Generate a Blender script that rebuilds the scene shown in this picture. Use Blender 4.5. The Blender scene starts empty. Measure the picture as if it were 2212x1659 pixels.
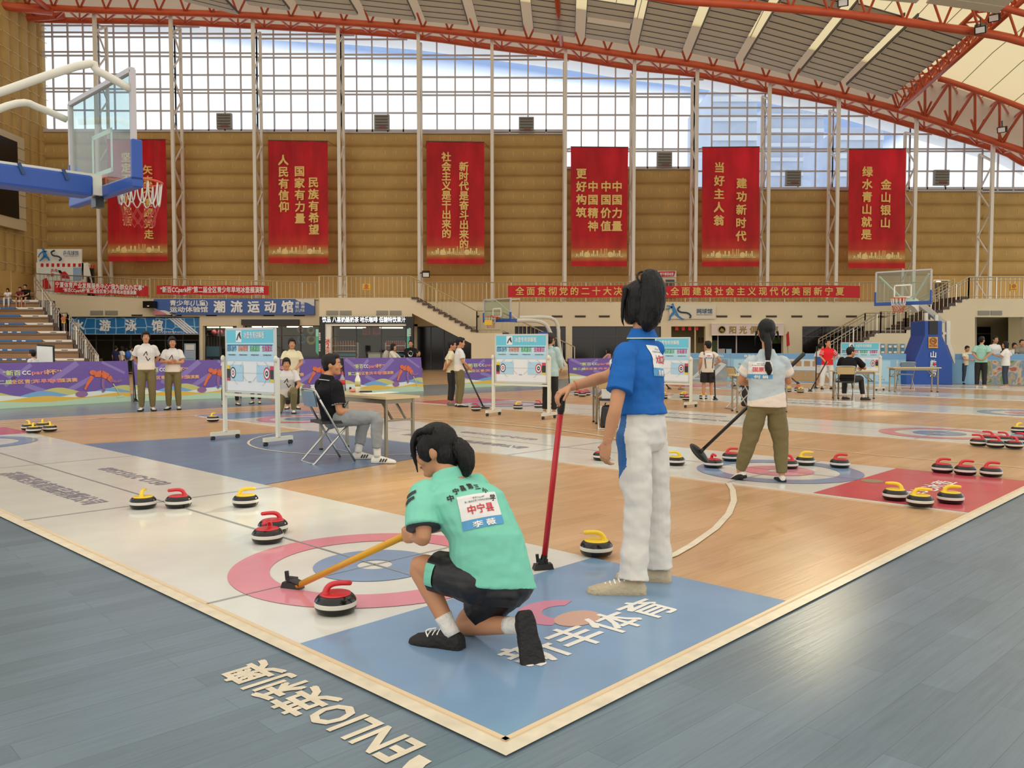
import bpy, bmesh, math, random
from mathutils import Vector as V, Matrix
from mathutils.bvhtree import BVHTree
random.seed(7)
C = bpy.context.scene.collection
S = bpy.context.scene
PI = math.pi

# ------------------------------------------------------------------ camera, world, lights, exposure
FPX, CAMH = 1806.0, 1.27
PITCH = math.atan(83 / FPX)
cam = bpy.data.cameras.new('camera'); cam.sensor_width = 36; cam.lens = FPX / 2212 * 36; cam.clip_end = 600
cam_o = bpy.data.objects.new('camera', cam); C.objects.link(cam_o)
cam_o.location = (0, 0, CAMH); cam_o.rotation_euler = (PI / 2 - PITCH, 0, 0); S.camera = cam_o
S.view_settings.view_transform = 'Standard'; S.view_settings.look = 'None'
S.view_settings.gamma = 1; S.view_settings.use_curve_mapping = False
S.view_settings.exposure = 0.0
SKY_UP, SKY_WHITE, SKY_BLUE = (1.42, 1.33, 1.19), (1.5, 1.55, 1.6), (.36, .52, .84)

def world():
    w = bpy.data.worlds.new('daylight sky'); S.world = w; w.use_nodes = True
    nt = w.node_tree; n = nt.nodes; l = nt.links; n.clear()
    out = n.new('ShaderNodeOutputWorld'); bg = n.new('ShaderNodeBackground'); tc = n.new('ShaderNodeTexCoord')
    sp = n.new('ShaderNodeSeparateXYZ'); l.new(tc.outputs['Generated'], sp.inputs[0])
    def M(op, a, b=None, c=None):
        m = n.new('ShaderNodeMath'); m.operation = op
        for i, x in enumerate((a, b, c)):
            if x is None: continue
            if isinstance(x, (int, float)): m.inputs[i].default_value = x
            else: l.new(x, m.inputs[i])
        return m.outputs[0]
    x, y, z = sp.outputs
    ys = M('MAXIMUM', y, .05)
    e = M('DIVIDE', z, ys); a = M('DIVIDE', x, ys)
    # a sloping cloud bank with blue sky above it, seen through the glass wall
    nz = n.new('ShaderNodeTexNoise'); nz.inputs['Scale'].default_value = 9; nz.inputs['Detail'].default_value = 6
    l.new(tc.outputs['Generated'], nz.inputs['Vector'])
    edge = M('MULTIPLY_ADD', a, -.1165, .3145)
    edge = M('MULTIPLY_ADD', M('MAXIMUM', M('SUBTRACT', a, .2), 0.0), -.18, edge)
    edge = M('MULTIPLY_ADD', M('MAXIMUM', M('SUBTRACT', a, .43), 0.0), .9, edge)
    d = M('SUBTRACT', e, edge)
    d = M('ADD', d, M('MULTIPLY', M('SUBTRACT', nz.outputs['Fac'], .5), .008))
    mr = n.new('ShaderNodeMapRange'); mr.inputs[1].default_value = -.004; mr.inputs[2].default_value = .012; l.new(d, mr.inputs[0])
    up = n.new('ShaderNodeMapRange'); up.inputs[1].default_value = .48; up.inputs[2].default_value = .62; l.new(z, up.inputs[0])
    bk = n.new('ShaderNodeMapRange'); bk.inputs[1].default_value = .25; bk.inputs[2].default_value = .05; l.new(y, bk.inputs[0])
    def mix(f, A, B):
        m = n.new('ShaderNodeMix'); m.data_type = 'RGBA'; l.new(f, m.inputs[0])
        for i, q in ((6, A), (7, B)):
            if isinstance(q, tuple): m.inputs[i].default_value = (*q, 1)
            else: l.new(q, m.inputs[i])
        return m.outputs[2]
    # soft cloud texture inside the white bank
    cl = n.new('ShaderNodeMapRange'); cl.inputs[1].default_value = .38; cl.inputs[2].default_value = .62
    l.new(nz.outputs['Fac'], cl.inputs[0])
    white = mix(cl.outputs[0], (1.08, 1.2, 1.28), SKY_WHITE)
    c = mix(mr.outputs[0], white, SKY_BLUE)
    c = mix(M('MAXIMUM', up.outputs[0], bk.outputs[0]), c, SKY_UP)
    l.new(c, bg.inputs[0]); bg.inputs[1].default_value = 1.0; l.new(bg.outputs[0], out.inputs[0])
world()

# ------------------------------------------------------------------ picture rays and court frame
_F = V((0, math.cos(PITCH), -math.sin(PITCH))); _U = V((0, math.sin(PITCH), math.cos(PITCH)))
def ray(px, py): return V((1, 0, 0)) * ((px - 1106) / FPX) + _U * ((829.5 - py) / FPX) + _F
def at(px, py, Y):
    d = ray(px, py); return V((0, 0, CAMH)) + d * (Y / d.y)
def fl(px, py, z=0.0):
    d = ray(px, py); return V((0, 0, CAMH)) + d * ((z - CAMH) / d.z)
A0 = math.radians(43.8)
UD = V((math.sin(A0), math.cos(A0), 0)); VD = V((-math.cos(A0), math.sin(A0), 0)); ORG = V((-.0206, 2.6065, 0)); ZZ = V((0, 0, 1))
def uv(u, v, z=0): return ORG + UD * u + VD * v + ZZ * z
def az(deg): a = math.radians(deg); return V((math.sin(a), math.cos(a), 0))

# ------------------------------------------------------------------ materials
def lin(c):
    if isinstance(c, str): c = tuple(int(c[i:i + 2], 16) for i in (0, 2, 4))
    return tuple(((x / 255) / 12.92 if x / 255 <= .04045 else ((x / 255 + .055) / 1.055) ** 2.4) for x in c)
_M = {}
def mat(name, col, rough=.5, metal=0., spec=.5, var=0., vs=5., bump=0., bs=40., emit=0., trans=0., stretch=None, coat=0.):
    if name in _M: return _M[name]
    m = bpy.data.materials.new(name); m.use_nodes = True; nt = m.node_tree; n = nt.nodes; l = nt.links
    b = n['Principled BSDF']; c = lin(col)
    b.inputs['Base Color'].default_value = (*c, 1); b.inputs['Roughness'].default_value = rough
    b.inputs['Metallic'].default_value = metal; b.inputs['Specular IOR Level'].default_value = spec
    if coat: b.inputs['Coat Weight'].default_value = coat; b.inputs['Coat Roughness'].default_value = .08
    if var or bump:
        tc = n.new('ShaderNodeTexCoord'); mp = n.new('ShaderNodeMapping'); l.new(tc.outputs['Object'], mp.inputs[0])
        if stretch: mp.inputs['Scale'].default_value = stretch
    if var:
        z = n.new('ShaderNodeTexNoise'); z.inputs['Scale'].default_value = vs; z.inputs['Detail'].default_value = 5
        l.new(mp.outputs[0], z.inputs['Vector'])
        r = n.new('ShaderNodeMapRange'); r.inputs[1].default_value = .3; r.inputs[2].default_value = .7
        r.inputs[3].default_value = 1 - var; r.inputs[4].default_value = 1 + var * .6; l.new(z.outputs['Fac'], r.inputs[0])
        mu = n.new('ShaderNodeVectorMath'); mu.operation = 'SCALE'; mu.inputs[0].default_value = c
        l.new(r.outputs[0], mu.inputs['Scale']); l.new(mu.outputs[0], b.inputs['Base Color'])
    if bump:
        z2 = n.new('ShaderNodeTexNoise'); z2.inputs['Scale'].default_value = bs; z2.inputs['Detail'].default_value = 4
        l.new(mp.outputs[0], z2.inputs['Vector'])
        bp = n.new('ShaderNodeBump'); bp.inputs['Strength'].default_value = bump; bp.inputs['Distance'].default_value = .02
        l.new(z2.outputs['Fac'], bp.inputs['Height']); l.new(bp.outputs[0], b.inputs['Normal'])
    if emit:
        b.inputs['Emission Color'].default_value = (*c, 1); b.inputs['Emission Strength'].default_value = emit
    if trans:
        t = n.new('ShaderNodeBsdfTranslucent'); t.inputs[0].default_value = (*c, 1)
        mx = n.new('ShaderNodeMixShader'); mx.inputs[0].default_value = trans
        l.new(b.outputs[0], mx.inputs[1]); l.new(t.outputs[0], mx.inputs[2]); l.new(mx.outputs[0], n['Material Output'].inputs[0])
    _M[name] = m; return m

def glass(name, tint=(255, 255, 255), refl=.08, opac=0., ocol=(200, 215, 220)):
    if name in _M: return _M[name]
    m = bpy.data.materials.new(name); m.use_nodes = True; nt = m.node_tree; n = nt.nodes; l = nt.links; n.clear()
    o = n.new('ShaderNodeOutputMaterial'); t = n.new('ShaderNodeBsdfTransparent'); g = n.new('ShaderNodeBsdfGlossy')
    t.inputs[0].default_value = (*lin(tint), 1); g.inputs['Roughness'].default_value = .03
    f = n.new('ShaderNodeLayerWeight'); f.inputs[0].default_value = .5
    pw = n.new('ShaderNodeMath'); pw.operation = 'POWER'; pw.inputs[1].default_value = 5; l.new(f.outputs['Facing'], pw.inputs[0])
    ma = n.new('ShaderNodeMath'); ma.operation = 'MULTIPLY_ADD'; ma.inputs[1].default_value = .6; ma.inputs[2].default_value = refl; l.new(pw.outputs[0], ma.inputs[0])
    ma.use_clamp = True
    mx = n.new('ShaderNodeMixShader'); l.new(ma.outputs[0], mx.inputs[0]); l.new(t.outputs[0], mx.inputs[1]); l.new(g.outputs[0], mx.inputs[2])
    last = mx
    if opac:
        d = n.new('ShaderNodeBsdfDiffuse'); d.inputs[0].default_value = (*lin(ocol), 1)
        m2 = n.new('ShaderNodeMixShader'); m2.inputs[0].default_value = opac; l.new(mx.outputs[0], m2.inputs[1]); l.new(d.outputs[0], m2.inputs[2]); last = m2
    l.new(last.outputs[0], o.inputs[0]); _M[name] = m; return m

def plank(name, c1, c2, rough, size, ang, bias=1.0):
    """printed timber-look sports floor: planks laid along one direction with fine grain"""
    m = bpy.data.materials.new(name); m.use_nodes = True; nt = m.node_tree; n = nt.nodes; l = nt.links
    b = n['Principled BSDF']; tc = n.new('ShaderNodeTexCoord'); mp = n.new('ShaderNodeMapping')
    mp.inputs['Rotation'].default_value = (0, 0, ang); l.new(tc.outputs['Object'], mp.inputs[0])
    br = n.new('ShaderNodeTexBrick'); br.inputs['Scale'].default_value = 1; br.inputs['Brick Width'].default_value = size[0]
    br.inputs['Row Height'].default_value = size[1]; br.inputs['Mortar Size'].default_value = .0012; br.inputs['Bias'].default_value = 0
    br.inputs['Color1'].default_value = (*lin(c1), 1); br.inputs['Color2'].default_value = (*lin(c2), 1)
    br.inputs['Mortar'].default_value = (*[x * .8 for x in lin(c1)], 1); l.new(mp.outputs[0], br.inputs['Vector'])
    st = n.new('ShaderNodeMapping'); st.inputs['Scale'].default_value = (1.2, 22, 1); l.new(mp.outputs[0], st.inputs[0])
    z = n.new('ShaderNodeTexNoise'); z.inputs['Scale'].default_value = 2.2; z.inputs['Detail'].default_value = 8; z.inputs['Roughness'].default_value = .65
    l.new(st.outputs[0], z.inputs['Vector'])
    z2 = n.new('ShaderNodeTexNoise'); z2.inputs['Scale'].default_value = .9; z2.inputs['Detail'].default_value = 3; l.new(mp.outputs[0], z2.inputs['Vector'])
    ad = n.new('ShaderNodeMath'); ad.operation = 'ADD'; l.new(z.outputs['Fac'], ad.inputs[0]); l.new(z2.outputs['Fac'], ad.inputs[1])
    r = n.new('ShaderNodeMapRange'); r.inputs[1].default_value = .7; r.inputs[2].default_value = 1.3; r.inputs[3].default_value = .84; r.inputs[4].default_value = 1.13
    l.new(ad.outputs[0], r.inputs[0])
    mu = n.new('ShaderNodeVectorMath'); mu.operation = 'SCALE'; l.new(br.outputs['Color'], mu.inputs[0]); l.new(r.outputs[0], mu.inputs['Scale'])
    l.new(mu.outputs[0], b.inputs['Base Color']); b.inputs['Roughness'].default_value = rough; b.inputs['Specular IOR Level'].default_value = .45
    bp = n.new('ShaderNodeBump'); bp.inputs['Strength'].default_value = .06; bp.inputs['Distance'].default_value = .01
    l.new(z.outputs['Fac'], bp.inputs['Height']); l.new(bp.outputs[0], b.inputs['Normal'])
    return m

# ------------------------------------------------------------------ mesh builder
_fc = bpy.data.curves.new('lettering_source', 'FONT'); _fo = bpy.data.objects.new('lettering_source', _fc)
_gl = {}
def glyphs(body, bold=0.):
    k = (body, bold)
    if k not in _gl:
        if _fo.name not in C.objects: C.objects.link(_fo)
        _fc.body = body; _fc.offset = bold; _fc.resolution_u = 2
        dg = bpy.context.evaluated_depsgraph_get(); dg.update()
        me = bpy.data.meshes.new_from_object(_fo.evaluated_get(dg))
        _gl[k] = ([v.co.to_2d() for v in me.vertices], [tuple(p.vertices) for p in me.polygons])
        bpy.data.meshes.remove(me)
    return _gl[k]

def perp(t):
    a = ZZ if abs(t.z) < .9 else V((1, 0, 0))
    s = t.cross(a).normalized(); return s, s.cross(t).normalized()

def smooth_path(pts, k):
    """Catmull-Rom through pts (V) with k points per span"""
    if len(pts) < 3 or k < 2: return list(pts)
    out = []
    P = [pts[0] * 2 - pts[1]] + list(pts) + [pts[-1] * 2 - pts[-2]]
    for i in range(1, len(P) - 2):
        a, b, c, d = P[i - 1], P[i], P[i + 1], P[i + 2]
        for j in range(k):
            t = j / k
            out.append(.5 * ((2 * b) + (c - a) * t + (2 * a - 5 * b + 4 * c - d) * t * t + (3 * b - a - 3 * c + d) * t ** 3))
    out.append(P[-2]); return out

class MB:
    def __init__(s): s.v, s.f, s.m = [], [], []
    def add(s, vs, fs, m=0):
        o = len(s.v); s.v += [V(x) for x in vs]; s.f += [tuple(o + i for i in f) for f in fs]; s.m += [m] * len(fs); return s
    def poly(s, pts, m=0): return s.add(pts, [tuple(range(len(pts)))], m)
    def box(s, c, d, m=0, x=V((1, 0, 0)), y=None, taper=1.):
        """c centre, d full sizes along x, y, z axes"""
        x = V(x).normalized(); z = ZZ
        if y is not None: y = V(y).normalized(); z = x.cross(y).normalized()
        else: y = z.cross(x).normalized()
        c = V(c); vs = []
        for k in (-1, 1):
            q = taper if k > 0 else 1
            for a, b in ((-1, -1), (1, -1), (1, 1), (-1, 1)): vs.append(c + x * (a * d[0] / 2 * q) + y * (b * d[1] / 2 * q) + z * (k * d[2] / 2))
        return s.add(vs, [(3, 2, 1, 0), (4, 5, 6, 7), (0, 1, 5, 4), (1, 2, 6, 5), (2, 3, 7, 6), (3, 0, 4, 7)], m)
    def bar(s, p, q, w, h, m=0, up=None):
        p, q = V(p), V(q); t = (q - p); L = t.length; t = t / L
        if up is None: a, b = perp(t)
        else: a = t.cross(V(up)).normalized(); b = a.cross(t)
        vs = [e + a * (i * w / 2) + b * (j * h / 2) for e in (p, q) for i, j in ((-1, -1), (1, -1), (1, 1), (-1, 1))]
        return s.add(vs, [(0, 1, 2, 3), (7, 6, 5, 4), (0, 4, 5, 1), (1, 5, 6, 2), (2, 6, 7, 3), (3, 7, 4, 0)], m)
    def loft(s, rings, m=0, cap=True, closed=False):
        n = len(rings[0]); vs = [p for r in rings for p in r]; fs = []
        k = len(rings)
        for i in range(k if closed else k - 1):
            for j in range(n):
                a, b = i * n + j, i * n + (j + 1) % n; c, d = ((i + 1) % k) * n + (j + 1) % n, ((i + 1) % k) * n + j
                fs.append((a, b, c, d))
        if cap and not closed: fs += [tuple(range(n - 1, -1, -1)), tuple(range((k - 1) * n, k * n))]
        return s.add(vs, fs, m)
    def tube(s, pts, r, m=0, n=8, k=1, cap=True, closed=False):
        """round tube through pts; r a number or one radius per point"""
        pts = [V(p) for p in pts]; rr = r if isinstance(r, (list, tuple)) else [r] * len(pts)
        if k > 1 and len(pts) > 2:
            q = smooth_path(pts, k); R = []
            for i in range(len(q)):
                t = i / (len(q) - 1) * (len(pts) - 1); a = min(int(t), len(pts) - 2); R.append(rr[a] + (rr[a + 1] - rr[a]) * (t - a))
            pts, rr = q, R
        rings = []; N = len(pts); sd = None
        for i, p in enumerate(pts):
            if closed: t = pts[(i + 1) % N] - pts[i - 1]
            else: t = pts[min(i + 1, N - 1)] - pts[max(i - 1, 0)]
            t.normalize()
            if sd is None: sd, up = perp(t)
            else:
                sd = (sd - t * sd.dot(t)).normalized(); up = sd.cross(t)
            rings.append([p + (sd * math.cos(2 * PI * j / n) + up * math.sin(2 * PI * j / n)) * rr[i] for j in range(n)])
        return s.loft(rings, m, cap, closed)
    def lathe(s, prof, c=(0, 0, 0), n=24, m=0, axis=None, x=None):
        """prof: (radius, height[, material]) list"""
        c = V(c); zA = V(axis).normalized() if axis is not None else ZZ; xa, ya = perp(zA)
        rings = [[c + zA * q[1] + (xa * math.cos(2 * PI * j / n) + ya * math.sin(2 * PI * j / n)) * max(q[0], 1e-4) for j in range(n)] for q in prof]
        o = len(s.f); s.loft(rings, m)
        for i, q in enumerate(prof[:-1]):
            if len(q) > 2:
                for j in range(n): s.m[o + i * n + j] = q[2]
        if len(prof[-1]) > 2: s.m[-1] = prof[-1][2]
        return s
    def ell(s, c, r, m=0, ax=None, n=12, k=8):
        """ellipsoid; ax = (X, Y, Z) unit axes"""
        X, Y, Z = ax or (V((1, 0, 0)), V((0, 1, 0)), ZZ); c = V(c); rings = []
        for i in range(k + 1):
            t = -PI / 2 + PI * i / k; ct, st = max(math.cos(t), .02), math.sin(t)
            rings.append([c + X * (r[0] * ct * math.cos(2 * PI * j / n)) + Y * (r[1] * ct * math.sin(2 * PI * j / n)) + Z * (r[2] * st) for j in range(n)])
        return s.loft(rings, m)
    def prism(s, pts, d, m=0):
        """polygon pts extruded by vector d"""
        pts = [V(p) for p in pts]; n = len(pts); d = V(d)
        return s.add(pts + [p + d for p in pts], [tuple(range(n - 1, -1, -1)), tuple(range(n, 2 * n))] + [(i, (i + 1) % n, n + (i + 1) % n, n + i) for i in range(n)], m)
    def slab(s, a, b, c, d, t, m=0):
        a, b, c, d = map(V, (a, b, c, d)); nn = (b - a).cross(d - a).normalized() * t
        return s.prism([a, b, c, d], nn, m)
    def text(s, body, o, X, Y, size, m=0, w=None, lift=0., bold=.012, align='c', sq=1.):
        """flat lettering: o anchor on the base line, X/Y unit directions, size = letter height, w = fitted width"""
        vs, fs = glyphs(body)
        if not vs: return s
        x0, x1 = min(v.x for v in vs), max(v.x for v in vs)
        k = size / .86; kx = k * sq if w is None else w / (x1 - x0)
        sh = {'c': -(x0 + x1) / 2, 'l': -x0, 'r': -x1}[align]
        X, Y, o = V(X).normalized(), V(Y).normalized(), V(o); N = X.cross(Y)
        for i, (bx, by) in enumerate(((0, 0), (1, 1), (-1, 1), (1, -1), (-1, -1)) if bold else ((0, 0),)):
            s.add([o + X * ((v.x + sh + bx * bold * .75) * kx) + Y * ((v.y + by * bold * .75) * k + .06 * k) + N * (lift + i * .0002) for v in vs], fs, m)
        return s
    def vtext(s, body, o, X, Y, size, step, m=0, lift=0., bold=.02):
        for i, ch in enumerate(body): s.text(ch, V(o) - V(Y) * (step * i), X, Y, size, m, None, lift, bold)
        return s
    def build(s, name, mats, parent=None, loc=None, sm=False, **tags):
        me = bpy.data.meshes.new(name)
        L = V(loc) if loc is not None else (V(parent['_o']) if parent is not None and '_o' in parent else V((0, 0, 0)))
        me.from_pydata([tuple(v - L) for v in s.v], [], s.f)
        for q in (mats if isinstance(mats, (list, tuple)) else [mats]): me.materials.append(q)
        for p, i in zip(me.polygons, s.m): p.material_index = i
        if sm: me.shade_smooth() if sm is True else me.shade_auto(sm) if hasattr(me, 'shade_auto') else me.shade_smooth()
        me.update(); o = bpy.data.objects.new(name, me); C.objects.link(o)
        if parent is None: o.location = L
        else:
            o.parent = parent; o.location = L - V(parent['_o']) if '_o' in parent else L
        for k, v in tags.items(): o[k] = v
        return o

def thing(name, label, cat, loc=(0, 0, 0), group=None):
    """an Empty at the base of a thing; parts are built in world coordinates and parented to it"""
    o = bpy.data.objects.new(name, None); C.objects.link(o); o.location = loc; o.empty_display_size = .1
    o['label'] = label; o['category'] = cat; o['_o'] = tuple(loc)
    if group: o['group'] = group
    return o
def sub(o, parent_part):
    """re-hang a freshly built object below a part (thing > part > sub-part)"""
    o.parent = parent_part; o.location = (0, 0, 0); return o
def smooth(o, ang=None):
    me = o.data
    me.shade_smooth()
    if ang:
        bm = bmesh.new(); bm.from_mesh(me); a = math.radians(ang)
        for e in bm.edges:
            if len(e.link_faces) == 2 and e.calc_face_angle(0) > a: e.smooth = False
        bm.to_mesh(me); bm.free()
    return o
def copy_tree(o, loc, rz, label=None, group=None):
    c = o.copy(); C.objects.link(c); c.location = loc; c.rotation_euler = (0, 0, rz)
    if label: c['label'] = label
    if group: c['group'] = group
    def rec(src, dst):
        for ch in list(src.children):
            d = ch.copy(); C.objects.link(d); d.parent = dst; rec(ch, d)
    rec(o, c); return c
# ------------------------------------------------------------------ materials of the hall
M_wood = plank('tan court floor', 'bd976a', 'c7a278', .24, (1.2, .12), -A0)
M_blue = plank('blue grey floor', '64747e', '6f808b', .27, (1.3, .13), -A0)
M_mid = plank('blue key floor', '5f7796', '67809d', .28, (1.3, .13), -A0)
M_cream = mat('cream line paint', 'd9cdb4', .4, var=.12, vs=14)
M_sheet = mat('white sheet vinyl', 'd8d7cd', .15, var=.05, vs=3.5, bump=.05, bs=2.5)
M_red = mat('red ring ink', 'd98a95', .16, var=.06, vs=4)
M_redp = mat('red end panel ink', 'c9545c', .17, var=.06, vs=4)
M_ringb = mat('blue ring ink', '8099b8', .16, var=.06, vs=4)
M_bluep = mat('blue end panel ink', '7b99b6', .17, var=.08, vs=3)
M_ink = mat('lilac grey ink', '8f8796', .4)
M_line = mat('grey hairline ink', '8b8d90', .4)
M_white = mat('white paint', 'e6e2d8', .5)
M_wall = mat('cream plaster', 'ddcdae', .75, var=.05, vs=.5)
M_tan = mat('tan quilted fabric', 'b29258', .8, var=.1, vs=1.2)
M_tanflat = mat('tan wall board', 'c09d5e', .7, var=.05, vs=2)
M_frame = mat('pale grey steel', 'b9b4b6', .45)
M_col = mat('off white painted steel', 'd8d0c4', .45)
M_truss = mat('orange red painted steel', 'c2502a', .4, var=.12, vs=2)
M_dark = mat('dark glass front', '14110f', .12)
M_black = mat('black plastic', '0f0e0e', .35)
M_grey = mat('dark grey metal', '4a4542', .5)
M_slat = mat('white acoustic slat', 'dcd6cc', .6, trans=.45)
M_deck = mat('beige roof lining', 'cbbba4', .8, trans=.32)
M_memb = mat('cream roof membrane', 'f0e2b8', .7, trans=.62)
M_steel = mat('brushed steel', 'c9c4b8', .25, metal=.85)
M_glass = glass('window glass', (250, 252, 255), .05)
M_vent = mat('grey vent louvre', '8f8b7c', .6)
M_slot = mat('brown slot', '3d2f26', .7)
M_lblue = mat('light blue print', '8fb9d2', .5)

def rect(mb, x0, y0, x1, y1, Y, t=.1, m=0):
    """upright rectangle between two picture points on the wall plane at distance Y, t thick going away"""
    a, b, c, d = at(x0, y1, Y), at(x1, y1, Y), at(x1, y0, Y), at(x0, y0, Y)
    return mb.prism([a, b, c, d], (0, t, 0), m)
def planepoly(mb, pts, Y, t=.1, m=0): return mb.prism([at(x, y, Y) for x, y in pts], (0, t, 0), m)
def struct(o): o['kind'] = 'structure'; return o

# ------------------------------------------------------------------ floor
b = MB()
b.poly([(-60, -6, 0), (60, -6, 0), (60, 60, 0), (-60, 60, 0)], 0)
b.poly([uv(0, -0, .003), uv(28, 0, .003), uv(28, 14.25, .003), uv(0, 14.25, .003)], 1)
b.poly([uv(7, 18.6, .003), uv(40, 18.6, .003), uv(40, 40, .003), uv(7, 40, .003)], 1)
b.poly([uv(0, 9.95, .006), uv(0, 4.65, .006), uv(5.08, 5.62, .006), uv(5.08, 8.95, .006)], 2)
w = .062
for (p, q, r, s_) in (((-w, -w), (29, -w), (29, 0), (-w, 0)), ((-w, 0), (0, 0), (0, 16), (-w, 16)),
                      ((0, 13.3), (28, 13.3), (28, 13.33), (0, 13.33)), ((8, 18.9), (40, 18.9), (40, 19.0), (8, 19.0))):
    b.poly([uv(*e, .009) for e in (p, q, r, s_)], 3)
def floor_line(pts, wd, z=.009, m=3):
    P = [uv(*p, z) for p in pts]
    for i in range(len(P) - 1):
        t = (P[i + 1] - P[i]).normalized(); n = ZZ.cross(t) * (wd / 2)
        b.poly([P[i] - n, P[i + 1] - n, P[i + 1] + n, P[i] + n], m)
# three point arc, key lines and the free throw circle
floor_line([(0, 1.0), (2.4, .93)] + [(1.4 + 6.3 * math.cos(a), 7.3 + 6.45 * math.sin(a)) for a in [math.radians(-78 + 5 * i) for i in range(32)]] + [(0, 13.5)], .05)
floor_line([(5.1 + 1.75 * math.cos(a), 7.3 + 1.75 * math.sin(a)) for a in [2 * PI * i / 40 for i in range(41)]], .03)
floor_line([(8.0, 0), (8.0, 14.2)], .02)
struct(b.build('floor', [M_blue, M_wood, M_mid, M_cream]))
b = MB(); w2 = .02
b.prism([uv(0, 0, .003), uv(28, 0, .003), uv(28, w2, .003), uv(0, w2, .003)], (0, 0, .012)); b.prism([uv(0, 0, .003), uv(w2, 0, .003), uv(w2, 14, .003), uv(0, 14, .003)], (0, 0, .012))
struct(b.build('trim_1', mat('tan edge strip', 'd8c2a0', .4)))

# ------------------------------------------------------------------ roll-out curling sheets
SHEETLAB = ['white curling sheet under the kneeling player, blue panel at its near end',
            'white curling sheet with red end panel under the girl in olive trousers',
            'white curling sheet whose red ringed house lies below the cluster of six red stones',
            'white curling sheet beyond the one with six red stones, blue outer ring',
            'narrow far white curling sheet passing under the two judge tables',
            'farthest white curling sheet in front of the blue barrier panels']
for i in range(6):
    u0 = 5 * i; b = MB(); ZB = .014
    b.prism([uv(u0 + .02, .02, .003), uv(u0 + 2, .02, .003), uv(u0 + 2, 12.7, .003), uv(u0 + .02, 12.7, .003)], (0, 0, ZB - .003), 0)
    def panel(v0, v1, m): b.poly([uv(u0 + .02, v0, ZB + .0015), uv(u0 + 2, v0, ZB + .0015), uv(u0 + 2, v1, ZB + .0015), uv(u0 + .02, v1, ZB + .0015)], m)
    odd = i % 2
    panel(.02, 1.23, 4 if odd else 3); panel(11.5, 12.7, 3 if odd else 4)
    for tee, ro in ((2.03, odd), (10.67, 1 - odd)):
        n = 72
        for r0, r1, m in ((.58, .80, 2 if ro else 1), (.1, .345, 1 if ro else 2)):
            A, B = ([uv(u0 + 1.01 + r * math.cos(2 * PI * j / n), tee + r * math.sin(2 * PI * j / n), ZB + .003) for j in range(n)] for r in (r0, r1))
            for j in range(n): b.poly([A[j], B[j], B[(j + 1) % n], A[(j + 1) % n]], m)
        b.poly([uv(u0, tee - .005, ZB + .0045), uv(u0 + 2, tee - .005, ZB + .0045), uv(u0 + 2, tee + .005, ZB + .0045), uv(u0, tee + .005, ZB + .0045)], 6)
    for vv in (4.83, 7.87): b.poly([uv(u0, vv - .007, ZB + .0045), uv(u0 + 2, vv - .007, ZB + .0045), uv(u0 + 2, vv + .007, ZB + .0045), uv(u0, vv + .007, ZB + .0045)], 6)
    b.poly([uv(u0 + 1.003, 1.24, ZB + .0045), uv(u0 + 1.017, 1.24, ZB + .0045), uv(u0 + 1.017, 11.5, ZB + .0045), uv(u0 + 1.003, 11.5, ZB + .0045)], 6)
    b.text('苏州际圣体育用品有限公司', uv(u0 + .52, 6.3, ZB + .003), -VD, UD, .19, 5, 2.3)
    b.text('0512-27151568', uv(u0 + 1.47, 6.37, ZB + .003), VD, -UD, .18, 5, 1.44)
    if i % 2 == 0:
        b.text('新丰体育', uv(u0 + 1.02, .33, ZB + .003), UD, VD, .22, 7, 1.04, bold=.022)
        # swirled emblem: pink crescent over an orange drop
        def sw(pts, m, z): b.poly([uv(u0 + p, q, ZB + z) for p, q in smooth_path([V((x, y)) .to_3d().to_2d() for x, y in pts], 1)], m)
        cx, cy = u0 + 1.08, .72
        cres = [(cx + .2 * math.cos(a), cy + .17 * math.sin(a)) for a in [math.radians(20 + 8 * k) for k in range(26)]] + [(cx + .02 + .1 * math.cos(a), cy - .02 + .09 * math.sin(a)) for a in [math.radians(220 - 8 * k) for k in range(24)]]
        for k in range(24):
            b.poly([uv(*cres[k], ZB + .003), uv(*cres[k + 1], ZB + .003), uv(*cres[-(k + 2)], ZB + .003), uv(*cres[-(k + 1)], ZB + .003)], 8)
        b.poly([uv(cx + .0 + .13 * math.cos(a), cy - .13 + .09 * math.sin(a), ZB + .0035) for a in [2 * PI * k / 24 for k in range(24)]], 9)
    else:
        b.text('旱地冰壶', uv(u0 + .95, .5, ZB + .003), UD, VD, .17, 7, 1.0, bold=.015)
        b.poly([uv(u0 + 1.0 + .1 * math.cos(a), 1.1 + .1 * math.sin(a), ZB + .003) for a in [2 * PI * k / 24 for k in range(24)]], 10)
    o = b.build('curling_sheet', [M_sheet, M_red, M_ringb, M_bluep, M_redp, M_ink, M_line, M_white, mat('faded pink ink', 'c98398', .3), mat('faded orange ink', 'c9a08c', .3), mat('olive emblem ink', '8e8562', .35)], loc=uv(u0, 0))
    o['label'] = SHEETLAB[i]; o['category'] = 'curling sheet'; o['group'] = 'roll out curling sheets on the court'

# lettering on the blue surround
b = MB()
b.text('ENLIO', uv(-.17, .41, .003), VD, -UD, .19, 0, .46, bold=.03)
b.text('英利奥', uv(-.17, .93, .003), VD, -UD, .19, 0, .55, bold=.035)
for k in range(10):
    a0, a1 = (math.radians(200 + 16 * (k + d)) for d in (0, 1)); c0 = (-.235, -.115)
    b.poly([uv(c0[0] + r * math.sin(a), c0[1] + .1 + 1.0 * r * math.cos(a), .003) for r, a in ((.1, a0), (.16, a0), (.16, a1), (.1, a1))], 0)
o = b.build('floor_lettering', M_cream, loc=uv(-.27, .6)); o['label'] = 'cream brand lettering printed on the blue floor outside the court corner'; o['category'] = 'lettering'; o['kind'] = 'structure'

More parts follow.
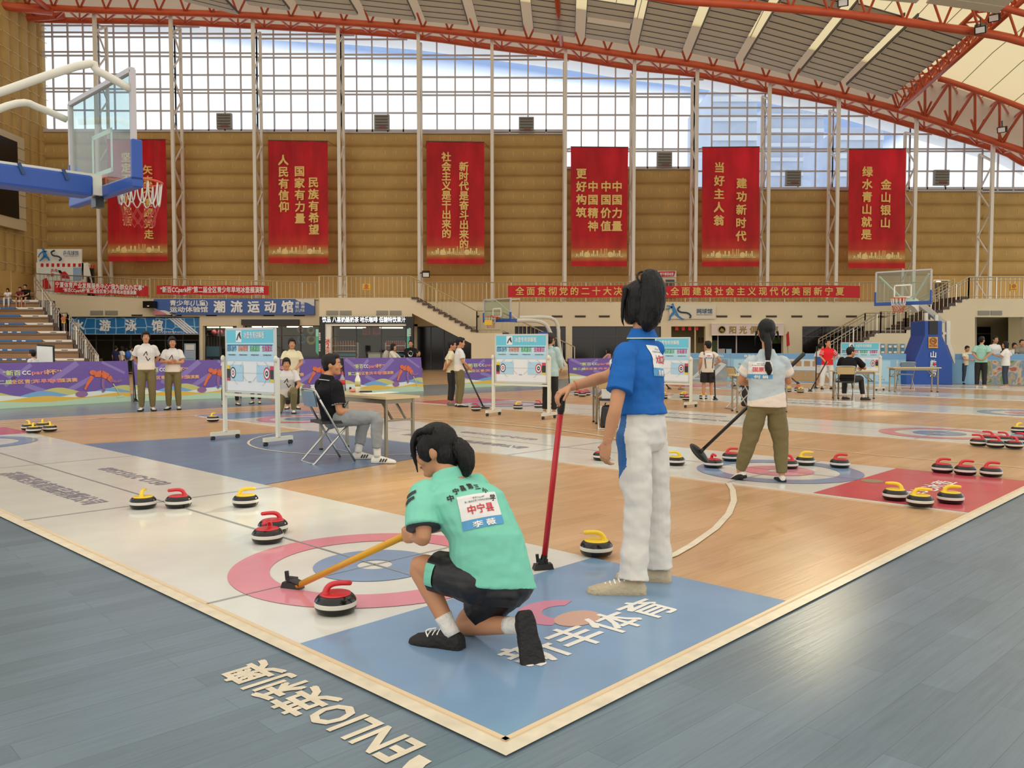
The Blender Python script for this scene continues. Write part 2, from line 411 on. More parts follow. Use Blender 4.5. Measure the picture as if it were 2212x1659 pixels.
# ------------------------------------------------------------------ back wall, glass wall and lattice columns
def interp(T, x):
    if x <= T[0][0]: return T[0][1] + (x - T[0][0]) * (T[1][1] - T[0][1]) / (T[1][0] - T[0][0])
    for (a, p), (c, q) in zip(T, T[1:]):
        if x <= c: return p + (q - p) * (x - a) / (c - a)
    (a, p), (c, q) = T[-2:]; return q + (x - c) * (q - p) / (c - a)
GL = [(85, 52), (371, 57), (736, 76), (902, 89), (1057, 110), (1213, 130), (1361, 154), (1479, 167), (1564, 182), (1649, 202), (1790, 229), (1959, 277), (2152, 332), (2209, 361)]
TU = [(60, 14), (202, 22), (371, 27), (547, 34), (726, 47), (902, 61), (1057, 78), (1219, 98), (1368, 121.5), (1504, 140), (1655, 170), (1811, 204), (1979, 248), (2145, 305), (2211, 327)]
BX = [85, 217, 381, 557, 738, 905, 1062, 1219, 1365, 1498, 1650, 1797, 1963, 2120, 2290]
WT = [(85, 280), (1219, 289), (1219.1, 363), (1498, 365), (1498.1, 405), (2290, 415)]
YW = 48.0
def ztan(py): return at(1106, py, YW).z
b = MB(); row = .83
for i in range(len(BX) - 1):
    x0, x1 = BX[i], BX[i + 1]
    X0, X1 = at(x0, 500, YW).x, at(x1, 500, YW).x
    zt = at(1106, interp(WT, (x0 + x1) / 2), YW).z; zb = at(1106, 596, YW).z
    nr = round((zt - zb) / row); prof = [(YW, zt)]
    for k in range(nr):
        for j in range(9):
            t = j / 8; prof.append((YW - .17 * max(0, math.sin(PI * t)) ** .55, zt - (zt - zb) * (k + t) / nr))
    nx = 12
    pts = [[V((X0 + (X1 - X0) * q / nx, y, z)) for q in range(nx + 1)] for y, z in prof]
    for r in range(len(pts) - 1):
        for q in range(nx): b.poly([pts[r][q], pts[r + 1][q], pts[r + 1][q + 1], pts[r][q + 1]], 0)
    # stitch marks, short pale pulls along each roll
    for k in range(nr):
        z = zt - (zt - zb) * (k + .5) / nr
        for q in range(1, 7):
            X = X0 + (X1 - X0) * (q + .15) / 7.2
            b.box((X, YW - .175, z + .05), (.018, .02, .22), 2)
X0, X1 = at(60, 600, YW).x, at(2290, 600, YW).x
b.prism([(X0, YW - .1, 3.4), (X1, YW - .1, 3.4), (X1, YW - .1, ztan(596)), (X0, YW - .1, ztan(596))], (0, .3, 0), 1)
for k in range(34):
    X = X0 + (X1 - X0) * k / 34; b.box((X, YW - .105, (3.4 + ztan(596)) / 2), (.03, .02, ztan(596) - 3.4), 2)
b.prism([(X0, YW + .05, 3.4), (X1, YW + .05, 3.4), (X1, YW + .05, ztan(410)), (X0, YW + .05, ztan(410))], (0, .25, 0), 0)
for (x0, x1, y) in ((85, 1219, 284), (1219, 1498, 364), (1498, 2290, 408)):
    z = at(1106, y, YW).z; a, c = at(x0, y, YW).x, at(x1, y, YW).x; b.box(((a + c) / 2, YW - .05, z), (c - a, .3, .14), 3)
    if y < 400: b.prism([(a, YW + .05, 3.4), (c, YW + .05, 3.4), (c, YW + .05, z), (a, YW + .05, z)], (0, .2, 0), 0)
smooth(struct(b.build('wall_back', [M_tan, M_tanflat, mat('pale seam thread', 'cdb88c', .7), M_frame])), 40)

ROWS_L = [57, 72, 81, 114, 122, 161, 193, 200, 240]
ROWS_R = [135, 172, 202, 233, 251, 290, 322, 327, 370]
for i in range(len(BX) - 1):
    x0, x1 = BX[i], BX[i + 1]; xm = (x0 + x1) / 2; bot = interp(WT, xm); b = MB(); Y = 47.85
    n = max(3, round((x1 - x0) / 35))
    for k in range(n + 1):
        x = x0 + (x1 - x0) * k / n; p, q = at(x, bot, Y), at(x, interp(GL, x) - 7, Y)
        if q.z > p.z: b.bar(p, V((p.x, Y, q.z)), .075, .1, 0, (0, 1, 0))
    rows = [r + .009 * (xm - 350) for r in ROWS_L] + ([r for r in (282, 322, 327) if r < bot] if i in (7, 8) else []) if i < 9 else ROWS_R
    for r in rows + [bot]:
        xa = x0
        while xa < x1 and interp(GL, xa) > 1e9: xa += 2
        xe = x0
        while xe < x1 and interp(GL, xe) - 2 < r: xe += 2
        xe = min(xe, x1)
        if xe - x0 > 8: b.bar(at(x0, r, Y), at(xe, r, Y), .07, .09, 0, (0, 0, 1))
    wdo = struct(b.build('window_%d' % (i + 1), M_frame))
    g = MB(); n2 = 6; tops = [at(x0 + (x1 - x0) * k / n2, interp(GL, x0 + (x1 - x0) * k / n2) - 7, Y + .04) for k in range(n2 + 1)]
    lo = [at(x0, bot, Y + .04), at(x1, bot, Y + .04)]
    if interp(GL, x1) < bot + 60: g.poly([lo[0], lo[1]] + tops[::-1], 0); o = g.build('pane', M_glass); o.parent = wdo

COLLAB = ['beside the left edge of the first red banner', 'just right of the first red banner, below the basketball net', 'just left of the banner with three rows of gold characters',
          'just right of the banner with three rows of gold characters', 'just left of the third red banner', 'just right of the third red banner', 'left of the banner half lit by the glass',
          'right of the banner half lit by the glass', 'left of the fifth red banner', 'right of the fifth red banner', 'left of the last red banner on the right', 'right of the last red banner on the right', 'last one at the far right end of the wall']
for i, x in enumerate([212, 375, 551, 733, 905, 1063, 1221, 1369, 1504, 1660, 1809, 1977, 2143]):
    b = MB(); Yf, Yb = 46.0, 47.3
    X = at(x, 400, Yf).x; zt = at(x, interp(TU, x) - 4, Yf).z; zb = 3.62; zbk = at(1106, interp(GL, x), Yb).z - .1
    b.bar((X, Yf, zb), (X, Yf, zt), .17, .17, 0, (0, 1, 0)); b.bar((X, Yb, zb), (X, Yb, zbk), .14, .14, 0, (0, 1, 0))
    z = zb; k = 0
    while z < zbk - 1.3:
        a, c = (Yf, Yb) if k % 2 == 0 else (Yb, Yf); b.bar((X, a, z), (X, c, z + 1.25), .07, .07, 0, (1, 0, 0)); z += 1.25; k += 1
    b.bar((X, Yf, zt - 1.2), (X, Yb, zbk), .1, .1, 0, (1, 0, 0))
    o = b.build('lattice_column', M_col, loc=(X, Yf, zb)); o['label'] = 'white lattice column ' + COLLAB[i]; o['category'] = 'column'; o['group'] = 'white lattice columns along the glass wall'

# ------------------------------------------------------------------ outside: eaves and office tower seen through the glass
b = MB(); P = []
for x, y in GL: P.append((at(x, y - 14, 49.0), at(x, y + 19, 62.0)))
for (a, c), (d, e) in zip(P, P[1:]): b.add([a, d, e, c, a + ZZ * .4, d + ZZ * .4, e + ZZ * .4, c + ZZ * .4], [(0, 1, 2, 3), (7, 6, 5, 4), (3, 2, 6, 7)], 0)
o = struct(b.build('roof_eaves', mat('white eaves lining', 'e2e2e4', .6))); o['label'] = 'white curved roof eaves outside the glass wall'
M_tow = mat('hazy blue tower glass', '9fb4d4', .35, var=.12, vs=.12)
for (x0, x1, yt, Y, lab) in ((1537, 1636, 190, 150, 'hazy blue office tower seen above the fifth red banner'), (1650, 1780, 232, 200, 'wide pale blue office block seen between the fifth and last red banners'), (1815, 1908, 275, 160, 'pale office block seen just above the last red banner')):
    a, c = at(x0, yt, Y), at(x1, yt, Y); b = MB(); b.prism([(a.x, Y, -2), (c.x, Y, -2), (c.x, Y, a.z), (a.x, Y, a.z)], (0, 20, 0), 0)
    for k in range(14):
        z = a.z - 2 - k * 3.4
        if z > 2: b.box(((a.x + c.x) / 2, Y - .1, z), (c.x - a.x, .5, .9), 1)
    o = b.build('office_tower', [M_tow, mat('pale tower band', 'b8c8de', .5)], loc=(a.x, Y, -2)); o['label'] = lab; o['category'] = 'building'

# ------------------------------------------------------------------ roof trusses
def chord(T, Y, dy=0): return [at(x, y + dy, Y) for x, y in T]
t = thing('roof_truss', 'long orange arched tube truss running above the whole glass wall', 'roof truss', at(1106, 80, 45.6))
up = [p for p in chord([(-60, 6)] + TU + [(2300, 360)], 45.6)]
MB().tube(up, .18, 0, 12, 3).build('upper_chord', M_truss, t, sm=True)
lowT = [(-60, 30), (20, 40)] + GL + [(2300, 395)]
lo = chord(lowT, 47.2, -9)
MB().tube(lo, .16, 0, 10, 3).build('lower_chord', M_truss, t, sm=True)
b = MB(); x = 30; k = 0
while x < 2250:
    U_, L_ = at(x, interp(TU, x), 45.6), at(x + 28, interp(GL, x + 28) - 9, 47.2)
    b.tube([U_, L_], .06, 0, 6); b.tube([L_, at(x + 57, interp(TU, x + 57), 45.6)], .06, 0, 6)
    b.tube([at(x + 28, interp(TU, x + 28), 45.6), at(x + 16, interp(TU, x + 28) - 34, 44.6)], .06, 0, 6); b.tube([at(x + 28, interp(TU, x + 28), 45.6), at(x + 44, interp(TU, x + 28) - 34, 44.6)], .06, 0, 6)
    b.tube([L_, at(x + 28, interp(TU, x + 28) - 20, 47.6)], .05, 0, 6)
    x += 57
b.build('web', M_truss, t)
# big red corner members at the far left
MB().tube([at(-80, -5, 44), at(30, 16, 44.6), at(112, 24, 45.6)], .22, 0, 10).tube([at(-60, 40, 46), at(70, 38, 46.6), at(140, 34, 47)], .2, 0, 10).tube([at(30, -40, 43), at(110, 24, 45.6)], .16, 0, 10).build('corner_strut', M_truss, t, sm=True)

NA = [(1300, -22), (1420, -6), (1480, 2), (1639, 13), (1821, 30), (1979, 51), (2152, 76), (2212, 91), (2330, 118)]
t = thing('roof_truss', 'nearest orange arched tube crossing the top right corner above the slatted panels', 'roof truss', at(1821, 30, 34.5))
MB().tube(chord(NA, 34.5), .165, 0, 12, 3).build('lower_chord', M_truss, t, sm=True)
MB().tube(chord(NA, 33.8, -62), .13, 0, 10, 3).build('upper_chord', M_truss, t, sm=True)
b = MB(); x = 1380
while x < 2260:
    p = at(x, interp(NA, x), 34.5); b.tube([p, at(x - 22, interp(NA, x - 22) - 60, 33.8)], .055, 0, 6); b.tube([p, at(x + 24, interp(NA, x + 24) - 60, 33.8)], .055, 0, 6); x += 82
b.build('web', M_truss, t)
# box girder running from the far arch towards the camera
t = thing('roof_truss', 'orange box girder sloping along the right edge of the slatted ceiling panels', 'roof truss', at(1945, 236, 45))
E0, E1 = at(1945, 236, 45), at(2225, -12, 33)
dz = V((0, 0, 1.0)); dx = V((1.0, 0, .1))
for off, nm in ((V((0, 0, 0)), 'chord'), (dx * -.55 + dz * .9, 'chord'), (dx * .45 + dz * .9, 'chord')):
    MB().tube([E0 + off, E1 + off], .1, 0, 8).build(nm, M_truss, t, sm=True)
b = MB(); n = 13
for k in range(n):
    p = E0.lerp(E1, k / n); q = E0.lerp(E1, (k + .5) / n); r = E0.lerp(E1, (k + 1) / n)
    for o_ in (dx * -.55 + dz * .9, dx * .45 + dz * .9): b.tube([p, q + o_], .05, 0, 6); b.tube([q + o_, r], .05, 0, 6)
    b.tube([q + dx * -.55 + dz * .9, q + dx * .45 + dz * .9], .04, 0, 6)
b.build('web', M_truss, t)
RT = [(2028, 170), (2051, 176), (2110, 196), (2160, 214), (2212, 234), (2300, 270)]
RL = [(2000, 190), (2090, 224), (2150, 246), (2212, 272), (2300, 310)]
t = thing('roof_truss', 'orange side truss with upright posts at the far right of the roof', 'roof truss', at(2110, 196, 43))
MB().tube(chord(RT, 43), .14, 0, 10, 2).build('upper_chord', M_truss, t, sm=True)
MB().tube(chord(RL, 46.8), .13, 0, 10, 2).build('lower_chord', M_truss, t, sm=True)
b = MB()
for x in (1998, 2052, 2106, 2159, 2213, 2266):
    b.tube([at(x, interp(RT, max(x, 2028)), 43), at(x, interp(TU, x), 45.6)], .07, 0, 6); b.tube([at(x, interp(RT, max(x, 2028)), 43), at(x - 52, interp(TU, x - 52), 45.6)], .08, 0, 6)
    b.tube([at(x, interp(RT, max(x, 2028)), 43), at(x - 30, interp(RL, x - 30), 46.8)], .06, 0, 6); b.tube([at(x, interp(RT, max(x, 2028)), 43), at(x + 28, interp(RL, x + 28), 46.8)], .06, 0, 6)
b.build('web', M_truss, t)

# ------------------------------------------------------------------ roof lining, membrane and slatted panels
b = MB(); CA = [at(x, y - 16, 47.9) for x, y in [(-80, 34)] + GL + [(2330, 405)]]; CB = [p + V((0, -3.6, 1.25)) for p in CA]
b.add(CA + CB, [(i, i + 1, len(CA) + i + 1, len(CA) + i) for i in range(len(CA) - 1)], 0)
struct(b.build('ceiling', M_deck))
b = MB(); TP = [at(x, y, 45.6) for x, y in [(-200, -10)] + TU + [(2330, 372), (2450, 430)]]
rows = [[V((p.x, Yq, p.z + hq)) for p in TP] for Yq, hq in ((44.3, 1.5), (41, 2.2), (37, 2.7), (33, 3.0), (29, 3.2), (25, 3.2))]
for r, q in zip(rows, rows[1:]):
    for i in range(len(r) - 1): b.poly([r[i], r[i + 1], q[i + 1], q[i]], 0)
for i in range(0, len(TP) - 1):
    for f_ in (0, .34, .67):
        pts = [r[i].lerp(r[i + 1], f_) - V((0, 0, .03)) for r in rows]
        for p, q in zip(pts, pts[1:]): b.bar(p, q, .03, .02, 1)
struct(smooth(b.build('roof_membrane', [M_memb, mat('membrane seam', '8a7f66', .7)]), 40))
GP = [(395, -3), (527, 30), (640, 22), (784, 35), (909, 47), (1023, 57), (1142, 70), (1253, 83), (1368, 98), (1483, 116), (1595, 136), (1713, 163), (1817, 187), (1929, 215)]
PL = ['at the far left above the glass wall', 'second from the left end', 'third from the left end', 'fourth from the left end', 'fifth from the left end', 'above the third red banner', 'just left of the orange strut above the banner half lit by the glass',
      'broken by an opening beside the orange strut', 'first to the right of the orange strut', 'second to the right of the orange strut', 'fourth from the orange box girder', 'third from the orange box girder', 'second from the orange box girder', 'next to the orange box girder']
for i in range(len(GP) - 1):
    (xa, ya), (xb, yb) = GP[i], GP[i + 1]; A_, B_ = at(xa + 5, ya, 43), at(xb - 5, yb - 1, 43); D = V((-.55, -8.6, .12)); b = MB(); ns = 13
    if xa == 395: A_ = at(395, 5, 43); B_ = at(522, 33, 43)
    if i == 1: A_ = at(532, 12, 43); B_ = at(632, 24, 43)
    gap = V((.16, 0, 0)); A_, B_ = A_ + gap, B_ - gap
    for k in range(ns):
        t0, t1 = (k + .05) / ns, (k + .93) / ns
        if i == 7 and k in (3, 7): continue
        b.prism([A_ + D * t0, B_ + D * t0, B_ + D * t1, A_ + D * t1], (0, 0, .06), 0); b.bar(A_ + D * (t1 + .05 / ns), B_ + D * (t1 + .05 / ns), .05, .03, 1, ZZ)
    b.bar(A_ + ZZ * .12, A_ + D + ZZ * .12, .06, .12, 1); b.bar(B_ + ZZ * .12, B_ + D + ZZ * .12, .06, .12, 1)
    o = b.build('ceiling_panel', [M_slat, M_grey], loc=A_); o['label'] = 'white slatted ceiling panel, ' + PL[i]; o['category'] = 'ceiling panel'; o['group'] = 'slatted acoustic panels under the roof'
for xa, ya, xb, yb, lab in ((1750, -12, 1978, 8, 'cut off by the top edge above the nearest orange arch'), (2000, 8, 2152, 30, 'in the top right corner above the nearest orange arch')):
    A_, B_ = at(xa, ya, 33.2), at(xb, yb, 33.2); D = V((-.4, -6, .1)); b = MB()
    for k in range(9): b.prism([A_ + D * ((k + .05) / 9), B_ + D * ((k + .05) / 9), B_ + D * ((k + .93) / 9), A_ + D * ((k + .93) / 9)], (0, 0, .06), 0)
    o = b.build('ceiling_panel', [M_slat, M_grey], loc=A_); o['label'] = 'white slatted ceiling panel ' + lab; o['category'] = 'ceiling panel'; o['group'] = 'slatted acoustic panels under the roof'
# orange hanging strut from the arch
o = MB().tube([at(1213, 98, 45.6), at(1203, -10, 38)], .12, 0, 10).build('roof_strut', M_truss, sm=True, loc=at(1213, 98, 45.6)); o['label'] = 'lone orange tube rising from the arch above the banner half lit by the glass'; o['category'] = 'roof strut'

# ------------------------------------------------------------------ left side wall
b = MB(); XL = -26.6; y = 48.4; zt = at(40, 14, 44).z
while y > 28:
    ring = [(XL + .16 * math.sin(PI * j / 6) ** .6, y - .85 * j / 6) for j in range(7)]
    for (x_, y_), (x2, y2) in zip(ring, ring[1:]): b.poly([(x_, y_, 5.2), (x2, y2, 5.2), (x2, y2, 21.5), (x_, y_, 21.5)], 0)
    for k in range(20): b.bar((XL + .165, y - .08, 5.6 + .8 * k), (XL + .165, y - .78, 5.62 + .8 * k), .02, .03, 2)
    y -= .85
b.prism([(XL, 28, 0), (XL, 48.4, 0), (XL, 48.4, 21.5), (XL, 28, 21.5)], (-.3, 0, 0), 0)
b.prism([(XL, 28, 3.4), (XL, 48.4, 3.4), (XL, 48.4, 5.25), (XL, 28, 5.25)], (.12, 0, 0), 1)
for k in range(9): b.box((XL + .125, 46.5 - 2.1 * k, 4.3), (.02, .04, 1.8), 2)
smooth(struct(b.build('wall_left', [M_tan, M_tanflat, bpy.data.materials['pale seam thread']])), 40)
# ------------------------------------------------------------------ gallery front wall, projecting blocks and stairs
YG, YB = 44.8, 41.3
M_tread = mat('brown stair tread', '4d3a33', .5)
M_beige = mat('beige room plaster', 'b5a37c', .8)
M_pink = mat('pale pink sign board', 'd8c3bc', .5)
M_bluesign = mat('royal blue print', '3d5ea3', .45)
M_text = mat('white lettering', 'eceae6', .5)
M_gold = mat('gold lettering', 'd9b45f', .45)
M_olive = mat('olive gold lettering', '8a7430', .4, metal=.3)
M_banner = mat('red banner cloth', 'd3232c', .6, trans=.25)
M_led = mat('white led lettering', 'f4fbff', .4, emit=1.3)
M_rail = mat('beige steel rail', 'b8a888', .35, metal=.5)
M_wood2 = mat('bleacher timber', '9a7650', .5, var=.14, vs=3, stretch=(.5, 6, 6))
M_strip = mat('blue step strip', '3a6ea8', .5)
b = MB()
planepoly(b, [(42, 630), (106, 635), (330, 645), (690, 644), (690, 684), (42, 684)], YG, .35)
for x0, y0, x1, y1 in ((431.5, 684, 438, 797), (511, 684, 525, 797), (438, 684, 511, 704), (525, 690, 690, 703), (880, 652, 2110, 705), (525, 684, 690, 690), (1018, 705, 1112, 797), (1222, 705, 1236, 797), (1428, 705, 1450, 797),
                       (1524, 705, 1538, 797), (1692, 705, 1733, 797), (1868, 705, 2110, 797), (1538, 705, 1692, 724), (1450, 765, 1524, 797)): rect(b, x0, y0, x1, y1, YG, .35)
b.prism([(-26.5, YG + .2, 3.3), (34, YG + .2, 3.3), (34, 48.5, 3.3), (-26.5, 48.5, 3.3)], (0, 0, .25), 0)
b.prism([(-26.5, 48.2, 0), (34, 48.2, 0), (34, 48.2, 3.4), (-26.5, 48.2, 3.4)], (0, .2, 0), 1)
struct(b.build('wall_gallery', [M_wall, M_beige]))
def zig(x0, y0, x1, y1, n):
    out = []
    for k in range(n):
        xa, xb = x0 + (x1 - x0) * k / n, x0 + (x1 - x0) * (k + 1) / n; ya = y0 + (y1 - y0) * (k + 1) / n
        out += [(xb, y0 + (y1 - y0) * k / n), (xb, ya)]
    return out
b = MB()
planepoly(b, [(690, 643), (890, 643), (890, 684), (690, 684)], YB, .3); planepoly(b, [(691, 684), (697, 684), (697, 801), (691, 801)], YB + .3, 3.2)
b.prism([at(690, 643, YB) + V((0, .25, 0)), at(892, 643, YB) + V((0, .25, 0)), at(892, 643, YB) + V((0, 3.6, 0)), at(690, 643, YB) + V((0, 3.6, 0))], (0, 0, -.3))
struct(b.build('wall_block', M_wall))
b = MB()
Z1 = zig(890, 643, 1029, 719.5, 12)
planepoly(b, [(890, 643)] + Z1 + [(1085, 719.5), (1085, 801), (1018, 801), (1018, 742), (890, 677)], YB, .25)
planepoly(b, [(890, 643)] + Z1 + [(1085, 719.5), (1085, 760), (1018, 742), (890, 677)], YB + 2.0, .25)
Z2 = zig(1085, 719.5, 1241, 795, 12)
planepoly(b, [(1085, 719.5)] + Z2 + [(1241, 799), (1085, 799)], YB + 2.3, .25)
for (Z, yo) in ((Z1, .02), (Z2, 2.32)):
    for (xa, ya), (xb, yb) in zip(Z[0::2], Z[1::2]):
        p = at(xa - 5.5, ya + 1.2, YB + yo); b.box(p + V((0, .9, 0)), (.31, 2.0, .1), 1)
struct(b.build('stair_left', [M_wall, M_tread]))
b = MB()
ZR1 = zig(1785, 790, 1900, 718.7, 10); ZR2 = zig(1956, 718.7, 2092, 645, 10)
def rev(z, x0, y0):   # climbing flight: riser first
    out = []; px, py = x0, y0
    for (xb, ya), (_, yb) in zip(z[0::2], z[1::2]): out += [(px, yb), (xb, yb)]; px = xb
    return out
R1, R2 = rev(ZR1, 1785, 790), rev(ZR2, 1956, 718.7)
planepoly(b, [(1785, 801), (1785, 790)] + R1 + [(1956, 718.7)] + R2 + [(2092, 645), (2230, 645), (2230, 685), (2106, 685), (2106, 801)], YB, .3)
planepoly(b, [(2212, 685), (2260, 685), (2260, 801), (2214, 801)], YB, .3)
b.prism([at(2090, 645, YB) + V((0, .25, 0)), at(2300, 645, YB) + V((0, .25, 0)), at(2300, 645, YB) + V((0, 3.6, 0)), at(2090, 645, YB) + V((0, 3.6, 0))], (0, 0, -.3))
for R in (R1, R2):
    for p_, q_ in zip(R[0::2], R[1::2]):
        p = at((p_[0] + q_[0]) / 2 - 1, p_[1] - 1.8, YB - .03); b.box(p + V((0, 1.1, 0)), (.34, 2.2, .13), 1)
p = at(1928, 717, YB); b.box(p + V((0, 1.3, 0)), (1.35, 2.6, .12), 1)
# white wall and beige room behind the opening at the right
struct(b.build('stair_right', [M_wall, M_tread]))
b = MB(); rect(b, 2100, 684, 2300, 803, 46.5, .1, 0); q = at(2212, 690, 44); b.prism([at(2178, 684, 44.5), at(2178, 803, 44.5), at(2178, 803, 46.6), at(2178, 684, 46.6)], (.1, 0, 0), 0)
struct(b.build('wall_room', M_beige))
b = MB(); rect(b, 2107, 706, 2140, 800, 46.3, .1, 0); rect(b, 2108, 720, 2140, 722, 46.25, .08, 1); struct(b.build('door_1', [M_dark, M_grey]))

def railing(name, label, path, h=1.05, zs=None, mat_=M_rail, pitch=.22, post=1.4, mid=(.12,), group=None):
    """path of base points; hand rail h above, lower rails at mid heights, balusters between posts"""
    b = MB(); up = [p + ZZ * h for p in path]; b.tube(up, .032, 0, 6)
    for m in mid: b.tube([p + ZZ * m for p in path], .02, 0, 5)
    for a, c in zip(path, path[1:]):
        L = (c - a).length; n = max(1, int(L / pitch))
        for k in range(n + 1):
            p = a.lerp(c, k / n); pst = (k % max(1, round(post / pitch)) == 0) or k == n
            b.bar(p, p + ZZ * h, .05 if pst else .018, .05 if pst else .018, 0, (0, 1, 0))
    o = b.build(name, mat_, loc=path[0]); o['label'] = label; o['category'] = 'railing'
    if group: o['group'] = group
    return o
zg = 3.58
def gx(x, Y=44.75): return V((at(x, 640, Y).x, Y, zg))
railing('railing', 'long beige gallery railing carrying the wide red and gold slogan banner', [gx(890), gx(2088)])
railing('railing', 'beige gallery railing behind the second red text banner above the blue sport sign', [at(325, 645, 44.72) + ZZ * .02, gx(690)])
railing('railing', 'beige railing with yellow notice on top of the projecting white block', [at(690, 643, YB - 0), at(888, 643, YB)])
railing('railing', 'beige railing down the long staircase beside the drinks shop', [at(889, 644, YB), at(1030, 718, YB), at(1082, 718, YB)])
railing('railing', 'beige railing on the lower flight behind the middle basketball hoop', [at(1086, 719, YB + 2.3), at(1241, 793, YB + 2.3)])
railing('railing', 'steel railing nearest to us on the staircase behind the man in red', [at(1792, 786, YB), at(1902, 719, YB), at(1956, 719, YB), at(2092, 645, YB), at(2280, 645, YB)], mat_=M_steel, mid=(.12, .9))
railing('railing', 'steel railing on the wall side of the staircase behind the man in red', [at(1768, 776, YB + 2.3), at(1868, 720, YB + 2.3), at(1930, 720, YB + 2.3), at(2060, 646, YB + 2.3)], mid=(.12, .9))
def notice(x0, y0, x1, y1, Y, lab):
    b = MB(); rect(b, x0, y0, x1, y1, Y, .02, 0); rect(b, x0 + 2, y1 - 4, x1 - 2, y1 - 2, Y - .01, .01, 1)
    c = at((x0 + x1) / 2, y0 + 5, Y - .01); b.lathe([(.1, 0), (.1, .01), (0, .01)], c, 12, 1, (0, -1, 0))
    o = b.build('safety_notice', [mat('yellow notice', 'd9b032', .5), mat('orange print', 'b8642a', .5)], loc=at(x0, y1, Y)); o['label'] = lab; o['category'] = 'notice'
notice(783, 613, 800, 626, YB - .06, 'yellow safety notice on the railing above the drinks shop')
notice(2183, 613, 2198, 628, YB - .06, 'yellow safety notice on the railing at the far right')
notice(133, 684, 141, 698, 35.2, 'yellow safety notice on the bleacher railing landing')

# ------------------------------------------------------------------ vents, slots, speaker and flood lamp
for i, (x0, x1, Y, w) in enumerate([(195, 222, YG, 'first of the pair over the swimming sign'), (227, 254, YG, 'second of the pair over the swimming sign'), (705, 730, YB, 'leftmost of four over the drinks shop'), (734, 759, YB, 'second of four over the drinks shop'),
        (813, 838, YB, 'third of four over the drinks shop'), (842, 867, YB, 'rightmost of four over the drinks shop'), (2113, 2138, YB, 'left one of the pair over the open room'), (2141, 2165, YB, 'right one of the pair over the open room')]):
    b = MB(); rect(b, x0, 671, x1, 680.5, Y - .04, .06, 0)
    for k in range(6): rect(b, x0 + .6, 672 + 1.4 * k, x1 - .6, 672.7 + 1.4 * k, Y - .055, .03, 1)
    o = b.build('louvre_vent', [M_vent, mat('vent slat', 'a39f90', .6)], loc=at(x0, 680, Y - .04)); o['label'] = 'grey louvre vent, ' + w; o['category'] = 'vent'; o['group'] = 'grey louvre vents on the white walls'
for x in (284, 369, 445, 569, 635, 1012, 1060, 1133, 1192, 1242, 1294, 1548, 1600, 1655, 1710, 1767, 1828, 1893):
    b = MB(); rect(b, x, 680 if x < 700 else 682, x + 23, 683 if x < 700 else 685.5, YG - .03, .05, 0); rect(b, x - .5, 679.4 if x < 700 else 681.4, x + 23.5, 680 if x < 700 else 682, YG - .04, .05, 1)
    o = b.build('slot_vent', [M_slot, M_grey], loc=at(x, 685, YG)); o['label'] = 'thin brown slot vent in the cream gallery wall'; o['category'] = 'vent'; o['group'] = 'row of slot vents in the gallery wall'
t = thing('wall_speaker', 'black loudspeaker on the wall left of the blue sport sign', 'speaker', at(322, 658, 44.6))
MB().box(at(324, 658, 44.4), (.62, .35, .36), 0, V((1, -.25, 0))).build('cabinet', M_black, t); MB().box(at(320, 661, 44.2), (.1, .02, .06), 0).build('badge', M_white, t); MB().bar(at(330, 658, 44.5), at(333, 658, 44.85), .06, .06).build('bracket', M_grey, t)
def flood(x, y, Y, lab, aim, hold=None):
    t = thing('flood_lamp', lab, 'lamp', at(x, y, Y)); p = at(x, y, Y); d = (V(aim) - p).normalized(); s_, u_ = perp(d)
    MB().box(p, (.42, .36, .3), 0, s_, d).build('housing', M_black, t); MB().box(p + d * .185, (.32, .02, .22), 0, s_, d).build('lens', mat('lamp lens', 'e8e8e6', .3), t); MB().bar(p + u_ * .1, V(hold) if hold else p + u_ * .45, .05, .05).build('bracket', M_grey, t)
    return p + d * .3
flood(920, 592, 45.6, 'black flood lamp on the column left of the third red banner', at(920, 800, 30), at(907, 590, 45.95))
FL = [flood(1821, 5, 34.4, 'black flood lamp under the nearest orange arch', fl(1620, 1240)), flood(2148, 38, 34.6, 'upper black flood lamp at the crossing of the orange girders', fl(690, 1085)),
      flood(2118, 62, 34.0, 'lower black flood lamp at the crossing of the orange girders', fl(1905, 893)), flood(2165, 280, 44.2, 'small flood lamp on the posts of the side truss', fl(100, 1010))]
for p, (x, y), e, sz in zip(FL[:3], ((1640, 1240), (690, 1086), (1900, 893), (70, 1008)), (1800, 22000, 7000, 0), (2.6, 3.0, 2.0, 2.4)):  # spots added at the lamps to imitate sun-like patches on the floor
    L = bpy.data.lights.new('floor_patch_spot', 'SPOT'); L.energy = e * 2.6; L.color = (1, .86, .55); L.spot_size = math.radians(sz); L.spot_blend = 1; L.shadow_soft_size = .15
    o = bpy.data.objects.new('floor_patch_spot', L); C.objects.link(o); o.location = p; o.rotation_euler = (fl(x, y) - p).to_track_quat('-Z', 'Y').to_euler()
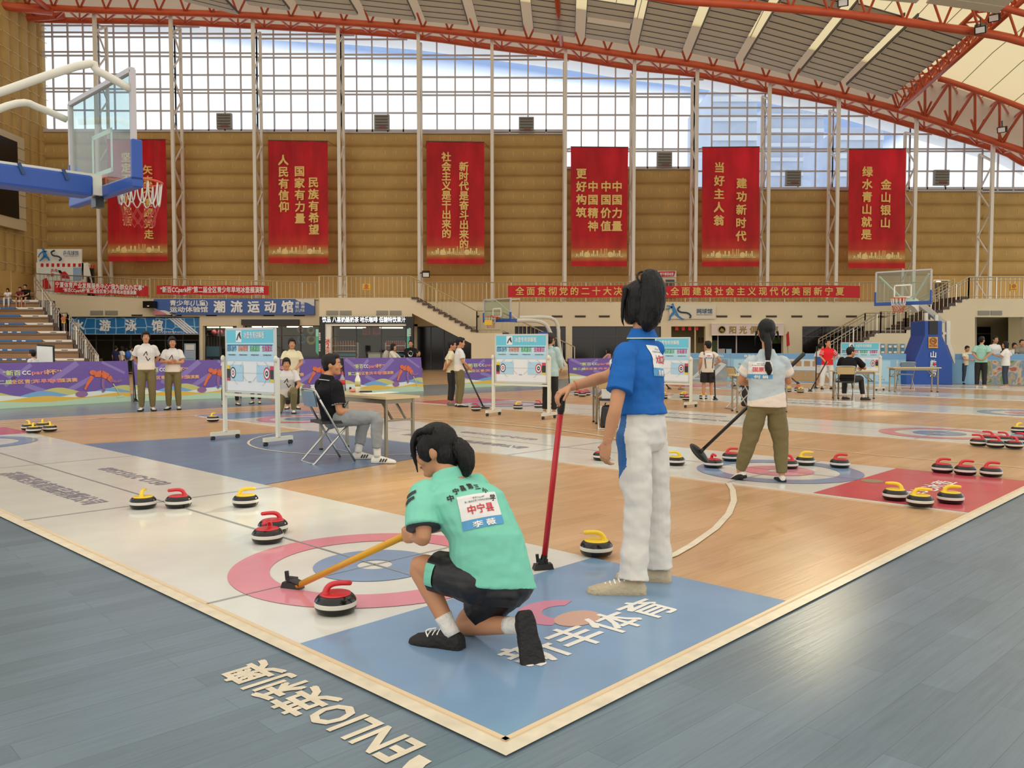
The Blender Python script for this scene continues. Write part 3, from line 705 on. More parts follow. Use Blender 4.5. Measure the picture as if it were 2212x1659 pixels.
for i, (x, y, lab) in enumerate([(485, 262, 'grey louvred extractor at the foot of the glass above the second red banner, left side'), (825, 265, 'grey louvred extractor at the foot of the glass left of the third red banner'), (1137, 270, 'grey louvred extractor at the foot of the glass right of the third red banner'),
        (1435, 346, 'grey louvred extractor at the foot of the glass left of the fifth red banner'), (1713, 385, 'grey louvred extractor at the foot of the glass right of the fifth red banner'), (2033, 384, 'grey louvred extractor at the foot of the glass right of the last red banner')]):
    b = MB(); c = at(x, y, 47.75); b.box(c, (.85, .2, .86), 0)
    for k in range(5): b.box(c + V((0, -.13, -.32 + .16 * k)), (.7, .12, .04), 1)
    b.box(c + V((.05, -.14, -.3)), (.4, .1, .1), 2)
    o = b.build('extractor', [mat('extractor frame', '8e8a80', .6), mat('extractor slat', '6b675f', .6), mat('extractor red motor', '8e2530', .5)], loc=c); o['label'] = lab; o['category'] = 'extractor fan'; o['group'] = 'louvred extractors along the glass wall'

# ------------------------------------------------------------------ shop fronts
WN = [15]
def front(x0, y0, x1, y1, Y, cols, rows=(), clear=False, mt=None):
    b = MB(); yb = y1
    for k in range(cols + 1): x = x0 + (x1 - x0) * k / cols; rect(b, x - .8, y0, x + .8, yb, Y - .04, .1, 0)
    for r in list(rows) + [y0 + .8, yb - .8]: rect(b, x0, r - .8, x1, r + .8, Y - .045, .1, 0)
    o = struct(b.build('window_%d' % WN[0], M_grey)); WN[0] += 1
    g = MB(); rect(g, x0, y0, x1, yb, Y + .02, .02, 0); g = g.build('pane', glass('shop glass', (235, 238, 232), .035) if clear else mt or M_dark); g.parent = o
front(170, 722, 432, 797, 45.6, 7, (735,), True)
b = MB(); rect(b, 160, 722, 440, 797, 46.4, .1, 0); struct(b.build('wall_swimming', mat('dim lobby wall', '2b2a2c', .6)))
b = MB(); rect(b, 335, 735, 425, 797, 46.2, .1, 0); struct(b.build('door_2', mat('dark lobby door', '1c1d20', .2)))
front(438, 704, 511, 797, 45.1, 2, (), True); front(525, 703, 690, 797, 45.1, 4, (725,), True)
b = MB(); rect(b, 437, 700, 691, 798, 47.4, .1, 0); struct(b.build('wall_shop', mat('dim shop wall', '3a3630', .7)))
front(1112, 705, 1222, 797, YG + .15, 3, (724,)); front(1236, 705, 1428, 797, YG + .15, 4, (727,)); front(1733, 703, 1868, 797, YG + .15, 3, (727,))
front(902, 705, 1017, 800, YB + 2.8, 4, (), False); 
b = MB(); rect(b, 880, 660, 1030, 705, YB + 2.85, .1); rect(b, 880, 700, 902, 801, YB + 2.85, .1); struct(b.build('wall_stair', M_wall))
b = MB(); rect(b, 1450, 705, 1524, 797, 47, .1, 0); b.prism([at(1500, 705, 45), at(1500, 797, 45), at(1500, 797, 47), at(1500, 705, 47)], (.08, 0, 0), 0); struct(b.build('wall_alcove', mat('tan alcove plaster', 'c2ad82', .8)))
for i, x in enumerate((1462, 1476, 1490, 1505)):
    b = MB(); c = at(x, 709.5, 45.0); b.box(c, (.16, .02, .2), 0, V((1, 0, (-.15, .05, -.05, .12)[i]))); o = b.build('red_pennant', mat('red paper', 'c92a2c', .6), loc=c)
    o['label'] = 'small red paper pennant hanging in the tan alcove, %s of four' % ('first', 'second', 'third', 'last')[i]; o['category'] = 'pennant'; o['group'] = 'red pennants in the tan alcove'
for x, lab in ((1511, 'left'), (1518, 'right')):
    b = MB(); rect(b, x - 2, 729, x + 2, 740, 46.9, .04, 0); rect(b, x - 1.5, 730, x + 1.5, 739, 46.87, .02, 1); o = b.build('picture_frame', [M_slot, mat('brown print', '7a5a36', .6)], loc=at(x, 740, 46.9)); o['label'] = 'small dark picture on the alcove wall, %s of two' % lab; o['category'] = 'picture'
# sunshine club shop
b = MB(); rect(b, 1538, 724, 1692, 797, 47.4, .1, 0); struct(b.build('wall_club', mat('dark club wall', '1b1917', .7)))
b = MB(); rect(b, 1590, 724, 1592, 797, YG + .2, .1, 0); rect(b, 1550, 724, 1552, 797, YG + .2, .1, 0); rect(b, 1664, 728, 1692, 742, 46, .1, 1); rect(b, 1539, 735, 1549, 764, 46, .1, 1); o = b.build('club_shelving', [M_frame, mat('green packets', '5a7436', .6, var=.4, vs=6)], loc=at(1590, 797, YG + .2)); o['label'] = 'green stocked shelving and posts inside the dark club shop'; o['category'] = 'shelving'
t = thing('shop_sign', 'pale pink sign board with gold characters over the dark club shop', 'sign', at(1615, 724, YG - .2))
b = MB(); rect(b, 1537, 699, 1693, 724, YG - .22, .2, 0); rect(b, 1537, 698.5, 1693, 699.5, YG - .25, .25, 1); rect(b, 1537, 723.5, 1693, 724.5, YG - .25, .25, 1); b.build('board', [M_pink, M_white], t)
b = MB()
for ch, x in zip('阳光俱乐部', (1583, 1605, 1628, 1650, 1673)): b.text(ch, at(x, 720, YG - .24), (1, 0, 0), ZZ, .36, 0, bold=.03)
b.build('lettering', M_olive, t)
b = MB(); c = at(1559.5, 712, YG - .24); b.lathe([(.2, 0), (.2, .02), (.16, .02), (.16, .0)], c, 20, 0, (0, -1, 0)); b.poly([c + V((.13 * p, -.03, .13 * q)) for p, q in ((-1, -.5), (-.3, .8), (.1, .2), (.4, .6), (1, -.6), (.2, -1))], 0); b.build('emblem', M_olive, t)
# drinks shop
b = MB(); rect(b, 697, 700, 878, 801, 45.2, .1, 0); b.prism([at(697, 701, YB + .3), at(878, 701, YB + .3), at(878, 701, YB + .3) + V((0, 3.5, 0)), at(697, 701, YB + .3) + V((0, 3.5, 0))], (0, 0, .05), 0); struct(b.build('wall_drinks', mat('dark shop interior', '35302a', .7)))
t = thing('drinks_stall', 'black drinks shop front with glowing white characters under the projecting block', 'shop', at(790, 801, YB))
b = MB(); rect(b, 690, 684, 893, 699, YB - .2, .3, 0); rect(b, 690, 699, 700, 801, YB - .2, .35, 0); rect(b, 700, 699, 702, 801, YB - .18, .35, 0); rect(b, 877, 699, 893, 801, YB - .2, .35, 0); b.build('surround', M_black, t)
b = MB(); b.text('饮品 八喜奶酪奶茶 哈乐咖啡 低糖特饮果汁', at(786, 696, YB - .23), (1, 0, 0), ZZ, .25, 0, 4.08, bold=.012); b.build('lettering', M_led, t)
b = MB(); rect(b, 700, 699, 877, 704, YB - .12, .3, 0); rect(b, 702, 704, 715, 801, YB - .1, .3, 0); b.build('trim_board', M_white, t)
b = MB()
for x in (681, 878): planepoly(b, [(x + 1, 711), (x + 7, 707 if x > 800 else 711), (x + 7, 760), (x + 7, 768), (x + 1, 760)], YB - .24, .03, 0); planepoly(b, [(x + 1, 711), (x + 7, 711), (x + 7, 727), (x + 1, 727)], YB - .26, .03, 1)
b.build('teal_stripe', [mat('teal print', '57b39c', .5), mat('pale teal print', '9fd6c8', .5)], t)
b = MB()
for x, y in ((690.5, 722), (690.5, 746), (886, 713)): b.vtext('香浓美味', at(x, y, YB - .25), (1, 0, 0), ZZ, .085, .1, 0)
b.build('side_lettering', M_text, t)
b = MB(); rect(b, 703, 729, 714, 766, YB - .16, .03, 0); b.text('2', at(708, 753, YB - .18), (1, 0, 0), ZZ, .3, 1, bold=.03); b.text('冰', at(708, 741, YB - .18), (1, 0, 0), ZZ, .2, 1, bold=.03); b.text('元', at(708, 763, YB - .18), (1, 0, 0), ZZ, .2, 1, bold=.03); o = b.build('price_poster', [M_white, mat('red print', 'd4483a', .5)], t)
front(715, 704, 877, 801, YB + .25, 3, (727,), True)
for x, ch in ((791, '超'), (813, '市')):
    b = MB(); rect(b, x - 8, 708, x + 8, 723, YB + .6, .05, 0); b.text(ch, at(x, 721, YB + .57), (1, 0, 0), ZZ, .26, 1, bold=.03); o = b.build('hanging_sign', [mat('red sign panel', 'b01c2c', .5), mat('dark red lettering', '5a0c14', .5)], loc=at(x, 723, YB + .6)); o['label'] = 'red hanging sign inside the drinks shop, %s' % ('left one' if x < 800 else 'right one'); o['category'] = 'sign'
def bottle(p, h, r, col, cap, name='bottle', lab='', grp=None, parent=None):
    t = thing(name, lab, 'bottle', p, grp)
    MB().lathe([(r * .9, 0), (r, .01), (r, h * .55), (r * .95, h * .68), (r * .45, h * .85), (r * .42, h * .9)], p, 10).build('body', col, t, sm=True); MB().lathe([(r * .5, h * .9), (r * .5, h), (r * .1, h + .002)], p, 8).build('cap', cap, t); return t
M_can = [mat('orange drink', 'c46a2c', .3), mat('dark drink', '3a2a22', .3), mat('pale drink', 'c9c7b4', .3), mat('red drink', 'b52b2b', .3)]
for sx0, sx1, lab in ((716, 772, 'white shop shelf stocked with bottles at the left of the drinks shop'), (832, 876, 'white shop shelf stocked with red cartons at the right of the drinks shop')):
    b = MB(); Y = YB + 1.4
    for y in (746, 758, 772, 790): rect(b, sx0, y, sx1, y + 1.6, Y, .4, 0)
    for x in (sx0, sx1 - 1): rect(b, x, 740, x + 1, 801, Y, .4, 0)
    rect(b, sx0, 764, sx1, 769, Y - .05, .03, 1)
    o = b.build('shop_shelf', [M_white, mat('blue shelf sign', '3f86b8', .5)], loc=at(sx0, 801, Y)); o['label'] = lab; o['category'] = 'shelf'
    proto = None
    for r, y in enumerate((746, 758)):
        for k in range(10):
            p = at(sx0 + 3 + (sx1 - sx0 - 6) * k / 9, y, Y + .15)
            if proto is None: proto = bottle(p, .22, .035, M_can[0] if sx0 < 800 else M_can[3], M_white, 'bottle', 'drink bottle on the %s shelf of the drinks shop' % ('left' if sx0 < 800 else 'right'), 'bottles on the shelves of the drinks shop')
            else: copy_tree(proto, p, 0)
t = thing('shop_counter', 'white counter inside the drinks shop', 'counter', at(815, 801, YB + 1.6)); MB().box(at(813, 782, YB + 1.6), (.75, .5, .85), 0).build('body', M_white, t); MB().box(at(813, 762.5, YB + 1.6), (.85, .6, .04), 0).build('top', M_frame, t)
for x0, x1, y, Y, lab in ((735, 790, 708, YB + 1.2, 'lit tube lamp on the drinks shop ceiling, left one'), (820, 870, 708, YB + 1.2, 'lit tube lamp on the drinks shop ceiling, right one'), (545, 600, 706, 46.2, 'lit tube lamp on the swim shop ceiling, left one'), (620, 675, 706, 46.2, 'lit tube lamp on the swim shop ceiling, right one'), (448, 502, 707, 46.0, 'lit tube lamp in the narrow shop window')):
    a, c = at(x0, y, Y), at(x1, y, Y); o = MB().bar(a, c, .12, .05, 0).build('tube_lamp', mat('lit tube', 'fff4e0', .4, emit=9), loc=a); o['label'] = lab; o['category'] = 'lamp'; o['group'] = 'tube lamps in the shops'
# swim shop goods
for x, y, r, c, lab in ((649, 712, .14, 'c98a94', 'pink swim ring'), (672, 714, .16, 'b9b8a4', 'white swim ring'), (653, 734, .2, '4f7fb0', 'blue swim ring'), (673, 734, .21, 'c2b04e', 'yellow swim ring')):
    c_ = at(x, y, 45.5); b = MB(); b.tube([c_ + V((r * math.cos(a), 0, r * math.sin(a))) for a in [2 * PI * k / 18 for k in range(18)]], r * .38, 0, 8, closed=True); o = b.build('swim_ring', mat(lab, c, .35), loc=c_, sm=True); o['label'] = lab + ' hanging behind the shop glass'; o['category'] = 'swim ring'
for x, lab in ((463, 'left'), (476, 'right')):
    c_ = at(x, 719, 46.2); o = MB().ell(c_, (.16, .16, .18)).build('beach_ball', mat('red ball', 'b54a4e', .35), loc=c_, sm=True); o['label'] = 'red ball hanging in the narrow shop window, ' + lab + ' one'; o['category'] = 'ball'
t = thing('clothes_rack', 'rack of dark swimwear in the narrow shop window', 'clothes rack', at(470, 797, 46.4))
MB().tube([at(444, 797, 46.4), at(444, 725, 46.4), at(508, 725, 46.4), at(508, 797, 46.4)], .02, 0, 6).build('rail', M_steel, t)
for k in range(9): MB().box(at(450 + 6.4 * k, 738 + (k * 7 % 3), 46.4), (.12, .3, .5 + .1 * (k % 3)), 0, V((1, .4, 0)), taper=.6).build('swimsuit', M_black if k % 3 else M_grey, t)
b = MB(); rect(b, 446, 748, 478, 770, 45.6, .05, 0); rect(b, 438, 770, 511, 775, 45.2, .04, 1); rect(b, 526, 770, 690, 775, 45.2, .04, 1); o = b.build('shop_display', [mat('blue pink display', '6a9ac0', .5), mat('navy stripe', '2c2f5e', .5)], loc=at(440, 797, 45.3)); o['label'] = 'blue display board and navy stripe in the swim shop windows'; o['category'] = 'display'
for k, (x, c) in enumerate(((450, 'c26a90'), (466, '7aa8c8'), (480, 'd0c8c0'), (560, '303030'), (590, '4a4440'), (620, '8a2a30'), (655, '303848'))):
    b = MB(); c_ = at(x, 786, 46); b.ell(c_, (.35, .25, .28)); o = b.build('swim_bag', mat('bag %d' % k, c, .5), loc=c_ - ZZ * .28, sm=True); o['label'] = ('pink', 'light blue', 'white', 'black', 'brown', 'dark red', 'navy')[k] + ' bag on the low shelf of the swim shop'; o['category'] = 'bag'
b = MB(); rect(b, 521, 690, 645, 702, YG - .25, .25, 0); o = b.build('blank_sign', mat('dark brown panel', '2c211d', .4), loc=at(583, 702, YG)); o['label'] = 'blank dark brown sign box over the wide swim shop window'; o['category'] = 'sign'
b = MB(); rect(b, 398, 742, 422, 782, 44.4, .06, 0); rect(b, 402, 782, 404, 797.6, 44.42, .04, 0); rect(b, 416, 782, 418, 797.6, 44.42, .04, 0); rect(b, 401, 745, 419, 756, 44.36, .03, 1)
for k in range(5): rect(b, 401, 760 + 3 * k, 419, 760.8 + 3 * k, 44.36, .03, 1)
o = b.build('notice_stand', [mat('pale blue notice', '9db4cc', .5), M_white], loc=at(410, 797, 44.4)); o['label'] = 'pale blue standing notice board right of the swimming entrance'; o['category'] = 'notice board'

# ------------------------------------------------------------------ hall signs
def hexmat():
    m = mat('blue hexagon print', '1f72b0', .4); nt = m.node_tree; n = nt.nodes; l = nt.links
    tc = n.new('ShaderNodeTexCoord'); mp = n.new('ShaderNodeMapping'); mp.inputs['Scale'].default_value = (1, .01, 1)
    v = n.new('ShaderNodeTexVoronoi'); v.feature = 'DISTANCE_TO_EDGE'; v.inputs['Scale'].default_value = 1.9; v.inputs['Randomness'].default_value = .35
    r = n.new('ShaderNodeMath'); r.operation = 'LESS_THAN'; r.inputs[1].default_value = .045
    mx = n.new('ShaderNodeMix'); mx.data_type = 'RGBA'; mx.inputs[6].default_value = (*lin('1f72b0'), 1); mx.inputs[7].default_value = (*lin('9cc6de'), 1)
    l.new(tc.outputs['Object'], mp.inputs[0]); l.new(mp.outputs[0], v.inputs['Vector']); l.new(v.outputs['Distance'], r.inputs[0]); l.new(r.outputs[0], mx.inputs[0]); l.new(mx.outputs[2], n['Principled BSDF'].inputs['Base Color']); return m
t = thing('shop_sign', 'blue honeycomb sign with white characters over the swimming entrance', 'sign', at(300, 722, 45.0))
b = MB(); rect(b, 150, 686, 430, 722, 45.0, .3, 0); b.build('board', hexmat(), t); b = MB(); rect(b, 430, 686, 432.5, 797, 44.95, .3, 0); rect(b, 150, 721, 432, 722.5, 44.95, .3, 0); b.build('frame', M_frame, t)
b = MB()
for ch, x in zip('水游泳馆', (170, 227, 283, 340)): b.text(ch, at(x, 714, 44.95), (1, 0, 0), ZZ, .54, 0, bold=.04)
b.text('SWIMMING', at(366, 719.5, 44.95), (1, 0, 0), ZZ, .11, 0, 1.4)
for k in range(4): planepoly(b, [(363 + 7 * k, 687), (368 + 7 * k, 687), (408 + 7 * k, 720), (403 + 7 * k, 720)], 44.97, .01, 0)
b.build('lettering', M_text, t)
t = thing('shop_sign', 'long royal blue sign for the sports hall, white characters and wavy ends', 'sign', at(505, 680, YG - .2))
b = MB(); rect(b, 332, 646, 679, 680, YG - .2, .18, 0); b.build('board', M_bluesign, t)
b = MB(); planepoly(b, [(332, 662)] + [(332 + 6 * k, 664 + 2.2 * k + 2.5 * math.sin(k * 1.1)) for k in range(8)] + [(384, 680), (332, 680)], YG - .22, .015, 0); planepoly(b, [(332, 668), (345, 671), (356, 676), (362, 680), (332, 680)], YG - .235, .012, 1)
planepoly(b, [(638, 646)] + [(640 + 5 * k, 648 + 1.6 * k + 1.5 * math.sin(k)) for k in range(8)] + [(679, 661), (679, 646)], YG - .22, .015, 0); b.build('wave_print', [mat('cream wave', 'd8d2cc', .5), mat('pink wave', 'cf7f8c', .5)], t)
b = MB(); b.text('青少年(儿童)', at(408, 660, YG - .24), (1, 0, 0), ZZ, .27, 0, 2.0, bold=.03); b.text('运动体验馆', at(408, 674, YG - .24), (1, 0, 0), ZZ, .27, 0, 2.0, bold=.03)
for ch, x in zip('潮流运动馆', (474, 511, 548, 584, 621)): b.text(ch, at(x, 674, YG - .24), (1, 0, 0), ZZ, .56, 0, bold=.04)
for y, s_ in ((658, '滑 板'), (666, '轮 滑'), (674, '少儿汽车')): b.text(s_, at(648, y, YG - .24), (1, 0, 0), ZZ, .15, 0, .5, bold=.02)
b.build('lettering', M_text, t)
def figure(pl, joints, Y, w, m):
    """flat pictogram athlete: limbs as tapered strokes on the wall plane"""
    b = MB()
    for pts in joints:
        for (xa, ya, ra), (xb, yb, rb) in zip(pts, pts[1:]):
            p, q = V((xa, ya)), V((xb, yb)); n_ = V((-(q - p).y, (q - p).x)).normalized()
            planepoly(b, [tuple(p + n_ * ra), tuple(p - n_ * ra), tuple(q - n_ * rb), tuple(q + n_ * rb)], Y, .03, 0)
    c = pl; b.lathe([(c[2] * Y / FPX, 0), (c[2] * Y / FPX, .03)], at(c[0], c[1], Y + .03), 14, 0, (0, -1, 0)); return b
t = thing('hall_sign', 'white tennis hall sign with a blue tennis player on the cream wall', 'sign', at(1490, 690, YG - .1))
b = MB(); rect(b, 1446, 659, 1546, 689, YG - .1, .08, 0); b.build('board', mat('sign white', 'd6cdb8', .5), t)
figure((1453, 658, 2.6), [[(1453, 661, 3.2), (1459, 676, 4)], [(1455, 676, 3), (1448, 684, 2), (1447, 690, 1.4), (1444, 692, 1)], [(1460, 677, 3.4), (1466, 684, 2), (1476, 690, 1.4), (1478, 689, 1)], [(1452, 663, 2), (1442, 668, 1.3), (1438, 667, .7)], [(1452, 664, 1.8), (1447, 661, 1), (1440, 660, .8)]], YG - .14, 1, 0).build('player_figure', mat('tennis blue', '2f78b4', .5), t)
b = MB(); b.tube([at(*q, YG - .14) for q in ((1469, 662), (1464, 668), (1470, 674), (1485, 676), (1492, 682), (1490, 687))], .045, 0, 6, 4); b.build('ribbon', mat('navy ribbon', '2b3a58', .5), t)
b = MB(); b.text('网球馆', at(1522, 677, YG - .13), (1, 0, 0), ZZ, .24, 0, .82, bold=.02); b.text('INDOOR TENNIS HALL', at(1522, 681, YG - .13), (1, 0, 0), ZZ, .06, 0, .85); b.build('lettering', mat('dark blue lettering', '2c5480', .5), t)
b = MB(); b.tube([at(1436, 667, YG - .14), at(1432, 663.5, YG - .14)], .015); b.tube([at(1429.5 + 2.4 * math.cos(a), 662 + 3 * math.sin(a), YG - .14) for a in [2 * PI * k / 14 for k in range(14)]], .014, 0, 5, closed=True); b.build('racket', M_frame, t)
t = thing('hall_sign', 'white table tennis hall sign with a blue player on top of the kiosk', 'sign', at(128, 564, 45.0))
b = MB(); rect(b, 80, 538, 176, 568, 45.22, .08, 0); b.build('board', M_white, t)
figure((94, 539, 2.6), [[(94, 542, 3.2), (98, 553, 3.6)], [(96, 553, 2.8), (91, 559, 1.8), (85, 564, 1.2)], [(98, 553, 3), (104, 558, 1.8), (106, 563, 1.4)], [(93, 543, 1.8), (86, 548, 1.2), (82, 556, .8)], [(94, 543, 1.8), (101, 543, 1)]], 44.95, 1, 0).build('player_figure', bpy.data.materials['tennis blue'], t)
b = MB(); b.tube([at(*q, 44.95) for q in ((118, 541), (111, 545), (115, 552), (126, 554), (132, 559), (128, 563))], .045, 0, 6, 4); b.build('ribbon', bpy.data.materials['navy ribbon'], t)
b = MB(); b.text('乒乓球馆', at(153, 551, 44.96), (1, 0, 0), ZZ, .22, 0, .82, bold=.02); b.text('TABLE TENNIS HALL', at(153, 554, 44.96), (1, 0, 0), ZZ, .05, 0, .75); b.build('lettering', bpy.data.materials['dark blue lettering'], t)
t = thing('door_sign', 'small red sign on white board above the gallery door', 'sign', at(1440, 602, 47.6))
b = MB(); rect(b, 1418, 585, 1461, 599, 47.6, .1, 0); b.build('board', M_white, t); b = MB(); planepoly(b, [(1423, 586.5), (1459, 586), (1456, 597), (1421, 598)], 47.57, .02, 0); b.build('panel', M_banner, t)
b = MB(); b.text('老干部活动室', at(1440, 595, 47.54), (1, 0, 0), ZZ, .16, 0, .78, bold=.03); b.build('lettering', M_text, t)
b = MB(); rect(b, 1419, 600, 1461, 640, 47.6, .1, 0); rect(b, 1438, 604, 1457, 640, 47.55, .1, 1); rect(b, 1423, 611, 1433, 613, 47.55, .02, 2); struct(b.build('door_3', [M_wall, M_dark, M_banner]))
b = MB(); rect(b, 2016, 604, 2052, 645, 47.6, .1, 0); rect(b, 2020, 607, 2048, 645, 47.55, .1, 1); struct(b.build('door_4', [M_wall, mat('dim passage', '4a4038', .7)]))
o = MB().ell(at(2027, 609, 47.45), (.14, .14, .05)).build('ceiling_lamp', mat('lit lamp', 'fffbe8', .4, emit=2.5), loc=at(2027, 609, 47.45)); o['label'] = 'small lit ceiling lamp in the gallery doorway'; o['category'] = 'lamp'

# ------------------------------------------------------------------ red text banners on the railings
def hbanner(q, txts, lab, Y, m=1, extra=None):
    """q = four picture corners TL TR BR BL"""
    t = thing('text_banner', lab, 'banner', at(*q[3], Y)); P = [at(x, y, Y) for x, y in q]; b = MB(); n = 24
    for k in range(n):
        a0, a1 = k / n, (k + 1) / n; wv = lambda a: V((0, .035 * math.sin(a * 40), .02 * math.sin(a * 23)))
        T0, T1, B0, B1 = P[0].lerp(P[1], a0) + wv(a0), P[0].lerp(P[1], a1) + wv(a1), P[3].lerp(P[2], a0) + wv(a0), P[3].lerp(P[2], a1) + wv(a1)
        b.poly([T0, B0, B1, T1], 0)
    b.build('cloth', M_banner, t, sm=True)
    X = (P[2] - P[3]).normalized(); b = MB()
    for s_, fx, fy, sz, w in txts:
        o = P[3].lerp(P[2], fx).lerp(P[0].lerp(P[1], fx), fy) - V((0, .05, 0)); b.text(s_, o, X, ZZ, sz, 0, w, bold=.025)
    b.build('lettering', M_text if m else M_gold, t); return t
hbanner([(117, 607), (320, 618), (320, 640), (117, 632)], [('宁夏体育产业发展服务中心“我为群众办实事”', .49, .5, .27, 4.7), ('“新百CCpark杯”第二届全区青少年旱地冰壶展演赛', .49, .1, .2, 3.9)], 'two line red banner on the sloping railing above the bleachers', 44.66)
hbanner([(338, 617), (580, 617), (580, 637), (338, 636)], [('“新百CCpark杯”第二届全区青少年旱地冰壶展演赛', .5, .22, .3, 5.5)], 'single line red banner on the railing above the blue sport sign', 44.66)
hbanner([(1097, 617), (1858, 617), (1858, 643), (1097, 642)], [(ch, .025 + .975 * (x - 1097) / 761, .2, .4, None) for ch, x in zip('全面贯彻党的二十大决定、全面建设社会主义现代化美丽新宁夏', [1104 + 24.2 * k for k in range(9)] + [1321, 1345, 1430] + [1447 + 24.35 * k for k in range(17)])], 'very long red banner with gold characters on the gallery railing', 44.66, 0)

# ------------------------------------------------------------------ six hanging banners
def bannermat():
    m = bpy.data.materials.new('printed red banner'); m.use_nodes = True; nt = m.node_tree; n = nt.nodes; l = nt.links
    b = n['Principled BSDF']; b.inputs['Roughness'].default_value = .6
    tc = n.new('ShaderNodeTexCoord'); sp = n.new('ShaderNodeSeparateXYZ'); l.new(tc.outputs['Object'], sp.inputs[0])
    mp = n.new('ShaderNodeMapping'); mp.inputs['Scale'].default_value = (.9, 1, .35); mp.inputs['Rotation'].default_value = (0, .6, 0); l.new(tc.outputs['Object'], mp.inputs[0])
    z = n.new('ShaderNodeTexNoise'); z.inputs['Scale'].default_value = 1.2; z.inputs['Detail'].default_value = 2; l.new(mp.outputs[0], z.inputs['Vector'])
    cr = n.new('ShaderNodeValToRGB'); cr.color_ramp.elements[0].position = 0; cr.color_ramp.elements[0].color = (*lin('e0262f'), 1); cr.color_ramp.elements[1].position = 1; cr.color_ramp.elements[1].color = (*lin('d21c28'), 1)
    for p, c in ((.035, 'dc2a30'), (.06, 'e08a42'), (.085, 'ecd092'), (.11, 'e2a458'), (.15, 'e04434'), (.24, 'd8202a')):
        e = cr.color_ramp.elements.new(p); e.color = (*lin(c), 1)
    dv = n.new('ShaderNodeMath'); dv.operation = 'DIVIDE'; dv.inputs[1].default_value = 6.7; l.new(sp.outputs[2], dv.inputs[0]); l.new(dv.outputs[0], cr.inputs[0])
    r = n.new('ShaderNodeMapRange'); r.inputs[1].default_value = .35; r.inputs[2].default_value = .65; r.inputs[3].default_value = .8; r.inputs[4].default_value = 1.15; l.new(z.outputs['Fac'], r.inputs[0])
    mu = n.new('ShaderNodeVectorMath'); mu.operation = 'SCALE'; l.new(cr.outputs[0], mu.inputs[0]); l.new(r.outputs[0], mu.inputs['Scale']); l.new(mu.outputs[0], b.inputs['Base Color'])
    t = n.new('ShaderNodeBsdfTranslucent'); l.new(mu.outputs[0], t.inputs[0]); mx = n.new('ShaderNodeMixShader'); mx.inputs[0].default_value = .5
    l.new(b.outputs[0], mx.inputs[1]); l.new(t.outputs[0], mx.inputs[2]); l.new(mx.outputs[0], n['Material Output'].inputs[0]); return m
M_hang = bannermat(); M_sky = mat('pale gold skyline print', 'e0c486', .6)
HB = [([(231, 302), (358, 302), (362, 564), (233, 565)], [(272, 345, 22.5, '坚定不移听党话'), (319, 372, 22.8, '矢志不渝跟党走')], 'first tall red banner, partly behind the basketball backboard and net'),
      ([(579, 304), (708, 306), (709, 570), (580, 568)], [(612, 350, 24.7, '人民有信仰'), (647, 374, 25, '国家有力量'), (677, 398, 25, '民族有希望')], 'second tall red banner with three columns of five gold characters'),
      ([(921, 306), (1046, 308), (1046, 571), (922, 570)], [(964, 344, 20.3, '社会主义是干出来的'), (1002, 365, 20.5, '新时代是奋斗出来的')], 'third tall red banner with two long columns of nine gold characters'),
      ([(1233, 318), (1357, 319), (1354, 576), (1234, 575)], [(1256, 379, 27.5, '更好构筑'), (1281, 407, 28, '中国精神'), (1309, 407, 28, '中国价值'), (1333, 407, 28, '中国力量')], 'fourth tall red banner with four columns of gold characters, half over glass'),
      ([(1517, 319), (1641, 318), (1640, 576), (1516, 576)], [(1554, 366, 28, '当好主人翁'), (1602, 400, 28, '建功新时代')], 'fifth tall red banner with two columns of five large gold characters'),
      ([(1834, 323), (1957, 322), (1955, 580), (1832, 579)], [(1874, 375, 26.6, '绿水青山就是'), (1914, 403, 27, '金山银山')], 'sixth tall red banner at the right with columns of six and four characters')]
for q, cols, lab in HB:
    Y = 45.75; P = [at(x, y, Y) for x, y in q]; t = thing('hanging_banner', lab, 'banner', P[3], 'tall red banners on the back wall'); b = MB(); nx, nz = 10, 16
    G = [[P[3].lerp(P[2], i / nx).lerp(P[0].lerp(P[1], i / nx), k / nz) + V((0, .03 * math.sin(i * 1.9 + k * .2) * (.3 + k / nz), 0)) for i in range(nx + 1)] for k in range(nz + 1)]
    for k in range(nz):
        for i in range(nx): b.poly([G[k][i], G[k][i + 1], G[k + 1][i + 1], G[k + 1][i]], 0)
    b.build('cloth', M_hang, t, sm=True); MB().tube([P[0] + ZZ * .02, P[1] + ZZ * .02], .03, 0, 6).build('rod', M_grey, t)
    for e_, sg in ((P[0], -1), (P[1], 1)): MB().tube([e_ + ZZ * .02, V((e_.x + .25 * sg, 47.78, e_.z + .1))], .012, 0, 5).build('cord', M_grey, t)
    b = MB()
    for x, y, st, s_ in cols: b.vtext(s_, at(x, y + (6 if st > 24 else 4), Y - .06), (1, 0, 0), ZZ, .5 if st > 24 else .45, st * Y / FPX, 0, bold=.035)
    b.build('lettering', M_gold, t)
    b = MB(); w = P[2].x - P[3].x; zb = P[3].z + .5; random.seed(3)
    for k in range(24):
        f_ = .1 + .8 * k / 24; hh = random.choice((.1, .16, .24, .34, .14, .44 if .35 < f_ < .65 else .2)); b.box((P[3].x + w * f_, Y - .05, zb + hh / 2), (w * random.choice((.012, .02, .03)), .01, hh), 0)
    for f_ in (.28, .7): b.ell((P[3].x + w * f_, Y - .05, zb + .12), (.16, .01, .16), 0)
    b.box((P[3].x + w * .5, Y - .05, zb), (w * .86, .01, .05), 0); b.build('skyline_print', M_sky, t)

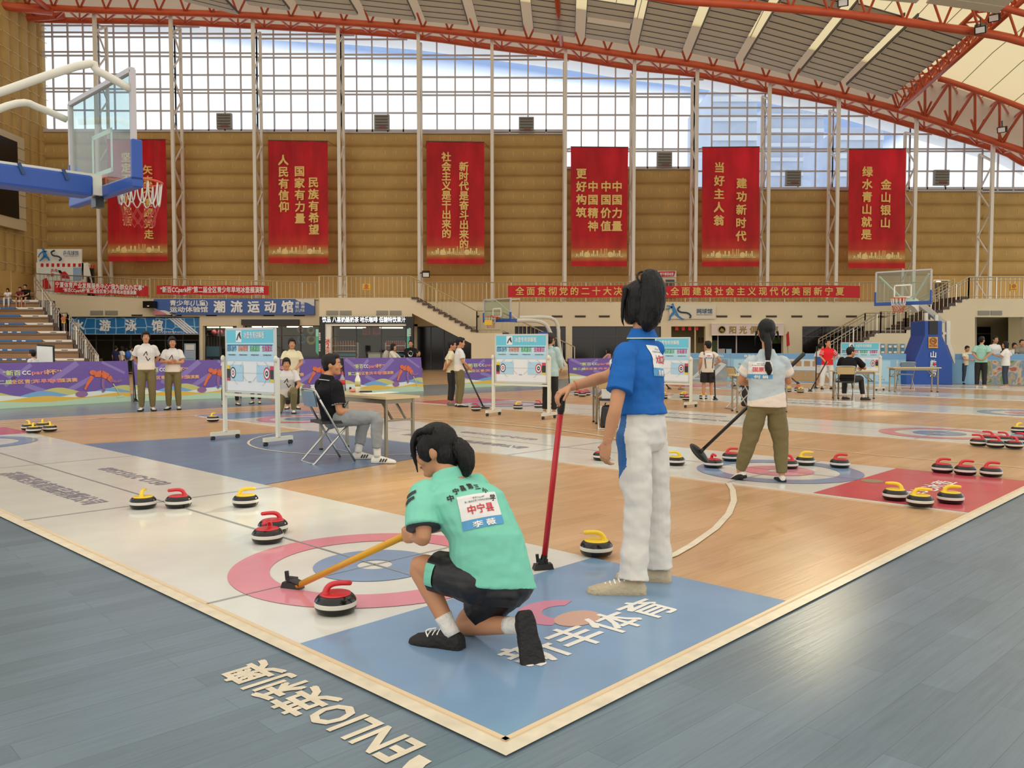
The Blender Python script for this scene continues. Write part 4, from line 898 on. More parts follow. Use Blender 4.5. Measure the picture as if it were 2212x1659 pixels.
# ------------------------------------------------------------------ bleachers
t = thing('bleacher', 'timber bleachers with blue printed step edges at the left', 'bleacher', (-24, 30, 0))
XE = [-21.7, -21.06, -20.4, -19.75, -18.76, -18.1, -17.45, -16.8, -16.2, -15.6]
for k in range(-1, 10):
    z, Y = 3.36 - .37 * k, 38.5 - .8 * k; xe = XE[max(k, 0)] - (.64 if k < 0 else 0)
    if z < .05: break
    dd = 4.4 if k < 0 else 1.2; b = MB(); b.prism([(-26, Y, 0), (xe, Y, 0), (xe - .85 * dd, Y + dd, 0), (-26, Y + dd, 0)], (0, 0, z), 0)
    b.box((-26 + (xe + 26) / 2, Y - .012, z - .16), (xe + 26, .02, .02), 1); b.build('tier', [M_wood2, M_tread], t)
    if k >= 0:
        b = MB(); b.box(((xe - 1.25 - 26) / 2, Y - .02, z - .045), (xe - 1.25 + 26, .03, .085), 0); b.build('edge_strip', M_strip, t)
        b = MB(); b.prism([(xe - 1.25, Y - .035, z), (xe - .02, Y - .035, z), (xe - .02, Y - .035, z - .09), (xe - 1.1, Y - .035, z - .09)], (0, .03, 0), 0); b.build('strip_end', M_white, t)
        b = MB(); random.seed(k)
        for j in range(12):
            if random.random() < .75: b.box((xe - 2.0 - .38 * j, Y - .04, z - .045), (.16, .01, .05), 0)
        b.box((xe - .55, Y - .04, z - .05), (.25, .01, .03), 1); b.build('strip_print', [M_text, M_grey], t)
        for h in (.0, .5):
            MB().box((xe + .25 + h * .3, Y + .2 - h * .4, z - .1 - .37 * h), (.36, .7, .17), 0).build('side_step', M_tread, t)
Rp = [at(76, 636, 39.0), at(131, 712, 35.7), at(147, 712, 35.3), at(213, 803, 31.8)]
railing('railing', 'bright steel railing down the side of the timber bleachers', [V((p.x, p.y, at(x, y, p.y).z - 1.0)) for p, (x, y) in zip(Rp, ((76, 598), (131, 677), (147, 676), (214, 768)))], 1.0, mat_=M_steel, pitch=.3, mid=(.1, .78))
railing('railing', 'white top railing above the bleachers behind the two line banner', [at(78, 632, 44.76), at(325, 645, 44.76)], 1.0, mat_=M_steel)

# ------------------------------------------------------------------ table tennis kiosk and score board
t = thing('kiosk', 'white kiosk with red and white awning stripes and posters above the bleachers', 'kiosk', at(150, 640, 45.4))
a, c = at(80, 640, 45.2), at(182, 640, 45.2); b = MB(); b.prism([a, c, V((c.x, 45.2, at(0, 567, 45.2).z)), V((a.x, 45.2, at(0, 567, 45.2).z))], (0, .75, 0), 0)
d = V((at(206, 600, 45.95).x, 45.95, c.z)); b.prism([c, d, V((d.x, 45.2, at(0, 570, 45.95).z)), V((c.x, 45.2, at(0, 568, 45.2).z))], (-.1, 0, 0), 0); b.build('body', M_white, t)
b = MB()
for k in range(8): rect(b, 88 + 11.6 * k, 569, 93 + 11.6 * k, 576, 45.15, .04, 0)
for k in range(4): p = c.lerp(d, (k + .3) / 4.2); q = c.lerp(d, (k + .65) / 4.2); z = at(0, 572.5, p.y).z; b.prism([V((p.x + .03, p.y, z)), V((q.x + .03, q.y, z)), V((q.x + .03, q.y, z - .2)), V((p.x + .03, p.y, z - .2))], (.03, 0, 0), 0)
b.build('awning_stripe', M_banner, t)
b = MB(); rect(b, 84, 579, 158, 606, 45.14, .03, 0); rect(b, 158, 578, 175, 605, 45.13, .03, 1); planepoly(b, [(130, 589), (140, 586), (146, 592), (150, 602), (130, 600)], 45.1, .02, 2); planepoly(b, [(125, 583), (131, 584), (134, 589), (128, 590)], 45.09, .02, 3); planepoly(b, [(92, 604), (100, 600), (110, 622), (92, 626)], 45.1, .02, 2)
for ch, x, y in zip('乒乓力健', (113, 121, 104, 113), (588, 588, 597, 597)): b.text(ch, at(x, y, 45.1), (1, 0, 0), ZZ, .17, 2, bold=.02)
b.build('poster', [mat('pale poster', 'd6dcd4', .5, var=.06, vs=2), mat('blue poster', '8aa8c4', .5), M_banner, M_dark], t)
p, q = c.lerp(d, .2), c.lerp(d, .85); b = MB(); b.prism([V((p.x + .02, p.y, c.z)), V((q.x + .02, q.y, c.z)), V((q.x + .02, q.y, c.z + 1.55)), V((p.x + .02, p.y, c.z + 1.55))], (.03, 0, 0), 0); b.build('doorway', M_dark, t)
t = thing('score_board', 'large black screen in a beige tiled frame on the left wall', 'score board', (-26.4, 42, 6))
Y0, Y1 = 38.0, 45.2; z0, z1 = at(1106, 492, 43.8).z, at(1106, 285, 43.8).z
b = MB(); b.prism([(-26.4, Y0, z0), (-26.4, Y1, z0), (-26.4, Y1, z1), (-26.4, Y0, z1)], (.35, 0, 0), 0)
for k in range(7): b.box((-26.04, Y1 - .35, z0 + (k + 1) * (z1 - z0) / 8), (.02, .7, .03), 1)
b.build('frame', [mat('beige tile frame', 'c4b496', .6), M_vent], t)
b = MB(); zm = at(1106, 405, 43.2).z
b.prism([(-26.04, Y0, z0 + .55), (-26.04, Y1 - .7, z0 + .55), (-26.04, Y1 - .7, z1 - .35), (-26.04, Y0, z1 - .35)], (.03, 0, 0), 0); b.build('screen', M_black, t)
# ------------------------------------------------------------------ curling stones
M_stone = mat('black gloss stone', '0d0b0a', .14, spec=.45)
M_band = mat('pale stone band', 'cfcbc0', .35)
M_hr = mat('red stone handle', 'c8202c', .3, spec=.6); M_hy = mat('yellow stone handle', 'e8c51e', .3, spec=.6)
def make_stone(col, label):
    t = thing('curling_stone', label, 'curling stone', (0, 0, 0))
    R = .1; pr = [(.0, .0), (.076, .0), (.09, .006), (.0965, .0165), (.0995, .0285, 1), (R, .0385, 1), (.0985, .0465), (.0945, .055), (.0865, .064), (.079, .0695), (.073, .0715), (.0, .0715)]
    pr = [(q[0], q[1] * 1.17, *q[2:]) for q in pr]; MB().lathe([q if len(q) > 2 else (*q, 0) for q in pr], (0, 0, 0), 40, 0).build('body', [M_stone, M_band], t, sm=True)
    MB().lathe([(.073, .083), (.073, .087), (.066, .0895), (.0, .0905)], (0, 0, 0), 32).build('top_disc', col, t, sm=True)
    path = [V((-.046, 0, .08)), V((-.044, 0, .1)), V((-.034, 0, .119)), V((-.014, 0, .131)), V((.02, 0, .134)), V((.066, 0, .1305))]
    b = MB().tube(path, [.021, .0165, .0145, .0135, .013, .0125], 0, 12, 4); b.ell(path[-1], (.0125,) * 3, 0, None, 10, 6); b.build('handle', col, t, sm=True); return t
SR = make_stone(M_hr, ''); SY = make_stone(M_hy, '')
used_s = {'R': False, 'Y': False}
STONES = [  # x, lowest y, colour, handle heading (screen: 0 right, 90 away, 180 left), label
 (720, 1346, 'R', 5, 'red handled stone nearest the kneeling player, below the yellow broom'),
 (573, 1185, 'R', 250, 'front red handled stone of the touching pair left of the red ring'),
 (585, 1164, 'R', 178, 'rear red handled stone of the touching pair left of the red ring'),
 (303, 1107, 'Y', 75, 'yellow handled stone left of a red one on the centre line, far from the ring'),
 (380, 1105, 'R', 176, 'red handled stone standing between two yellow ones on the white sheet'),
 (526, 1103, 'Y', 8, 'yellow handled stone alone behind the pair of red ones on the white sheet'),
 (1290, 1214, 'Y', 176, 'yellow handled stone beside the foot of the girl in white trousers'),
 (1301, 999, 'R', 120, 'stone half hidden by the lowered hand of the girl in blue'),
 (1461, 1010, 'Y', 178, 'yellow handled stone below the raised black broom head'),
 (1543, 1016, 'R', 290, 'red handled stone just right of the raised black broom head'),
 (1582, 1001, 'R', 20, 'red handled stone half hidden by the left leg in olive trousers'),
 (1706, 1018, 'R', 150, 'stone half hidden by the right leg in olive trousers'),
 (1743, 1010, 'Y', 8, 'yellow handled stone on the blue ring right of the olive trousers'),
 (1818, 1016, 'R', 8, 'red handled stone on the right edge of the blue ring'),
 (2041, 1027, 'R', 12, 'first of three red handled stones in a row above the red end panel'),
 (2091, 1032, 'R', 12, 'middle one of three red handled stones in a row above the red end panel'),
 (2147, 1036, 'R', 14, 'last of three red handled stones in a row above the red end panel'),
 (1940, 1089, 'Y', 172, 'yellow handled stone on the red panel touching the front yellow one'),
 (1994, 1103, 'Y', 10, 'front yellow handled stone of the three on the red end panel'),
 (2060, 1096, 'Y', 12, 'yellow handled stone on the red panel nearest its lower right corner'),
 (2118, 967, 'R', 172, 'front row red handled stone at the near end of the cluster of six'),
 (2155, 971, 'R', 150, 'front row red handled stone in the middle of the cluster of six'),
 (2196, 973, 'R', 130, 'front row red handled stone at the right end of the cluster of six'),
 (2140, 959, 'R', 165, 'back row red handled stone, first in the cluster of six'),
 (2173, 961, 'R', 160, 'back row red handled stone, middle one in the cluster of six'),
 (2211, 963, 'R', 150, 'back row red handled stone cut by the frame in the cluster of six'),
 (2204, 938, 'Y', 60, 'yellow handled stone on the blue end panel above the cluster of six'),
 (69, 938, 'Y', 80, 'front yellow handled stone beside the red end panel at the far left'),
 (104, 935, 'Y', 100, 'yellow handled stone, right one in the group at the far left'),
 (58, 932, 'Y', 110, 'rear yellow handled stone, left one in the group at the far left'),
 (89, 929, 'Y', 85, 'rear yellow handled stone in the middle of the group at the far left'),
 (458, 913, 'Y', 60, 'lone yellow handled stone left of the wheeled board near the seated man'),
 (1028, 889, 'R', 160, 'red handled stone next to the black broom head of the two boys'),
 (1119, 885, 'Y', 30, 'yellow handled stone seen under the middle wheeled board'),
 (1164, 882, 'R', 150, 'stone left of the legs of the woman behind the middle board'),
 (1186, 881, 'R', 20, 'stone between the legs of the woman behind the middle board'),
 (1199, 883, 'R', 10, 'stone right of the legs of the woman behind the middle board'),
 (1248, 855, 'R', 170, 'first of three far red handled stones behind the red broom'),
 (1258, 857.5, 'R', 170, 'front middle one of three far red handled stones behind the red broom'),
 (1268, 855, 'R', 170, 'last of three far red handled stones behind the red broom'),
 (1434, 862, 'Y', 30, 'yellow handled stone just right of the waist of the girl in blue'),
 (1477, 860, 'Y', 20, 'yellow handled stone behind a red one under the board with one wheel post'),
 (1484, 866, 'R', 10, 'red handled stone left of the wheel post of the third board'),
 (1520, 863, 'Y', 20, 'yellow handled stone beside the boy in the white striped vest'),
 (1703, 847, 'Y', 20, 'far yellow handled stone beside the table leg behind the girl in olive trousers'),
 (1724, 845, 'R', 20, 'rear stone of the far pair left of the broom of the man in red'),
 (1730, 849, 'Y', 20, 'front stone of the far pair left of the broom of the man in red')]
for x, yb, c, hd, lab in STONES:
    Y = 2294 / (yb - 746) + .075; z0 = .0155 if yb > 820 else .012; p = V(((x - 1106) / FPX * Y, Y, z0)); pr = SR if c == 'R' else SY; hd -= math.degrees(math.atan2(p.x, p.y))
    if not used_s[c]: o = pr; o.location = p; o.rotation_euler = (0, 0, math.radians(hd)); o['label'] = lab; used_s[c] = True
    else: o = copy_tree(pr, p, math.radians(hd), lab)
    o['group'] = 'red handled curling stones' if c == 'R' else 'yellow handled curling stones'

# ------------------------------------------------------------------ brooms
M_yel = mat('yellow broom shaft', 'd69c1a', .35); M_redb = mat('red broom shaft', 'b5121e', .35)
def broom(head, top, col, lab, r=.0165, kind='bar', grip=0, tilt=None, hd=V((1, .3, 0)), yoke=True):
    t = thing('curling_broom', lab, 'broom', head); head, top = V(head), V(top); d = (top - head).normalized(); s = head + d * .05
    MB().tube([s, top - d * grip], r, 0, 12).build('shaft', col, t, sm=True)
    if grip: MB().tube([top - d * grip, top - d * (grip - .02), top - d * .01, top], [r, r * 1.25, r * 1.25, r * .9], 0, 12).build('grip', M_black, t, sm=True)
    hd = V(hd).normalized()
    if kind == 'bar':
        b = MB(); b.box(head + ZZ * .016, (.115, .05, .03), 0, hd, taper=.85); b.build('head', M_black, t); b = MB(); b.box(head + ZZ * .042, (.05, .03, .03), 0, hd); b.bar(head + ZZ * .04 - hd * .03, head + ZZ * .085 - hd * .035, .018, .018); b.tube([head + ZZ * .04, s + d * .03], [.02, r * 1.1], 0, 10); b.build('hinge', M_black, t)
    else:
        ax = V(tilt) if tilt else ZZ; X = ax.cross(d).normalized() if abs(ax.dot(d)) < .99 else V((1, 0, 0)); Yd = ax.cross(X)
        MB().ell(head + ax * .02, (.125, .055, .02), 0, (V(hd), ax.cross(V(hd)).normalized(), ax), 20, 8).build('head', M_black, t, sm=True); MB().tube([head + ax * .03, s + d * .02], [.022, r], 0, 10).build('hinge', M_black, t, sm=True)
    return t
broom(fl(632, 1270, .016), at(926, 1133, 3.63), M_yel, 'yellow shafted curling broom held by the kneeling player', .0165, hd=(1, -.35, 0))
broom(fl(1173, 1229, .016), at(1216, 846, 4.60), M_redb, 'red shafted curling broom with black grip held by the girl in blue', .0165, grip=.125, hd=(1, .25, 0))
broom(at(1512, 977, 8.05), at(1738, 763, 7.92), M_black, 'long black curling broom carried by the girl in olive trousers', .0155, 'disc', .24, (-.25, .75, -.55), hd=(.62, 0, -.62))
broom(fl(1046, 883, .016), at(1000, 786, 16.95), M_black, 'black curling broom on the floor in front of the two boys', .016, 'disc', 0, None, hd=(1, .1, 0))
broom(fl(1545, 864, .012), at(1543, 800, 18.6), M_black, 'black curling broom held beside the boy in the striped vest', .017, 'bar', 0, None, hd=(1, .2, 0))
broom(fl(1750, 846, .012), at(1786, 780, 23.2), M_black, 'dark curling broom held by the man in red', .017, 'bar', 0, hd=(1, 0, 0))
broom(fl(1446, 841, .012), at(1428, 812, 24.0), M_black, 'black curling broom seen under the third wheeled board', .018, 'bar', 0, hd=(1, 0, 0))
broom(fl(1762, 839, .012), at(1764, 748, 24.6), M_black, 'upright dark curling broom beside the boy in blue and white', .016, 'bar', 0, hd=(1, 0, 0))
broom(fl(1724, 829, .012), at(1700, 808, 26.5), M_black, 'far dark curling broom leaning behind the girl in olive trousers', .02, 'bar', 0, hd=(1, .6, 0))
broom(fl(294, 868, .012), at(287, 783, 18.2), M_black, 'dark curling broom standing at the joint of the first purple barrier', .013, 'bar', 0, hd=(1, 0, 0))

# ------------------------------------------------------------------ wheeled explanation boards
M_bframe = mat('board frame grey', 'c2c4c4', .4); M_post = mat('cream powder coated post', 'd8d6c4', .4)
BCOL = {k: mat('print ' + k, c, .45) for k, c in dict(cyan='63bfd6', pale='b4dae6', white='dfe3e6', navy='1d5c8c', black='20242c', red='c23a4c', yellow='d8c432', blue='3f86b0', orange='d07858', green='4fa868', magenta='c03e80', grey='8f9498', sky='a8cfe4').items()}
BK = list(BCOL)
def wheel_board(Lp, Rp, zb, zt, lab, foot=.36):
    L, R = V(Lp), V(Rp); X = (R - L); W = X.length; X /= W; N = X.cross(ZZ)  # faces the camera side
    t = thing('wheeled_board', lab, 'display board', (L + R) / 2, 'wheeled curling explanation boards')
    B0 = L + X * .05 + ZZ * zb; w, h = W - .1, zt - zb
    b = MB(); b.prism([B0, B0 + X * w, B0 + X * w + ZZ * h, B0 + ZZ * h], -N * .02); b.build('panel', BCOL['white'], t)
    b = MB()
    for p, q in ((0, 0), (0, 1)): b.bar(B0 + ZZ * (q * h) - X * .01 - N * .01, B0 + X * (w + .01) + ZZ * (q * h) - N * .01, .03, .03, 0, ZZ)
    for p in (0, 1): b.bar(B0 + X * (p * w) - N * .01, B0 + X * (p * w) + ZZ * h - N * .01, .03, .03, 0, N)
    b.build('panel_frame', M_bframe, t)
    b = MB()
    def P(x, y, l=.003): return B0 + X * (x * w) + ZZ * (y * h) + N * l
    def rc(x0, y0, x1, y1, c, l=.003): b.poly([P(x0, y0, l), P(x1, y0, l), P(x1, y1, l), P(x0, y1, l)], BK.index(c))
    rc(.01, .49, .99, .62, 'sky'); rc(.01, .6, .99, .79, 'pale', .0035); rc(.01, .775, .99, .99, 'cyan', .004); rc(.03, .735, .97, .752, 'navy', .005)
    rc(.22, .79, .34, .975, 'white', .006)
    def stroke(pts, wd, c, l):
        for (xa, ya), (xb, yb) in zip(pts, pts[1:]):
            p, q = P(xa, ya, l), P(xb, yb, l); n_ = N.cross((q - p).normalized()) * (wd / 2); b.poly([p - n_, q - n_, q + n_, p + n_], BK.index(c))
    stroke([(.24, .82), (.275, .91), (.3, .93), (.325, .84)], .02, 'black', .008); stroke([(.285, .92), (.305, .86)], .016, 'black', .008); stroke([(.3, .93), (.315, .945)], .02, 'black', .008)
    b.text('冰壶专用讲解板', P(.6, .85, .007), X, ZZ, .082, BK.index('white'), w * .42, bold=.02)
    for s_, c, x, e in (('团队协作', 'blue', .13, 'TUANDUIXIEZUO'), ('目标管理', 'orange', .37, 'MUBIAOGUANLI'), ('危机意识', 'green', .61, 'WEIJIYISHI'), ('全局意识', 'magenta', .86, 'QUANJUYISHI')):
        b.text(s_, P(x, .645, .007), X, ZZ, .075, BK.index(c), w * .2, bold=.03); b.text(e, P(x, .575, .007), X, ZZ, .022, BK.index('black'), w * .16, bold=.01)
    for s_ in (0, 1):
        fx = (lambda x: x) if s_ == 0 else (lambda x: 1 - x)
        def rr(x0, y0, x1, y1, c, l): rc(min(fx(x0), fx(x1)), y0, max(fx(x0), fx(x1)), y1, c, l)
        rr(.1, .17, .36, .43, 'sky', .005); rr(.015, .19, .085, .4, 'black', .006); rr(.015, .36, .085, .42, 'yellow' if s_ == 0 else 'red', .007); rr(.015, .17, .085, .215, 'red' if s_ == 0 else 'yellow', .007)
        c = P(fx(.15), .3, 0)
        for q, (r, k) in enumerate(((.062, 'black'), (.048, 'white'), (.026, 'red'), (.012, 'white')) if s_ == 0 else ((.068, 'red'), (.05, 'white'), (.03, 'black'), (.012, 'white'))):
            b.poly([c + X * (r * math.cos(a)) + ZZ * (r * 1.25 * math.sin(a)) + N * (.006 + .001 * q) for a in [2 * PI * j / 24 for j in range(24)]], BK.index(k))
        stroke([(fx(.16), .21), (fx(.22), .12), (fx(.25), .12)], .004, 'grey', .008); stroke([(fx(.36), .25), (fx(.44), .17)], .004, 'grey', .008); stroke([(fx(.12), .4), (fx(.17), .47), (fx(.2), .47)], .004, 'grey', .008); stroke([(fx(.3), .4), (fx(.36), .47)], .004, 'grey', .008)
    stroke([(.15, .3), (.85, .3)], .003, 'grey', .0075); rc(.47, .155, .53, .17, 'grey', .008)
    b.build('print', [BCOL[k] for k in BK], t)
    zc = zb + h * .55
    for p, nm in ((L, 0), (R, 1)):
        MB().bar(p + ZZ * .1, p + ZZ * zc, .05, .04, 0, N).build('post', M_post, t)
        MB().box(p + ZZ * .085, (.05, foot * 1.2, .05), 0, X, N).build('foot', M_post, t)
        for s_ in (-1, 1):
            c = p + N * (s_ * foot * .53); w_ = MB().lathe([(.012, -.014), (.03, -.014), (.03, .014), (.012, .014)], c + ZZ * .03, 14, 0, X); w_.box(c + ZZ * .055, (.02, .02, .03), 0); w_.build('caster', M_black, t)
        MB().ell(p + ZZ * (zc - .02) + N * .02, (.03, .03, .045)).build('knob', M_post, t, sm=True)
    MB().bar(L + ZZ * (zb - .045), R + ZZ * (zb - .045), .035, .035, 0, ZZ).build('crossbar', M_post, t); return t
wheel_board(fl(487, 949), fl(601, 962), .66, 1.49, 'wheeled explanation board behind the seated man in black')
wheel_board(fl(1066, 898), fl(1186, 905), .62, 1.46, 'wheeled explanation board in front of the ponytailed woman')
wheel_board(fl(1378, 873), fl(1492, 880), .52, 1.43, 'wheeled explanation board half hidden behind the girl in blue')
wheel_board(fl(1812, 840), fl(1901, 844), .52, 1.35, 'far wheeled explanation board behind the seated man in black')

# ------------------------------------------------------------------ tables, chairs and what lies on them
M_ttop = mat('pale table top', 'cdb98e', .3); M_leg = mat('grey bronze steel leg', '948c78', .3, metal=.6); M_chrome = mat('chrome tube', 'b9b9b4', .18, metal=.95); M_vinyl = mat('grey blue chair plastic', '6f8699', .35); M_seat = mat('black seat vinyl', '17171a', .4); M_tanv = mat('tan chair vinyl', 'b89f70', .4)
def table(A, X, Yd, L, W, h, lab):
    """A = floor point under a corner, X long axis, Yd short axis"""
    A, X, Yd = V(A), V(X).normalized(), V(Yd).normalized(); c = A + X * L / 2 + Yd * W / 2; t = thing('folding_table', lab, 'table', c)
    MB().box(c + ZZ * (h - .013), (L, W, .026), 0, X, Yd).build('table_top', M_ttop, t); MB().box(c + ZZ * (h - .055), (L - .12, W - .1, .05), 0, X, Yd).build('apron', M_leg, t)
    for e in (.07, L - .07):
        for s_ in (.05, W - .05):
            p = A + X * e + Yd * s_; b = MB().bar(p, p + ZZ * (h - .03), .03, .03, 0, X); b.box(p + ZZ * .015, (.036, .036, .03), 1, X, Yd); b.build('leg', [M_leg, M_black], t)
        p, q = A + X * e + Yd * .05 + ZZ * (h * .62), A + X * e + Yd * (W - .05) + ZZ * (h * .62); b = MB().bar(p, q, .022, .022, 0, ZZ); m = X * (.22 if e < L / 2 else -.22)
        b.bar(p.lerp(q, .25), p.lerp(q, .25) + m + ZZ * (h * .31), .02, .02); b.bar(p.lerp(q, .75), p.lerp(q, .75) + m + ZZ * (h * .31), .02, .02); b.build('stretcher', M_leg, t)
    return t
def chair(P, a, lab, back=M_vinyl, seat=M_seat, metal=M_chrome, sc=1.0):
    F, R = az(a), az(a + 90); P = V(P); t = thing('folding_chair', lab, 'chair', P, 'steel folding chairs')
    def q(x, y, z): return P + R * (x * sc) + F * (y * sc) + ZZ * (z * sc)
    r = .0125 * sc
    for s_ in (-1, 1):   # long rail: top of the back rest down to the front foot
        MB().tube([q(.2 * s_, .2, .012), q(.205 * s_, -.04, .42), q(.205 * s_, -.2, .7)], r, 0, 8, 3).build('front_leg', metal, t, sm=True)
    MB().tube([q(-.205, -.2, .7), q(-.195, -.235, .775), q(-.15, -.25, .8), q(.15, -.25, .8), q(.195, -.235, .775), q(.205, -.2, .7)], r, 0, 8, 3).build('back_frame', metal, t, sm=True)
    MB().tube([q(-.185, .14, .42), q(-.18, -.24, .03), q(-.15, -.262, .013), q(.15, -.262, .013), q(.18, -.24, .03), q(.185, .14, .42)], r, 0, 8, 3).build('rear_leg', metal, t, sm=True)
    MB().tube([q(-.2, .14, .11), q(.2, .14, .11)], r * .6, 0, 6).build('stretcher', metal, t)
    b = MB(); rows = []
    for k in range(7):
        y = k / 6; rows.append([q(x * (.19 - .02 * abs(y - .5)), -.215 - .035 * y - .03 * (1 - (x) ** 2), .62 + .165 * y) for x in (-1, -.66, -.33, 0, .33, .66, 1)])
    bk = [[p - F * .012 for p in rw] for rw in rows]
    for G in (rows, bk):
        for i in range(6):
            for j in range(6): b.poly([G[i][j], G[i][j + 1], G[i + 1][j + 1], G[i + 1][j]])
    for G0, G1 in ((rows[0], bk[0]), (rows[-1], bk[-1])):
        for j in range(6): b.poly([G0[j], G0[j + 1], G1[j + 1], G1[j]])
    b.build('backrest', back, t, sm=True)
    sp = [q(x, y, .43) for x, y in ((-.17, -.16), (-.19, .05), (-.17, .2), (-.1, .225), (.1, .225), (.17, .2), (.19, .05), (.17, -.16))]; b = MB(); b.prism(sp, ZZ * .03); b.build('seat', seat, t); return t
TA = at(834, 857, 9.12); TA.z = 0
table(TA, VD, UD, 1.42, .48, .705, 'pale topped folding table in front of the seated man in black')
table(fl(1280, 917), (1, .05, 0), (-.05, 1, 0), 1.05, .42, .66, 'folding table mostly hidden behind the girl in blue')
table(at(1586, 880, 15.75).xy.to_3d(), (1, 0.04, 0), (0, 1, 0), 1.08, .45, .72, 'folding table mostly hidden behind the girl in olive trousers')
table(at(1806, 860, 19.8).xy.to_3d(), (1, .03, 0), (0, 1, 0), 1.0, .42, .67, 'folding table beside the seated man at the far right court')
table(at(1929, 846, 22.6).xy.to_3d(), (1, .0, 0), (0, 1, 0), 1.3, .42, .68, 'folding table in front of the blue hoop base')
CH = fl(722, 990); CH = V((-1.99, 9.12, 0))
chair(CH, 55, 'folding chair with grey blue back under the seated man at the near table')
chair(V((at(1320, 800, 12.85).x, 12.85, 0)), 8, 'folding chair with tan back behind the arm of the girl in blue', M_tanv)
chair(fl(1604, 884), 80, 'folding chair beside the girl in olive trousers, black bag hanging on it', M_tanv, sc=1.05)
chair(V((at(1824, 800, 19.15).x, 19.15, 0)), 14, 'tan backed folding chair under the seated man at the far right court', M_tanv)
chair(fl(1955, 842), 10, 'empty folding chair with grey back in front of the blue hoop base', M_vinyl, M_vinyl)
M_pet = glass('clear plastic bottle', (235, 240, 240), .12, .25); M_milk = mat('milk white plastic', 'e6e2d0', .35); M_pinkcap = mat('pink bottle cap', 'd23a5a', .4); M_lab = mat('red bottle label', 'c22a34', .5); M_paper = mat('white paper', 'e4e4e0', .6)
def ontable(px, py, h=.705): return fl(px, py, h)
t = bottle(ontable(740, 845), .23, .032, M_pet, M_pinkcap, 'water_bottle', 'clear water bottle with pink cap and red label on the near table'); MB().lathe([(.0325, .08), (.0325, .14)], V(t['_o']), 16).build('label_band', M_lab, t, sm=True)
t = bottle(ontable(773, 847), .235, .034, M_milk, M_milk, 'drink_bottle', 'milk white drink bottle on the near table'); MB().lathe([(.0345, .07), (.0345, .13)], V(t['_o']), 16).build('label_band', mat('olive label', 'b8b070', .5), t, sm=True)
def sheet(px, py, w, d, lab, a=10, h=.705, m=None, k=0):
    p = ontable(px, py, h); o = MB().box(p + ZZ * (.002 + k), (w, d, .004), 0, az(a + 90)).build('paper_sheet', m or M_paper, loc=p); o['label'] = lab; o['category'] = 'paper'
sheet(806, 850, .21, .2, 'white score sheet lying nearest to us on the near table', -30); sheet(836, 848, .21, .2, 'white score sheet lying at the right end of the near table', -50)
o = MB().box(ontable(790, 847) + ZZ * .008, (.15, .09, .012), 0, (1, .2, 0)).build('clip_folder', M_black, loc=ontable(790, 847)); o['label'] = 'black folder on the near table beside the white bottle'; o['category'] = 'folder'
o = MB().ell(ontable(763, 847) + ZZ * .02, (.05, .035, .02)).build('tape_roll', mat('pink tape', 'd88a80', .5), loc=ontable(763, 847), sm=True); o['label'] = 'small pink tape roll on the near table'; o['category'] = 'tape'
o = MB().lathe([(.0, 0), (.014, 0), (.014, .05), (0, .052)], ontable(757, 845), 10).build('ink_marker', M_black, loc=ontable(757, 845)); o['label'] = 'black marker cap standing on the near table'; o['category'] = 'marker'
def bag(p, lab, s=(.3, .18, .36)):
    p = V(p); t = thing('shoulder_bag', lab, 'bag', p); o = MB().box(p + ZZ * (s[2] / 2), s, 0, (1, .3, 0), taper=.8).build('body', M_seat, t); md = o.modifiers.new('b', 'BEVEL'); md.width = .05; md.segments = 3
    MB().tube([p + ZZ * s[2] + V((-.08, 0, 0)), p + ZZ * (s[2] + .14), p + ZZ * s[2] + V((.08, 0, 0))], .01, 0, 6, 4).build('strap', M_black, t)
bag(V((at(1318, 800, 12.8).x, 12.8, 0)), 'black bag with printed front on the floor under the tan chair'); bag(fl(1612, 880) + ZZ * .02, 'black bag hanging low beside the chair near the girl in olive trousers', (.2, .16, .5))
p = at(1310, 872, 12.85); o = MB().box(p + ZZ * .12, (.14, .12, .2)).build('paper_box', M_paper, loc=p); o['label'] = 'white box standing on the tan chair behind the girl in blue'; o['category'] = 'box'
for x, y, h, lab in ((1814, 800.9, .67, 'water bottle with red label left of the seated man in black'), (1938, 793.5, .68, 'small clear bottle at the left end of the far table'), (2012, 793.6, .68, 'clear bottle in front of the white character on the blue hoop base'), (2018, 793.5, .68, 'red labelled bottle at the right end of the far table')):
    t = bottle(fl(x, y, h), .21, .036, M_pet, M_pet, 'water_bottle', lab)
    if 'red' in lab: MB().lathe([(.037, .05), (.037, .13)], V(t['_o']), 12).build('label_band', M_lab, t, sm=True)

